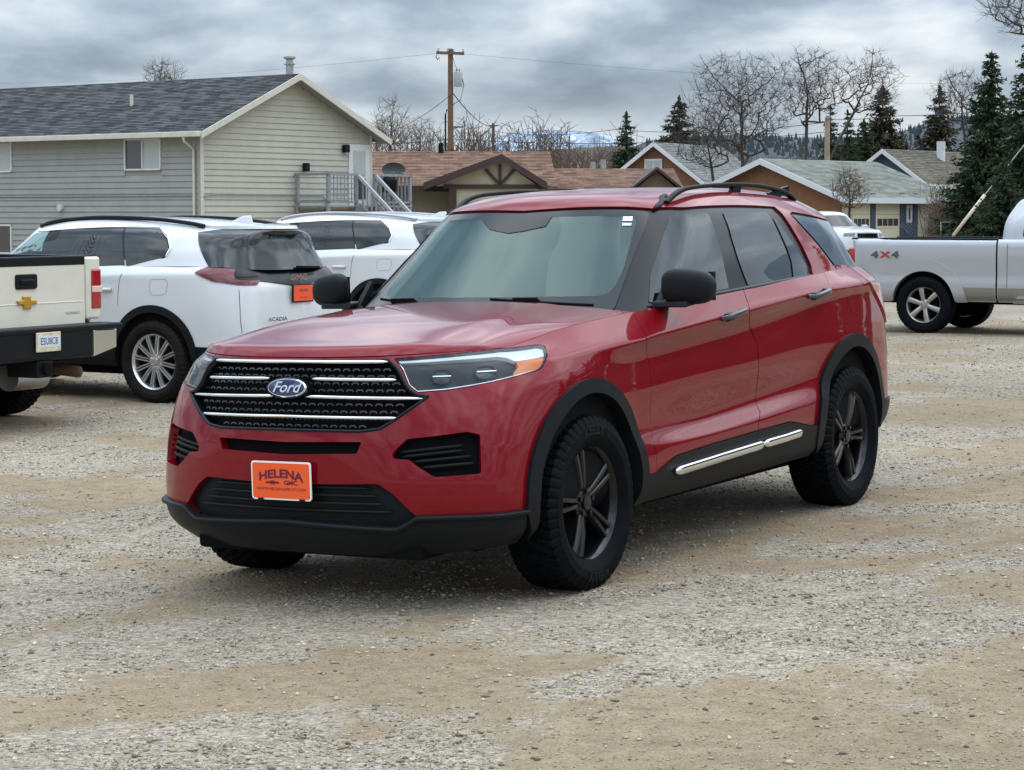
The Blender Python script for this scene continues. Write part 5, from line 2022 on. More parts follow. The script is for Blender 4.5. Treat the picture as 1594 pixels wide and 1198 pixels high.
# ---- body shell: everything above lip / sill, minus openings and doors
rear_low = [('S', -3.55, .52), ('B', .6, .52)]
uR = H1.ua[-1]
shell_left = (lip_line[1:] + [np.array([flareF[5][0], lip_line[-1][1]])]
              + [sill_line[0]] + sill_line + [H1.S(-3.5, .55), H1.B(.6, .56), np.array([uR, H1.B(.02, .56)[1]])])
outer = [lip_line[0]] + shell_left + [np.array([uR, top])]
outer_full = outer + [np.array([-p[0], p[1]]) for p in reversed(outer[1:])]
def both(h):
    return [h, [np.array([-p[0], p[1]]) for p in h]]
holes = [grille_o, slot_o, low_o]
for h in (lamp, fog, flareF, flareR, doorF, doorR, tailp):
    holes += both(h)
body = H1.panel('body_shell', outer_full, M_red, suv, holes=holes, thick=.042, step=.034)
for h, nm in ((doorF, 'front_door'), (doorR, 'rear_door')):
    H1.panel(nm, h, M_red, suv, thick=.02, step=.028, mirror=True, gap=.0028)
cl = H1.panel('tank_flap', tank, M_red, body, thick=.004, step=.02, off=.0012, gap=0)
# dark liner behind all the gaps and openings
H1.skin('inner_liner', M_dark, suv, off=-.05, sub=4)
H2.skin('pillar_trim', M_blackgloss, suv, off=-.007, sub=2)

# ---- black lower cladding: front lip, sills, rear valance, arch flares
def ribbon(name, loop, material, off, thick, parent=suv, mirror=True, step=.03):
    return H1.panel(name, loop, material, parent, off=off, thick=thick, step=step, mirror=mirror)


lipc = [np.array([0, 0.0])] + [np.array([flareF[1][0] - .0, 0.0]), np.array([flareF[1][0], lip_line[-1][1] - .004])] + [p + np.array([0, .005]) for p in reversed(lip_line)]
H1.panel('front_lip', mir([p for p in lipc[:-1]] + [lipc[-1]]), M_trim, suv, off=.012, thick=.03, step=.03)
lip_full = [np.array([-p[0], p[1]]) for p in reversed(lip_line[1:])] + lip_line
H1.strip('lip_ledge', [p + np.array([0, -.004]) for p in lip_full], .022, .030, M_trim, suv, off=.014)
sill_loop = [np.array([flareF[-2][0] - .0, 0.0])] + [p - np.array([0, .003]) for p in sill_line] + [np.array([flareR[1][0] + .0, 0.0])]
ribbon('sill_cladding', sill_loop, M_trim, .012, .03)
val = [np.array([flareR[-2][0], 0]), np.array([flareR[-2][0], H1.S(-3.5, .55)[1] - .004]), H1.B(.6, .556), np.array([uR, H1.B(.02, .556)[1]]), np.array([uR, 0])]
ribbon('rear_valance', val, M_trim, .012, .03)


def flare(name, outer_arc, inner_arc, keep):
    """arch moulding: band between two arcs, standing proud and rolling into the opening"""
    o = [p for p in outer_arc[1:-1]]; i = [p for p in inner_arc[1:-1]]
    loop = [np.array([o[0][0], max(o[0][1], 0.0)])] + o + [np.array([o[-1][0], 0.0]), np.array([i[-1][0], 0.0])] + i[::-1] + [np.array([i[0][0], 0.0])]
    return ribbon(name, loop, M_trim, .019, .13, step=.022)


flare('wheel_arch_flare', flareF, archF, 0)
flare('wheel_arch_flare', flareR, archR, 0)

# chrome strip on the sill
for seg in ([(1045, 732.5), (1110, 712), (1182, 690)], [(1182.8, 689.8), (1215, 680.5), (1242, 671.5)]):
    H1.strip('sill_trim_strip', H1.path(seg), .046, .034, M_chrome, suv, off=.024, mirror=True, n=14)

# ---- grille
gr_in = H1.panel('grille', grille_o, M_dark, suv, off=-.05, thick=0, step=.04)
rimg = offset_poly(densify(grille_o, .02), .006)
H1.strip('grille_frame', list(rimg), .016, .05, M_blackgloss, gr_in, off=-.018, closed=True)
# mesh of small studs, kept clear of the frame
mb = MB()
gi = offset_poly(densify(grille_o, .02), .02)
zs_ = np.linspace(.80, 1.07, 10)
pts = []
for r, z in enumerate(zs_):
    for k in range(-30, 31):
        yv = (k + .5 * (r % 2)) * .046
        if abs(yv) < .60:
            pts.append(H1.F(yv, z))
pts = np.array(pts)
pts = pts[inside(gi, pts)]
P_, n_ = H1.ev(pts)
for p, n in zip(P_, n_):
    p = p - n * .034
    side = np.cross((0, 0, 1), n); side /= np.linalg.norm(side)
    up_ = np.cross(n, side)
    poly = [(-.021, .006), (-.012, .014), (.012, .014), (.021, .006), (.015, .001), (.009, .008), (-.009, .008), (-.015, .001)]
    vs = [p + side * a + up_ * b for a, b in poly] + [p + n * .010 + side * a * .9 + up_ * b for a, b in poly]
    m_ = len(poly)
    mb.add(vs, [(0, 1, 6, 7)[::-1], (1, 2, 5, 6), (2, 3, 4, 5)] + [(8, 9, 14, 15), (9, 10, 13, 14), (10, 11, 12, 13)]
           + [(i, (i + 1) % m_, (i + 1) % m_ + m_, i + m_) for i in range(m_)])
tag(mb.obj('grille_mesh', mat('grille_mesh_black', (.012, .0125, .014), .22, 0, .5), gr_in, fixn=True), kind='stuff')
# chrome bars, the middle two stop at the badge
def bar(ends, y_in, dz=0.0):
    pe = H1.P(*ends)
    Pz = H1.ev([pe])[0][0]
    zc_ = dz
    uvs = []
    for t in np.linspace(0, 1, 14):
        yv = y_in + (Pz[1] - y_in) * t
        zz = zc_ + (Pz[2] - zc_) * t
        uvs.append(H1.F(yv, zz))
    return uvs


for ends, yin, cy in (((604, 563.5), 0, 563), ((618, 590.3), .112, 588.6), ((662, 619.3), .085, 616.0), ((620, 650.5), 0, 647.5)):
    c_ = H1.ev([H1.P(451, cy)])[0][0]
    uvs = bar(ends, yin, c_[2])
    if yin == 0:
        full = [np.array([-p[0], p[1]]) for p in reversed(uvs[1:])] + uvs
        H1.strip('grille_bar', full, .015, .02, M_chrome, gr_in, off=(.002 if cy < 570 else -.012))
    else:
        H1.strip('grille_bar', uvs, .015, .02, M_chrome, gr_in, off=-.012, mirror=True)
# badge
ec = H1.P(451, 603.5)
bc, bn = H1.ev([np.array([0, ec[1]])]); bc, bn = bc[0], bn[0]
ey = np.array([0, 1.0, 0]); ez = np.cross(bn, ey); ez /= np.linalg.norm(ez)


def oval(a, b, h0, h1, n=48, dome=0.0):
    vs = []
    for k in range(n):
        t = 2 * math.pi * k / n
        vs.append(bc + bn * h0 + ey * a * math.cos(t) + ez * b * math.sin(t))
    for k in range(n):
        t = 2 * math.pi * k / n
        vs.append(bc + bn * h1 + ey * a * .94 * math.cos(t) + ez * b * .92 * math.sin(t))
    vs.append(bc + bn * (h1 + dome))
    fs = [(k, (k + 1) % n, n + (k + 1) % n, n + k) for k in range(n)] + [(n + k, n + (k + 1) % n, 2 * n) for k in range(n)]
    return MB().add(vs, fs)


badge = oval(.118, .050, -.03, .008).obj('emblem', M_blackgloss, suv, autosm=.5)
oval(.104, .0425, .008, .0125).obj('emblem_rim', M_chrome, badge, autosm=.5)
oval(.096, .0365, .0125, .0145, dome=.002).obj('emblem_face', M_blue, badge, autosm=.5)
place_text('emblem_script', 'Ford', .066, bc + bn * .0185, ey, ez, M_chrome, badge, lift=0, shear=.42, width=1.12, bold=.0008)

# ---- head lamps: dark housing, two projector lenses, white running-light bar, amber marker, clear cover
def uv_in(poly_px):
    return H1.path(poly_px)


lamp_house = H1.panel('headlight', lamp, mat('lamp_housing', (.013, .015, .017), .4, 0, spec=.3), suv, off=-.035, thick=0, step=.03, mirror=True)
for idx, hl in enumerate(lamp_house):
    sgn = 1 if idx == 0 else -1
    def addp(name, pxs, m_, off, thick, r=.008, step=.02):
        pl = round_poly(H1.path(pxs), r)
        return H1.panel(name, pl, m_, hl, off=off, thick=thick, step=step, mirror=('only' if sgn < 0 else False))
    sp_ = H1.path([(619, 562), (637, 598), (650, 608.5), (692, 605), (764, 592.5), (800, 584), (838, 573.5)])
    if sgn < 0:
        sp_ = [np.array([-p[0], p[1]]) for p in sp_]
    H1.strip('lamp_surround', sp_, .008, .012, M_chrome, hl, off=-.012)
    addp('running_light', [(619, 560.5), (722, 551), (779, 544.5), (836, 538.5), (846, 540.5), (848.5, 551), (803, 559), (790, 553), (775, 551.5), (722, 556), (624, 563.5)], M_whitelens, -.012, .018)
    addp('turn_marker', [(805, 561), (848, 553.5), (846, 565), (840, 573), (802, 583), (800, 579), (808, 570)], M_amber, -.009, .02)
    for cx, cy, rr in ((688, 585, 27), (758, 577, 31)):
        pc, pn = H1.ev([H1.P(cx, cy)]); pc, pn = pc[0] * np.array([1, sgn, 1]), pn[0] * np.array([1, sgn, 1])
        hx = np.cross((0, 0, 1), pn); hx /= np.linalg.norm(hx); hz_ = np.cross(pn, hx)
        n_s = 28
        rings = [(1.0, -.03), (.98, -.010), (.92, -.006), (.87, -.014), (.6, -.008), (0.001, -.004)]
        vs, fs = [], []
        sx, sz = rr * .00165, .034
        for q, h in rings:
            for k in range(n_s):
                t = 2 * math.pi * k / n_s
                ct, st = math.cos(t), math.sin(t)
                vs.append(pc + pn * (h - .006) + hx * sx * q * math.copysign(abs(ct) ** .8, ct) + hz_ * sz * q * math.copysign(abs(st) ** .8, st))
        for i in range(len(rings) - 1):
            for k in range(n_s):
                fs.append((i * n_s + k, i * n_s + (k + 1) % n_s, (i + 1) * n_s + (k + 1) % n_s, (i + 1) * n_s + k))
        lens = MB().add(vs, fs).obj('projector_lens', mat('lamp_lens_grey', (.045, .05, .055), .05, .2, 1.0), hl, autosm=.7)
        MB().obox(pc + pn * -.006, hx * sx * .86, hz_ * .0022, pn * .004).obj('lens_bar', M_chrome, hl)
H1.panel('headlight_cover', lamp, M_glass_clear, suv, off=-.001, thick=.0, step=.025, mirror=True)
H1.strip('headlight_seal', list(densify(lamp, .02)), .008, .008, M_dark, suv, off=-.004, closed=True, mirror=True)

# ---- lower air openings
slot_in = H1.panel('bumper_slot', slot_o, M_dark, suv, off=-.045, thick=0, step=.05)
low_in = H1.panel('lower_intake', low_o, M_trim, suv, off=-.03, thick=0, step=.05)
for z in (.445, .478, .512, .545):
    ye = .56 - (z - .40) * 1.0
    uvs = [H1.F(q, z) for q in np.linspace(-ye, ye, 21)]
    H1.strip('intake_slat', uvs, .012, .022, M_trim, low_in, off=-.018)
fog_in = H1.panel('fog_recess', fog, M_dark, suv, off=-.05, thick=0, step=.04, mirror=True)
for idx, fi in enumerate(fog_in):
    for (a, b) in (((618, 704), (722, 692)), ((622, 711), (724, 700)), ((640, 719), (738, 709)), ((655, 728), (742, 720))):
        uvs = [H1.P(a[0] + (b[0] - a[0]) * t, a[1] + (b[1] - a[1]) * t) for t in np.linspace(0, 1, 8)]
        if idx == 1:
            uvs = [np.array([-p[0], p[1]]) for p in uvs]
        H1.strip('fog_slat', uvs, .014, .016, M_trim, fi, off=-.028)

# ---- dealer plate
pc = H1.ev([np.array([0, H1.P(441, 747)[1]])])[0][0]
px0 = pc[0] + .02
zc_ = pc[2]
def rrect(w_, h_, r, n=6):
    pts = []
    for cx, cy, a0 in ((w_ - r, h_ - r, 0), (-w_ + r, h_ - r, 90), (-w_ + r, -h_ + r, 180), (w_ - r, -h_ + r, 270)):
        for k in range(n + 1):
            a = math.radians(a0 + 90 * k / n)
            pts.append((cx + r * math.cos(a), cy + r * math.sin(a)))
    return pts


plate = MB().prism([(a, b + zc_) for a, b in rrect(.158, .083, .014)], px0, px0 + .006, 'yz').obj('front_plate', M_whitepl, suv)
MB().prism([(a, b + zc_) for a, b in rrect(.151, .076, .01)], px0 + .004, px0 + .0075, 'yz').obj('plate_face', M_orange, plate)
PX = px0 + .0085
place_text('plate_lettering', 'HELENA', .050, (PX, 0, zc_ + .030), (0, 1, 0), (0, 0, 1), M_ink, plate, lift=0, arc=1.3, bold=.0018, width=1.28)
place_text('plate_lettering', 'GMC', .026, (PX, .052, zc_ - .008), (0, 1, 0), (0, 0, 1), M_ink, plate, lift=0, bold=.0008, width=1.25)
place_text('plate_lettering', 'WWW.HELENAGMCVT.COM', .0175, (PX, 0, zc_ - .036), (0, 1, 0), (0, 0, 1), M_ink, plate, lift=0, width=1.15)
bt = [(-.036, -.004), (-.012, -.004), (-.012, -.008), (.012, -.008), (.012, -.004), (.034, -.004), (.036, .004), (.012, .004), (.012, .008), (-.012, .008), (-.012, .004), (-.034, .004)]
mesh_obj('plate_emblem', [(PX, -.045 + a, zc_ - .008 + b) for a, b in bt], [tuple(range(len(bt)))], M_ink, plate)
for sx in (-.11, .11):
    MB().box((px0, sx - .014, zc_ - .086), (px0 + .011, sx + .014, zc_ - .076)).obj('plate_clip', M_trim, plate)

# ---- greenhouse panels
ws_half = [np.array([0, H2.P(840, 331)[1]])] + H2.path([(1012, 328.5), (985, 400), (955, 484)]) + [np.array([0, H2.F(0, 1.215)[1]])]
ws_o = round_poly(mir(ws_half), .03)
ws_in = round_poly([p for p in offset_poly(densify(round_poly(mir(ws_half), .02), .03), .055)], 0)
wsin = densify(round_poly(mir([np.array([0, H2.P(840, 339)[1]])] + H2.path([(992, 337), (970, 420), (953, 452), (936, 460)]) + [np.array([0, H2.P(700, 463)[1]])]), .03), .03)
frit = H2.panel('windshield_frit', ws_o, M_frit, suv, holes=[wsin], off=-.001, thick=.004, step=.04)
H2.panel('windshield', wsin, M_glass_ws, suv, off=-.0015, thick=0, step=.04, flat=.35)
gfd = round_poly(H2.path([(1010, 470), (1012.5, 428), (1030, 371), (1043, 338), (1053, 331.5), (1100, 329.5), (1105, 336), (1122.5, 389), (1135.5, 448), (1085, 459)]), .014)
grd = round_poly(H2.path([(1125.5, 330), (1193.5, 329), (1202, 341), (1229.5, 407), (1231.5, 431), (1165.5, 444), (1149.5, 402)]), .014)
gq = round_poly(H2.path([(1203.5, 338), (1207, 339), (1256, 414), (1257, 427), (1236, 431), (1233, 407)]), .008)
gqq = round_poly(H2.path([(1233, 333.5), (1302, 337.5), (1344, 411), (1341, 417), (1315, 422.5), (1302, 414)]), .02)
for nm, pl in (('door_window', gfd), ('door_window', grd), ('vent_window', gq), ('quarter_window', gqq)):
    H2.panel(nm, pl, M_glass_side, suv, off=-.002, thick=0, step=.05, mirror=True, flat=.4)
vt = H2.va[-1]
uRr = H2.ua[-1]
# red roof: from windshield top edge over the cantrail, with the red rear pillars
roof_edge = [np.array([0, H2.P(840, 328)[1]])] + H2.path([(1018, 325)])
roof_side = H2.path([(1024, 323), (1045, 322.5), (1100, 320.5), (1150, 319.5), (1205, 322), (1217, 333), (1262, 413), (1264, 425)])
pil_bot = [np.array([roof_side[-1][0], 0.0])]
q_front = H2.path([(1306, 424), (1296, 413), (1228, 333.5), (1232, 330), (1303, 333)])
rear_top = [np.array([uRr, H2.B(.02, 1.652)[1]])]
half = roof_edge + roof_side + pil_bot + [np.array([q_front[0][0], 0.0])] + q_front + [H2.B(.5, 1.652)] + rear_top + [np.array([uRr, vt])]
loop = half + [np.array([-p[0], p[1]]) for p in reversed(half[1:])]
roof = H2.panel('roof', loop, M_red, suv, off=.004, thick=.014, step=.04)
# lower rear corner between quarter glass and belt
dpil = H2.path([(1306, 424), (1315, 425.5), (1343, 419)])
rc = [np.array([dpil[0][0], 0.0])] + dpil + [H2.B(.66, 1.36), np.array([H2.B(.66, 1.36)[0], 0.0])]
H2.panel('rear_pillar', rc, M_red, suv, off=.004, thick=.012, step=.03, mirror=True)
bgl = round_poly([H2.B(-.55, 1.60), H2.B(.55, 1.60), H2.B(.62, 1.36), H2.B(-.62, 1.36)], .03)
bgl[0:0] = []
bg_half = [np.array([uRr, H2.B(.02, 1.60)[1]]), H2.B(.5, 1.60), H2.B(.6, 1.36), np.array([uRr, H2.B(.02, 1.36)[1]])]
H2.panel('rear_window', bg_half, M_glass_side, suv, off=-.002, thick=0, step=.05, mirror=True)
# belt moulding under the side glass
belt = H2.path([(1006, 478), (1085, 463.5), (1150, 451), (1262, 430)])
H2.strip('belt_moulding', belt, .022, .016, M_blackgloss, suv, off=.004, mirror=True)
# roof ditch mouldings + rails
def rail(sy):
    pts = [(-1.47, .625, 1.722), (-1.56, .628, 1.762), (-1.64, .628, 1.783), (-1.76, .628, 1.797), (-2.1, .628, 1.810), (-2.5, .625, 1.808), (-2.8, .618, 1.788), (-2.98, .612, 1.763), (-3.07, .607, 1.738), (-3.10, .605, 1.722)]
    t_ = np.linspace(0, len(pts) - 1, 40)
    P = np.array(pts); P = hermite(np.arange(len(pts)) * 1.0, P, t_)
    P[:, 1] *= sy
    r = MB().tube(P, 1.0, 10, flat=(.016, .011)).obj('roof_rail', M_trim, suv, autosm=.8)
    for xx, zz in ((-2.22, 1.757), (-2.3, 1.757)):
        pass
    MB().obox((-2.28, .627 * sy, 1.785), (.05, 0, .0), (0, .012, 0), (-.012, 0, .03)).obj('rail_foot', M_blackgloss, r)
    MB().obox((-2.86, .614 * sy, 1.762), (.14, 0, -.02), (0, .010, 0), (0, 0, .022)).obj('rail_foot', M_blackgloss, r)
    return r


rail(1); rail(-1)
ditch = H2.path([('U', H2.P(1017, 326)[0], H2.P(1017, 326)[1]), (1030, 308), (1037, 303.5)])
H2.strip('roof_ditch', ditch, .03, .014, M_trim, suv, off=.006, mirror=True)
# antenna fin not in view; sunroof panel line left plain

# ---- mirrors
def mirror(sy):
    # superellipsoid housing, flatter to the rear
    n, m = 28, 16
    vs, fs = [], []
    for i in range(m + 1):
        ph = -math.pi / 2 + math.pi * i / m
        for k in range(n):
            th = 2 * math.pi * k / n
            cx = math.copysign(abs(math.cos(ph)) ** .65, math.cos(ph)) * math.copysign(abs(math.cos(th)) ** .6, math.cos(th))
            cy = math.copysign(abs(math.cos(ph)) ** .65, math.cos(ph)) * math.copysign(abs(math.sin(th)) ** .6, math.sin(th))
            cz = math.copysign(abs(math.sin(ph)) ** .7, math.sin(ph))
            x = cx * (.075 if cx > 0 else .03)
            y = cy * .122
            z = cz * .085
            x -= .03 * (y / .12)
            z += -.012 * (y / .12) * (1 if z > 0 else .0)
            vs.append((-.882 + x, (1.04 + y) * sy, 1.318 + z))
    for i in range(m):
        for k in range(n):
            fs.append((i * n + k, i * n + (k + 1) % n, (i + 1) * n + (k + 1) % n, (i + 1) * n + k))
    h = MB().add(vs, fs).obj('mirror', M_trim, suv, smooth=True)
    MB().prism([(-.80, 1.222), (-.81, 1.252), (-.92, 1.258), (-.95, 1.235)], .87 * sy, 1.06 * sy, 'xz').obj('mirror_stalk', M_trim, h, bevel=.008)
    MB().prism([(-.84, 1.21), (-.99, 1.36), (-1.0, 1.25), (-1.0, 1.22)], .855 * sy, .885 * sy, 'xz').obj('mirror_base', M_trim, h, bevel=.004)
    MB().obox((-.919, 1.04 * sy, 1.318), (.003, 0, 0), (.024, -.105 * sy, .0), (0, 0, .068)).obj('mirror_glass', M_frit, h)
    return h


mirror(1); mirror(-1)

# ---- door handles
for (cx, cy) in ((1140, 490.5), (1272.5, 456.5)):
    c, n = H1.ev([H1.P(cx, cy)]); c, n = c[0], n[0]
    for sy in (1, -1):
        f = np.array([1, sy, 1])
        pts = [c + np.array([.105, 0, -.012]) - n * .004, c + np.array([.085, 0, -.010]) + n * .032, c + np.array([0, 0, 0]) + n * .040, c + np.array([-.085, 0, .010]) + n * .032, c + np.array([-.105, 0, .012]) - n * .004]
        P = hermite(np.arange(5) * 1.0, np.array(pts), np.linspace(0, 4, 17)) * f
        hd = MB().tube(P, 1.0, 10, flat=(.016, .014)).obj('door_handle', mat('handle_grey', (.09, .093, .097), .3, .8, .3), suv, autosm=.9)
        MB().obox((c + np.array([.07, 0, -.008]) + n * .02) * f, (.034, 0, -.004), (0, .016, 0), (.002, 0, .020)).obj('handle_end', M_blackgloss, hd, bevel=.006)

# ---- tail lamps
tl = H1.panel('tail_light', tailp, M_tail, suv, off=.012, thick=.04, step=.02, mirror=True)

# ---- wipers
for (a, b, c) in (((.62, -.66), (.10, -.50), 0), ((-.10, -.56), (-.62, -.60), 1)):
    P = []
    for t in np.linspace(0, 1, 9):
        yv = a[0] + (b[0] - a[0]) * t
        uv = H2.F(yv, 1.222 + .035 * t)
        p, n = H2.ev([uv])
        P.append(p[0] + n[0] * .025)
    wp = MB().tube(P, .007, 6).obj('wiper', M_dark, suv)
    MB().obox(P[5], (.02, 0, .01), (0, .07, 0), (0, 0, .012)).obj('wiper_link', M_dark, wp, bevel=.004)

# ---- camera housing behind the glass, inspection stickers
uvc = H2.path([(745, 337), (1005 - 145, 335), (850, 352), (812, 360), (790, 363), (762, 357)])
H2.panel('camera_housing', round_poly(uvc, .01), M_frit, suv, off=.0012, thick=.0, step=.03)
for (x0, y0, x1, y1) in ((970, 337, 985, 344), (969, 347, 983, 351)):
    H2.panel('sticker', H2.path([(x0, y0), (x1, y0), (x1 - 1, y1), (x0 - 1, y1)]), mat('sticker_white', (.75, .85, .82), .5), suv, off=.0015, thick=0, step=.03)

# ---- cabin
mb = MB().box((-1.0, -.78, .9), (-.62, .78, 1.13)).box((-3.4, -.82, .35), (-.4, .82, .50))
mb.obj('dashboard', M_grey_int, suv, bevel=.03)
for yy in (.38, -.38):
    for xx in (-1.75, -2.65):
        st = MB().box((xx - .12, yy - .25, .5), (xx + .35, yy + .25, .75)).obox((xx - .16, yy, 1.02), (.06, 0, -.01), (0, .24, 0), (-.07, 0, .30)).obj('seat', M_grey_int, suv, bevel=.04)
        MB().obox((xx - .25, yy, 1.42), (.045, 0, 0), (0, .13, 0), (-.02, 0, .09)).obj('headrest', M_grey_int, st, bevel=.03)
ring = [np.array([-1.08 + .19 * math.sin(t) * -.45, .38 + .19 * math.cos(t), 1.13 + .19 * math.sin(t) * .9]) for t in np.linspace(0, 2 * math.pi, 33)]
sw_ = MB().tube(ring, .014, 8).obj('steering_wheel', mat('wheel_rim_grey', (.30, .30, .31), .5), suv, smooth=True)
MB().obox((-1.04, .38, 1.11), (.03, 0, .03), (0, .17, 0), (-.02, 0, .04)).obj('wheel_hub', M_grey_int, sw_, bevel=.01)

# ---- underside, wheel wells
mb = MB().box((-3.85, -.72, .25), (.55, .72, .42)).box((-3.4, -.5, .19), (-2.6, .5, .30)).box((-.3, -.55, .19), (.3, .55, .3)).box((.3, -.6, .23), (.83, .6, .33))
mb.obj('underbody', M_dark, suv, bevel=.02)
for cx in (0.015, -3.02):
    for sy in (1, -1):
        n = 24
        prof = [(cx + .47 * math.cos(math.pi * k / n), .40 + .48 * math.sin(math.pi * k / n)) for k in range(n + 1)]
        vs = [(a, .985 * sy * .97, max(b, .2)) for a, b in prof] + [(a, .50 * sy, max(b, .2)) for a, b in prof]
        fs = [(k, k + 1, n + 2 + k, n + 1 + k) for k in range(n)] + [tuple(range(n + 1, 2 * n + 2))]
        MB().add(vs, fs).obj('wheel_well', M_dark, suv)

wl = make_wheel(suv, TR, .262, .256, 'five_double', M_rimblack, lug=.011)
put_wheel(wl, 0, .856, TR, roll=.25)
# raised sidewall lettering, part of the tyre
for ty_ang, wd in ((math.radians(118), 'KELLY'), (math.radians(298), 'KELLY')):
    V, F = text_mesh(wd, .058, bold=.001, width=1.15)
    rr = .326 + V[:, 1]
    aa = ty_ang - .25 + V[:, 0] / .326
    mesh_obj('sidewall_lettering', np.stack([rr * np.cos(aa), np.full(len(V), .1385), rr * np.sin(aa)], 1), F, mat('rubber_letter', (.013, .0135, .0145), .6, spec=.1), wl)
for (x, y, rgt, rl) in ((-3.025, .852, False, .9), (0, -.856, True, .4), (-3.025, -.852, True, 1.2)):
    put_wheel(copy_tree(wl, suv), x, y, TR, rgt, rl)

# ------------------------------------------------------------ the other vehicles
def wheel_at(px, py_contact, zc, outer_y, ax, th, depth):
    pass


def pose_from(px, depth, local, th):
    """matrix so that local (x, y) of a vehicle with heading th stands at pixel column px, ground distance depth"""
    fw, lf, up = car_axes(th)
    X = (px - IW / 2) / FPX * depth
    o = np.array([X, depth]) - local[0] * fw[:2] - local[1] * lf[:2]
    return car_matrix(o, th, z=float(ground_z(X, depth)))


WTH = math.radians(121)
W_M = pose_from(235, 20.9, (-3.07, .985), WTH)
wsuv = empty('suv', 'white SUV with its tailgate and orange dealer plate showing, beside the cream pickup', 'suv', matrix=W_M)


def shifted(netA, zs, rear_dx, rear_up):
    A = netA.copy()
    A[:, :, 2] *= zs
    return A


WL = RED_LOW.copy()
WL[:, :, 2] = WL[:, :, 2] * .985
# tail: further back and squarer than the red car
for i in range(13, 17):
    WL[i, :, 0] -= .02
WL[13, :, 1] *= 1.03; WL[14, :, 1] *= 1.10; WL[14, :, 0] -= .03
WL[5:13, 6, 1] = .5 * (WL[5:13, 5, 1] + WL[5:13, 7, 1])
WL[5:13, 4, 1] = .7 * WL[5:13, 4, 1] + .3 * WL[5:13, 3, 1]
WH1 = Hull(WL, .02, sharp={3: .5, 4: .3, 6: .3, 7: .6}, matrix=W_M)
WG = net(gst).copy()
WG[:, :, 2] = 1.18 + (WG[:, :, 2] - 1.2) * .955
for i, dx in zip(range(8, 14), (-.04, -.08, -.11, -.13, -.13, -.13)):
    WG[i, :3, 0] += dx
    WG[i, 3:, 0] += dx * .7
    WG[i, 0:3, 1] *= 1.03
WH2 = Hull(WG, .02, sharp={2: .35}, matrix=W_M)
WT = .392
arcF = WH1.path(arch_poly(0.0, .41, .45)); arcR = WH1.path(arch_poly(-3.07, .41, .45))
flF = WH1.path(arch_poly(0.0, .41, .52)); flR = WH1.path(arch_poly(-3.07, .41, .52))
for a in (arcF, arcR, flF, flR):
    a[0] = np.array([a[1][0], -.05]); a[-1] = np.array([a[-2][0], -.05])
uW, tW = WH1.ua[-1], WH1.va[-1]
wb = [(0, WH1.F(0, .45)[1]), (WH1.S(.3, .50)[0], WH1.S(.3, .50)[1]), tuple(WH1.S(-.6, .52)), tuple(WH1.S(-2.4, .54)), tuple(WH1.S(-3.5, .55)), (uW, WH1.B(.05, .50)[1]), (uW, tW), (0, tW)]
wb = [np.array(p) for p in wb]
full = wb[:-1] + [np.array([0, tW])] + [np.array([-p[0], p[1]]) for p in reversed(wb[1:-1])]
full = [wb[0]] + wb[1:7] + [np.array([-p[0], p[1]]) for p in reversed(wb[1:7])]
wbody = WH1.panel('body_shell', full, M_white, wsuv, holes=both(flF) + both(flR), thick=.02, step=.05)
lc = [np.array([0, 0.0]), np.array([uW, 0.0])] + [wb[5], wb[4], wb[3], wb[2], wb[1], wb[0]]
lc = [np.array([0, 0.0]), np.array([uW, 0.0]), wb[5], wb[4], wb[3], wb[2], wb[1], wb[0]]
WH1.panel('lower_cladding', lc, M_trim, wsuv, holes=[flF, flR], off=.004, thick=.02, step=.05, mirror=True)
WH2.skin('cabin_shell', M_white, wsuv, off=0, sub=2)
# hood for the same body
H3w = H3.G.copy(); H3w[:, :, 2] *= .985
gw = H3w
nsw, ntw = gw.shape[:2]
mesh_obj('hood', gw.reshape(-1, 3), [((i + 1) * ntw + j, i * ntw + j, i * ntw + j + 1, (i + 1) * ntw + j + 1)[::-1] for i in range(nsw - 1) for j in range(ntw - 1)], M_white, wsuv, True)


def fl_loop(o, i):
    o = o[1:-1]; i = i[1:-1]
    return [np.array([o[0][0], 0.0])] + list(o) + [np.array([o[-1][0], 0.0]), np.array([i[-1][0], 0.0])] + list(i)[::-1] + [np.array([i[0][0], 0.0])]


for o_, i_ in ((flF, arcF), (flR, arcR)):
    WH1.panel('wheel_arch_flare', fl_loop(o_, i_), M_trim, wsuv, off=.015, thick=.13, step=.035, mirror=True)
M_glass_w = mat('dark_privacy_glass', (.008, .012, .014), .04, 0, .3, spec=.4)
M_glass_lt = mat('pale_glass', (.10, .20, .18), .05, 0, 1.0)
# side glass, traced; mirrored to the far side
side_w = [[(0, 392), (2, 386), (40, 368), (60, 362.5), (78, 359), (66, 391), (45, 391)],
          [(96, 358), (172, 356), (170, 362), (156, 421), (140, 424), (84, 392)],
          [(176, 356), (193, 356), (191, 420), (161, 421)],
          [(196, 356), (250, 357.5), (260, 374), (263, 388), (255, 400), (194, 417)]]
WH2.panel('window_surround', round_poly(WH2.path([(0, 396), (0, 388), (40, 365.5), (80, 357.5), (172, 354.5), (250, 355.5), (262, 372), (265, 389), (256, 402), (194, 419), (150, 423)]), .02), M_blackgloss, wsuv, off=.002, thick=.003, step=.06, mirror=True)
for k, s_ in enumerate(side_w):
    pl = round_poly(WH2.path(s_), .03 if k == 3 else .012)
    WH2.panel('side_window', pl, M_glass_lt if k == 0 else M_glass_w, wsuv, off=.004, thick=.004, step=.06, mirror=True)
tr_ = round_poly(WH2.path([(192, 352.5), (253, 353.5), (264, 372), (267, 390), (257, 402), (250, 405)]), .03)
WH2.strip('window_trim', WH2.path([(60, 359), (130, 355), (250, 353.5), (262, 366), (266, 386), (258, 400)]), .018, .012, M_chrome, wsuv, off=.006, mirror=True)
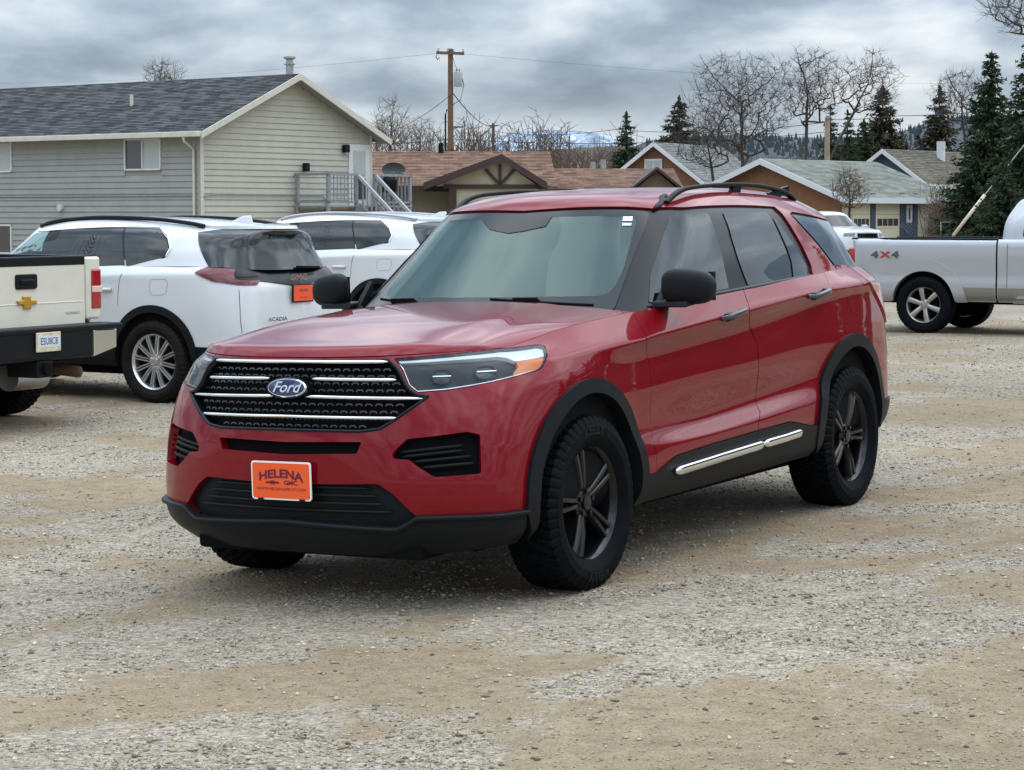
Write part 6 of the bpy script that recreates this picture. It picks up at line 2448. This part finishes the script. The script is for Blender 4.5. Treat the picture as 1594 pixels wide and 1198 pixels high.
# windshield
wsw = round_poly(mir([np.array([0, WH2.F(0, 1.62)[1]]), WH2.F(.48, 1.60), WH2.F(.66, 1.25), np.array([0, WH2.F(0, 1.22)[1]])]), .03)
WH2.panel('windshield', wsw, M_glass_w, wsuv, off=.004, thick=.004, step=.06)
# tailgate: black upper area with the rear glass, lamp band, lettering, plate
rg_half = [np.array([uq, 0]) for uq in ()]
uw2 = WH2.ua[-1]
def bk(H, y, z):
    return H.B(y, z)
zr = 1.645
blk = [np.array([uw2, bk(WH2, .02, zr)[1]]), bk(WH2, .40, zr)] + WH2.path([(309, 362), (322, 410)]) + [np.array([WH2.P(324, 410)[0], .0]), np.array([uw2, 0.0])]
WH2.panel('rear_window', blk, M_glass_w, wsuv, off=.005, thick=.006, step=.04, mirror=True)
# spoiler over the glass
sp = []
for y in np.linspace(-.56, .56, 15):
    p, n = WH2.ev([bk(WH2, y, 1.655)])
    sp.append(p[0] + np.array([-.03, 0, 0]))
spo = MB()
vs = []
for p in sp:
    k = 1 - (abs(p[1]) / .62) ** 4
    vs += [p + np.array([.16, 0, .035]), p + np.array([-.10 * k, 0, .018]), p + np.array([-.115 * k, 0, -.012]), p + np.array([.02, 0, -.05])]
fs = [(4 * i + a, 4 * i + (a + 1) % 4, 4 * i + 4 + (a + 1) % 4, 4 * i + 4 + a) for i in range(len(sp) - 1) for a in range(4)] + [(0, 1, 2, 3), tuple(4 * (len(sp) - 1) + a for a in (3, 2, 1, 0))]
spo.add(vs, fs).obj('spoiler', M_white, wsuv, autosm=.6)
spb = MB()
vs = [q - np.array([0, 0, .004]) for q in vs]
vs2 = []
for i in range(len(sp)):
    a, b, c, d_ = vs[4 * i:4 * i + 4]
    vs2 += [c + np.array([.0, 0, .004]), c + np.array([.01, 0, -.035]), d_ + np.array([.0, 0, -.02]), d_]
spb.add(vs2, fs).obj('spoiler_lip', M_blackgloss, wsuv, autosm=.6)
lampL = round_poly(WH1.path([(303, 425), (318, 418), (366, 420), (366, 436), (404, 437), (400, 443), (370, 443.5), (330, 438)]), .012)
tl_ = WH1.panel('tail_light', lampL, mat('tail_lamp_deep', (.10, .002, .006), .15, 0, .15), wsuv, off=.012, thick=.03, step=.03, mirror=True)
WH1.panel('lamp_inlay', round_poly(WH1.path([(366, 424), (404, 426), (402, 431), (368, 432)]), .006), M_blackgloss, tl_[0], off=.014, thick=.004, step=.03)
band = [np.array([uW, tW]), np.array([WH1.P(322, 424)[0], tW]), WH1.P(305, 426), WH1.P(330, 430), WH1.P(406, 438), np.array([uW, WH1.B(.03, 1.09)[1]])]
WH1.panel('lamp_band', band, M_blackgloss, wsuv, off=.009, thick=.012, step=.03, mirror=True)
tlc, tln = WH1.ev([np.array([uW - .01, WH1.B(.03, 1.17)[1]])]); tlc = tlc[0]
place_text('badge_lettering', 'GMC', .085, (tlc[0] - .022, 0, tlc[2] + .01), (0, -1, 0), (0, 0, 1), mat('badge_red_chrome', (.8, .62, .62), .2, .9), wsuv, bold=.002, width=1.4)
tl2 = WH1.ev([np.array([uW - .01, WH1.B(.03, .72)[1]])])[0][0]
place_text('badge_lettering', 'ACADIA', .052, (tl2[0] - .022, .44, .80), (0, -1, 0), (0, 0, 1), M_blackgloss, wsuv, bold=.001, width=1.5)
pcx = WH1.ev([np.array([uW - .01, WH1.B(.03, 1.0)[1]])])[0][0][0] - .012
wp = MB().box((pcx - .012, -.17, .945), (pcx, .17, 1.12)).obj('rear_plate', M_trim, wsuv, bevel=.006)
MB().box((pcx - .016, -.15, .958), (pcx - .011, .15, 1.108)).obj('plate_face', mat('orange_red_plate', (.80, .09, .02), .5), wp)
place_text('plate_lettering', 'HELENA', .04, (pcx - .0172, 0, 1.06), (0, -1, 0), (0, 0, 1), M_ink, wp, lift=0)
place_text('plate_lettering', 'WWW.HELENA', .018, (pcx - .0172, 0, .99), (0, -1, 0), (0, 0, 1), M_ink, wp, lift=0)
P = [WH2.ev([bk(WH2, y, 1.27 + .03 * (y + .3))])[0][0] + np.array([-.03, 0, 0]) for y in np.linspace(-.42, -.02, 6)]
MB().tube(P, .014, 6).obj('rear_wiper', M_dark, wsuv)
# shut lines, drawn as narrow recessed gaskets
for pl in (WH1.path([(372, 450), (373, 470), (374, 495), (377, 520)]), WH1.path([(190, 425), (184, 452), (183, 475)])):
    WH1.strip('shut_line', pl, .006, .003, M_dark, wsuv, off=.0)
fc = round_poly(WH1.path([(234, 435), (258, 434), (261, 440), (259, 455), (254, 459), (236, 459), (232, 452)]), .02)
WH1.strip('fuel_flap_line', list(densify(fc, .03)), .005, .003, mat('seam_grey', (.25, .25, .26), .6), wsuv, off=0, closed=True)
hc, hn = WH1.ev([WH1.P(162, 450)]); hc = hc[0]
for sy in (1, -1):
    MB().tube([np.array([hc[0] + t, (hc[1] + .03 - abs(t) * .15) * sy, hc[2]]) for t in (-.1, -.05, 0, .05, .1)], .018, 8).obj('door_handle', M_white, wsuv, smooth=True)
# rails and shark fin
def rail_w(sy, m_):
    pts = [(-1.35, .60, 1.66), (-1.5, .61, 1.70), (-1.75, .61, 1.73), (-2.2, .615, 1.75), (-2.8, .61, 1.735), (-3.2, .60, 1.70), (-3.4, .59, 1.67)]
    Pq = hermite(np.arange(7) * 1.0, np.array(pts), np.linspace(0, 6, 28)); Pq[:, 1] *= sy
    return MB().tube(Pq, 1.0, 8, flat=(.018, .02)).obj('roof_rail', m_, wsuv, autosm=.8)


wr = [rail_w(1, M_blackgloss), rail_w(-1, M_blackgloss)]
MB().add([(-3.22, .03, 1.69), (-3.22, -.03, 1.69), (-3.52, .035, 1.65), (-3.52, -.035, 1.65), (-3.50, .012, 1.77), (-3.50, -.012, 1.77), (-3.40, .012, 1.765), (-3.40, -.012, 1.765)],
         [(0, 1, 7, 6), (6, 7, 5, 4), (4, 5, 3, 2), (0, 6, 4, 2), (1, 3, 5, 7), (0, 2, 3, 1)]).obj('antenna_fin', M_white, wsuv, bevel=.01)
for sy in (1, -1):
    MB().obox((-.85, 1.04 * sy, 1.22), (.05, 0, 0), (0, .11, 0), (0, 0, .075)).obj('mirror', M_white, wsuv, bevel=.03, segs=3)
    MB().box((-.88, .85 * sy if sy > 0 else -1.0, 1.15), (-.80, 1.0 if sy > 0 else -.85, 1.18)).obj('mirror_stalk', M_trim, wsuv)
# lamps and grille at the nose (seen on the copy that faces the camera)
hlw = round_poly([WH1.F(.45, 1.05), WH1.F(.75, 1.04), WH1.F(.80, .93), WH1.F(.50, .92)], .02)
WH1.panel('headlight', hlw, mat('lamp_front_grey', (.12, .13, .14), .1, .2, 1), wsuv, off=.006, thick=.01, step=.05, mirror=True)
WH1.panel('grille', round_poly(mir([np.array([0, WH1.F(0, 1.03)[1]]), WH1.F(.40, 1.03), WH1.F(.36, .72), np.array([0, WH1.F(0, .70)[1]])]), .03), M_blackgloss, wsuv, off=.006, thick=.01, step=.06)
MB().box((-3.9, -.72, .24), (.6, .72, .45)).obj('underbody', M_dark, wsuv, bevel=.02)
WH1.skin('inner_liner', M_dark, wsuv, off=-.06, sub=6)
for cx in (0.0, -3.07):
    for sy in (1, -1):
        n = 18
        prof = [(cx + .465 * math.cos(math.pi * k / n), .40 + .46 * math.sin(math.pi * k / n)) for k in range(n + 1)]
        vs = [(a, .955 * sy, max(b, .2)) for a, b in prof] + [(a, .50 * sy, max(b, .2)) for a, b in prof]
        MB().add(vs, [(k, k + 1, n + 2 + k, n + 1 + k) for k in range(n)] + [tuple(range(n + 1, 2 * n + 2))]).obj('wheel_well', M_dark, wsuv)
M_tyre_br = mat('tyre_brownish', (.013, .010, .009), .7, spec=.1, vary=.3, vscale=10)
ww = make_wheel(wsuv, WT, .255, .268, 'multi', M_rimsilver, lug=.006, tyre_m=M_tyre_br)
put_wheel(ww, -3.07, .858, WT, roll=.1)
for (x, y, r) in ((0, .858, False), (0, -.858, True), (-3.07, -.858, True)):
    put_wheel(copy_tree(ww, wsuv), x, y, WT, r, .5)

# second white SUV behind, and the one by the garage far off: same body
W2 = copy_tree(wsuv)
W2['label'] = 'white SUV with bright roof rail, half hidden behind the red SUV windshield'
q1 = (W_M.inverted() @ Vector(at_depth(262, 375, 20.9)))
W2.matrix_world = pose_from(588, 28.3, (-2.95, .80), math.radians(118))
for ch in list(W2.children):
    if ch.name.startswith('roof_rail'):
        ch.data = ch.data.copy(); ch.data.materials[0] = M_satin
W3 = copy_tree(wsuv)
W3['label'] = 'small distant white car parked in front of the pale garage door'
W3.matrix_world = pose_from(1326, 74, (0, 0), math.radians(-25))


# ---- pickups
def boxnet(levels, xside, r=.10):
    """levels: (z, y, xf, xr); plan outline with rounded corners, front centre -> left -> rear centre"""
    out = []
    for z, y, xf, xr in levels:
        f = [(xf, 0, z), (xf - .01, y * .5, z), (xf - r * .35, y - r * .9, z), (xf - r * 1.4, y - r * .12, z)]
        s_ = [(x, y, z) for x in xside]
        b = [(xr + r * .9, y - r * .05, z), (xr + r * .22, y - r * .45, z), (xr, y * .5, z), (xr, 0, z)]
        out.append(f + s_ + b)
    return net(out)


def arc_loop(H, cx, cz, r, side=1, n=28, fl=1.0):
    p = [H.S(cx + r * math.cos(math.pi * k / n), cz + r * fl * math.sin(math.pi * k / n)) for k in range(n + 1)]
    return [np.array([p[0][0], -.05])] + p + [np.array([p[-1][0], -.05])]


def pickup(M, label, paint, wb, tail, bedf, lift, arch_r, R, Wd, rimR, style, rim_m, z_rail, flare_m, lowpaint=None, lug=.008, fw_=.10):
    root = empty('pickup_truck', label, 'pickup truck', matrix=M)
    xr = -wb - tail
    L = lift
    low = boxnet([(.46 + L, .93, .62, xr), (.55 + L, .985, .85, xr), (.72 + L, 1.0, .92, xr - .005), (.80 + L, .992, .93, xr), (1.0 + L, 1.0, .93, xr), (1.18 + L, 1.0, .90, xr), (z_rail - .03, .985, .84, xr), (z_rail, .955, .80, xr)],
                 [.45, 0, -.5, -1.2, -2.0, bedf, -wb + .5, -wb, -wb - .5], .10)
    Hb = Hull(low, .03, sharp={2: .6, 3: .6, 6: .4}, matrix=M)
    a_o = [arc_loop(Hb, x, R + .02, arch_r, fl=1.0) for x in (0, -wb)]
    a_f = [arc_loop(Hb, x, R + .02, arch_r + fw_, fl=.99) for x in (0, -wb)]
    ub, tb = Hb.ua[-1], Hb.va[-1]
    seam = Hb.S(bedf, 1.0)[0]
    rear_u = Hb.S(xr + .09, 1.0)[0]
    # bed sides (with the arch), cab lower body, nose; the gap at the cab/bed seam is real
    bed = [np.array([seam + .012, 0.0]), np.array([rear_u, 0.0]), np.array([rear_u, tb]), np.array([seam + .012, tb])]
    bs = Hb.panel('bed_side', bed, paint, root, holes=[a_o[1]], thick=.02, step=.05, mirror=True)
    cabl = [np.array([0, 0.0]), np.array([seam - .012, 0.0]), np.array([seam - .012, tb]), np.array([0, tb])]
    cabl = cabl + [np.array([-p[0], p[1]]) for p in reversed(cabl[1:3])]
    Hb.panel('cab_body', cabl, paint, root, holes=both(a_o[0]), thick=.02, step=.06)
    for o_, i_ in zip(a_f, a_o):
        Hb.panel('wheel_arch_flare', fl_loop(o_, i_), flare_m, root, off=.022, thick=.12, step=.04, mirror=True)
    hoodz = z_rail + .02
    MB().prism([(.80, z_rail - .01), (.70, z_rail + .04), (-.55, hoodz + .10), (-.75, hoodz + .10), (-.75, z_rail - .03)], -.90, .90, 'xz').obj('hood', paint, root, bevel=.03)
    # cab greenhouse
    zt = 1.93 + L
    zb = z_rail - .02
    cabn = boxnet([(zb, .945, -.55, bedf + .02), (zb + .25, .90, -.85, bedf + .05), (zt - .16, .80, -1.22, bedf + .14), (zt - .05, .74, -1.36, bedf + .22), (zt, .55, -1.55, bedf + .40), (zt + .01, .02, -1.8, bedf + .7)],
                  [-1.55, -1.9, -2.2], .12)
    # keep the side stations inside the shrinking plan
    for i in range(4, 7):
        for j in range(6):
            xf, xb = cabn[0, j, 0], cabn[-1, j, 0]
            cabn[i, j, 0] = xf + (xb - xf) * (.3 + .2 * (i - 4))
    Hc = Hull(cabn, .03, sharp={2: .3}, matrix=M)
    Hc.skin('cab_shell', paint, root, sub=2)
    # bed box: liner walls, floor, rails
    yi = .80
    bl = MB()
    bl.box((xr + .06, -yi, .78 + L), (bedf, yi, .82 + L))
    for sy in (1, -1):
        bl.box((xr + .06, sy * yi if sy > 0 else -.86, .82 + L), (bedf, .86 if sy > 0 else -yi, z_rail - .01))
    bl.box((bedf - .05, -yi, .82 + L), (bedf, yi, z_rail - .01))
    bl.obj('bed_liner', M_dark, root)
    for sy in (1, -1):
        MB().box((xr + .03, min(sy * .84, sy * .97), z_rail - .012), (bedf - .01, max(sy * .84, sy * .97), z_rail + .014)).obj('bed_rail_cap', M_trim, root, bevel=.008)
    MB().box((xr + .2, -.7, .42 + L), (.5, .7, .62 + L)).obj('chassis', M_dark, root)
    for xx in (0, -wb):
        MB().tube([(xx, -.8, R), (xx, .8, R)], .07, 10).obj('axle', M_dark, root)
        for sy in (1, -1):
            n = 18
            prof = [(xx + (arch_r + .015) * math.cos(math.pi * k / n), R + .02 + (arch_r + .015) * math.sin(math.pi * k / n)) for k in range(n + 1)]
            vs = [(a, .965 * sy, b) for a, b in prof] + [(a, .52 * sy, b) for a, b in prof]
            MB().add(vs, [(k, k + 1, n + 2 + k, n + 1 + k) for k in range(n)] + [tuple(range(n + 1, 2 * n + 2))]).obj('wheel_well', M_dark, root)
    wh = make_wheel(root, R, Wd, rimR, style, rim_m, lug=lug)
    put_wheel(wh, -wb, -.87, R, True, .2)
    for (x, y, r) in ((0, .87, False), (0, -.87, True), (-wb, .87, False)):
        put_wheel(copy_tree(wh, root), x, y, R, r, .7)
    return root, Hb, Hc, xr


FTH = math.radians(-59.8)
F_M = pose_from(1437, 31.4, (-3.68, -.99), FTH)
M_rimpew = mat('pewter_wheel', (.40, .385, .36), .32, .9)
ftr, FB, FC, fxr = pickup(F_M, 'silver pickup truck with its bed and 4x4 decal showing, facing away from the red SUV', M_silver, 3.68, 1.12, -2.62, .0, .46, .405, .27, .255, 'six', M_rimpew, 1.335, M_silver, fw_=.17)
MB().box((fxr - .02, -.80, .80), (fxr + .05, .80, 1.32)).obj('tailgate', M_silver, ftr, bevel=.015)
MB().box((fxr - .16, -.92, .52), (fxr + .02, .92, .70)).obj('rear_bumper', M_chrome, ftr, bevel=.03)
for sy in (1, -1):
    MB().box((fxr - .012, sy * .99 if sy < 0 else .83, .98), (fxr + .13, -.83 if sy < 0 else .995, 1.20)).obj('tail_light', M_tail, ftr, bevel=.015)
# lower two-tone and crease line, cab glass, seams, running board
bandF = [FB.S(-2.64, .48, -1), FB.S(-3.10, .48, -1), FB.S(-3.11, .66, -1), FB.S(-2.64, .66, -1)]
M_pew = mat('pewter_paint', (.24, .225, .205), .4, .5, .7)
FB.panel('lower_two_tone', bandF, M_pew, ftr, off=.003, thick=.004, step=.05)
bandC = [FB.S(-2.60, .48, -1), FB.S(-.52, .48, -1), FB.S(-.52, .66, -1), FB.S(-2.60, .66, -1)]
FB.panel('lower_two_tone', bandC, M_pew, ftr, off=.003, thick=.004, step=.05)
for x in (-2.47, -1.55, -.62):
    FB.strip('shut_line', [FB.S(x, z, -1) for z in (.55, .8, 1.05, 1.28)], .007, .004, M_dark, ftr)
wnd = round_poly([FC.S(-2.28, 1.36, -1), FC.S(-1.62, 1.36, -1), FC.S(-1.62, 1.74, -1), FC.S(-2.20, 1.74, -1)], .05)
FC.panel('cab_window', wnd, M_glass_w, ftr, off=.005, thick=.006, step=.06)
wnd = round_poly([FC.S(-1.54, 1.36, -1), FC.S(-.90, 1.36, -1), FC.S(-1.30, 1.74, -1), FC.S(-1.54, 1.74, -1)], .04)
FC.panel('cab_window', wnd, M_glass_w, ftr, off=.005, thick=.006, step=.06)
bw = round_poly([FC.B(-.6, 1.42), FC.B(-.02, 1.42), FC.B(-.02, 1.74), FC.B(-.5, 1.74)], .03)
FC.panel('rear_cab_window', bw, M_glass_w, ftr, off=.005, thick=.006, step=.06, mirror=True)
ww_ = round_poly(mir([np.array([0, FC.F(0, 1.74)[1]]), FC.F(.6, 1.72), FC.F(.72, 1.42), np.array([0, FC.F(0, 1.40)[1]])]), .03)
FC.panel('windshield', ww_, M_glass_w, ftr, off=.005, thick=.006, step=.06)
MB().tube([(-2.35, -1.03, .47), (-.4, -1.03, .47)], 1, 8, flat=(.06, .022)).obj('running_board', M_chrome, ftr)
# 4x4 decal on the bed side
dc = FB.ev([FB.P(1378, 396.5)])[0][0]
for k, (ch, mm) in enumerate((('4', mat('decal_grey', (.07, .07, .08), .5)), ('X', mat('decal_red', (.40, .02, .015), .5)), ('4', MATS['decal_grey']))):
    lx = dc[0] + (k - 1) * .15
    lc_ = FB.ev([FB.S(lx, dc[2], -1)])[0][0]
    place_text('decal_lettering', ch, .125 if k != 1 else .11, (lx, lc_[1] - .010, dc[2]), (1, 0, 0), (0, 0, 1), mm, ftr, lift=.002, bold=.006, width=1.65)

CTH = math.radians(117.5)
fwc, lfc, _ = car_axes(CTH)
C_wb, C_tail = 3.66, 1.02
# tailgate centre stands at pixel column 38
C_M = pose_from(36, 18.3, (-C_wb - C_tail, 0.0), CTH)
ctr, CB, CC, cxr = pickup(C_M, 'cream white pickup truck seen from its tailgate, gold bowtie emblem and black bumper', M_cream, C_wb, C_tail, -2.6, .10, .49, .45, .32, .23, 'six', M_rimblack, 1.41, M_cream, lug=.016)
_n0 = set(ctr.children)
tg = MB().box((cxr - .03, -.775, .755), (cxr + .05, .775, 1.335)).obj('tailgate', M_cream, ctr, bevel=.018, segs=3)
MB().box((cxr - .036, -.77, 1.268), (cxr + .045, .77, 1.35)).obj('tailgate_cap', M_trim, tg, bevel=.012)
MB().box((cxr - .034, -.74, .955), (cxr - .02, .74, .965)).obj('tailgate_crease', M_cream, tg, bevel=.004)
hb = MB().prism([(a * 1.0 + 0.0, 1.145 + b) for a, b in rrect(.135, .062, .025)], cxr - .045, cxr - .02, 'yz').obj('tailgate_handle', M_trim, tg, bevel=.008)
MB().box((cxr - .058, -.085, 1.125), (cxr - .035, .085, 1.165)).obj('handle_pull', M_blackgloss, hb, bevel=.008)
bt2 = [(-.125, -.018), (-.045, -.018), (-.052, -.052), (.040, -.052), (.047, -.018), (.110, -.018), (.125, .018), (.045, .018), (.052, .052), (-.040, .052), (-.047, .018), (-.110, .018)]
MB().prism([(a, .975 + b) for a, b in bt2], cxr - .05, cxr - .028, 'yz').obj('bowtie_emblem', M_gold, tg, bevel=.006)
place_text('badge_lettering', 'SILVERADO', .03, (cxr - .031, -.60, .865), (0, -1, 0), (0, 0, 1), mat('badge_dim', (.25, .24, .22), .4, .6), tg, width=1.2)
for sy in (1, -1):
    y0, y1 = (sy * .80, sy * .995)
    MB().box((cxr - .02, min(y0, y1), .80), (cxr + .22, max(y0, y1), 1.335)).obj('corner_post', M_cream, ctr, bevel=.02)
    tlm = MB().box((cxr - .03, min(sy * .862, sy * 1.004), .885), (cxr + .12, max(sy * .862, sy * 1.004), 1.235)).obj('tail_light', M_tail, ctr, bevel=.02)
    MB().box((cxr - .034, min(sy * .87, sy * 1.008), 1.03), (cxr + .10, max(sy * .87, sy * 1.008), 1.085)).obj('reverse_lens', mat('lens_pale', (.75, .55, .50), .2, 0, 1), tlm, bevel=.006)
# bumper: black step pad, centre recess, bright ends
MB().box((cxr - .24, -.62, .50), (cxr - .02, .62, .755)).obj('rear_bumper', M_trim, ctr, bevel=.03)
MB().box((cxr - .25, -1.0, .725), (cxr - .0, 1.0, .775)).obj('bumper_step', M_trim, ctr, bevel=.015)
for sy in (1, -1):
    MB().add([(cxr - .235, sy * .62, .50), (cxr - .20, sy * .98, .56), (cxr - .20, sy * .98, .72), (cxr - .235, sy * .62, .725), (cxr + .12, sy * 1.0, .58), (cxr + .12, sy * 1.0, .72), (cxr - .02, sy * .62, .50), (cxr - .02, sy * .62, .72)],
             [(0, 1, 2, 3), (1, 4, 5, 2), (0, 6, 4, 1), (6, 7, 5, 4), (3, 2, 5, 7), (0, 3, 7, 6)]).obj('bumper_end', mat('dull_chrome', (.72, .71, .68), .2, 1.0), ctr, bevel=.01)
lp = MB().box((cxr - .262, -.155, .575), (cxr - .25, .155, .735)).obj('license_plate', mat('plate_sand', (.60, .52, .36), .5, vary=.25, vscale=14), ctr, bevel=.006)
MB().box((cxr - .265, -.14, .612), (cxr - .258, .14, .708)).obj('plate_face', mat('plate_pale', (.62, .66, .68), .5), lp)
place_text('plate_lettering', 'ESU8C8', .082, (cxr - .267, 0, .66), (0, -1, 0), (0, 0, 1), mat('plate_blue', (.03, .05, .16), .5), lp, lift=0, width=.8)
# hitch, exhaust, muffler
hi = MB().box((cxr - .22, -.10, .36), (cxr + .1, .10, .50)).obj('tow_hitch', M_trim, ctr, bevel=.01)
MB().lathe([(.0, -.06), (.05, -.06), (.05, .05), (.0, .05)], 16, 'x', c=(cxr - .2, 0, .43)).obj('hitch_receiver', M_dark, hi)
MB().tube([(cxr + .9, -.55, .40), (cxr + .2, -.62, .38), (cxr - .05, -.66, .36)], .05, 12).obj('exhaust_pipe', mat('rusty_pipe', (.12, .07, .045), .7, .3, vary=.4), ctr, smooth=True)
MB().tube([(cxr + .35, -.20, .33), (cxr + .35, -.62, .33)], .12, 16).obj('muffler', M_satin, ctr, autosm=.6)
for ch in list(ctr.children):
    if ch not in _n0:
        ch.location.z += .075
for sy in (1, -1):
    w2 = round_poly([CC.S(-2.3, 1.48, sy), CC.S(-1.62, 1.48, sy), CC.S(-1.62, 1.84, sy), CC.S(-2.22, 1.84, sy)], .05)
    CC.panel('cab_window', w2, M_glass_w, ctr, off=.005, thick=.006, step=.06)
bw = round_poly([CC.B(-.62, 1.54), CC.B(-.02, 1.54), CC.B(-.02, 1.86), CC.B(-.52, 1.86)], .03)
CC.panel('rear_cab_window', bw, M_glass_w, ctr, off=.005, thick=.006, step=.06, mirror=True)
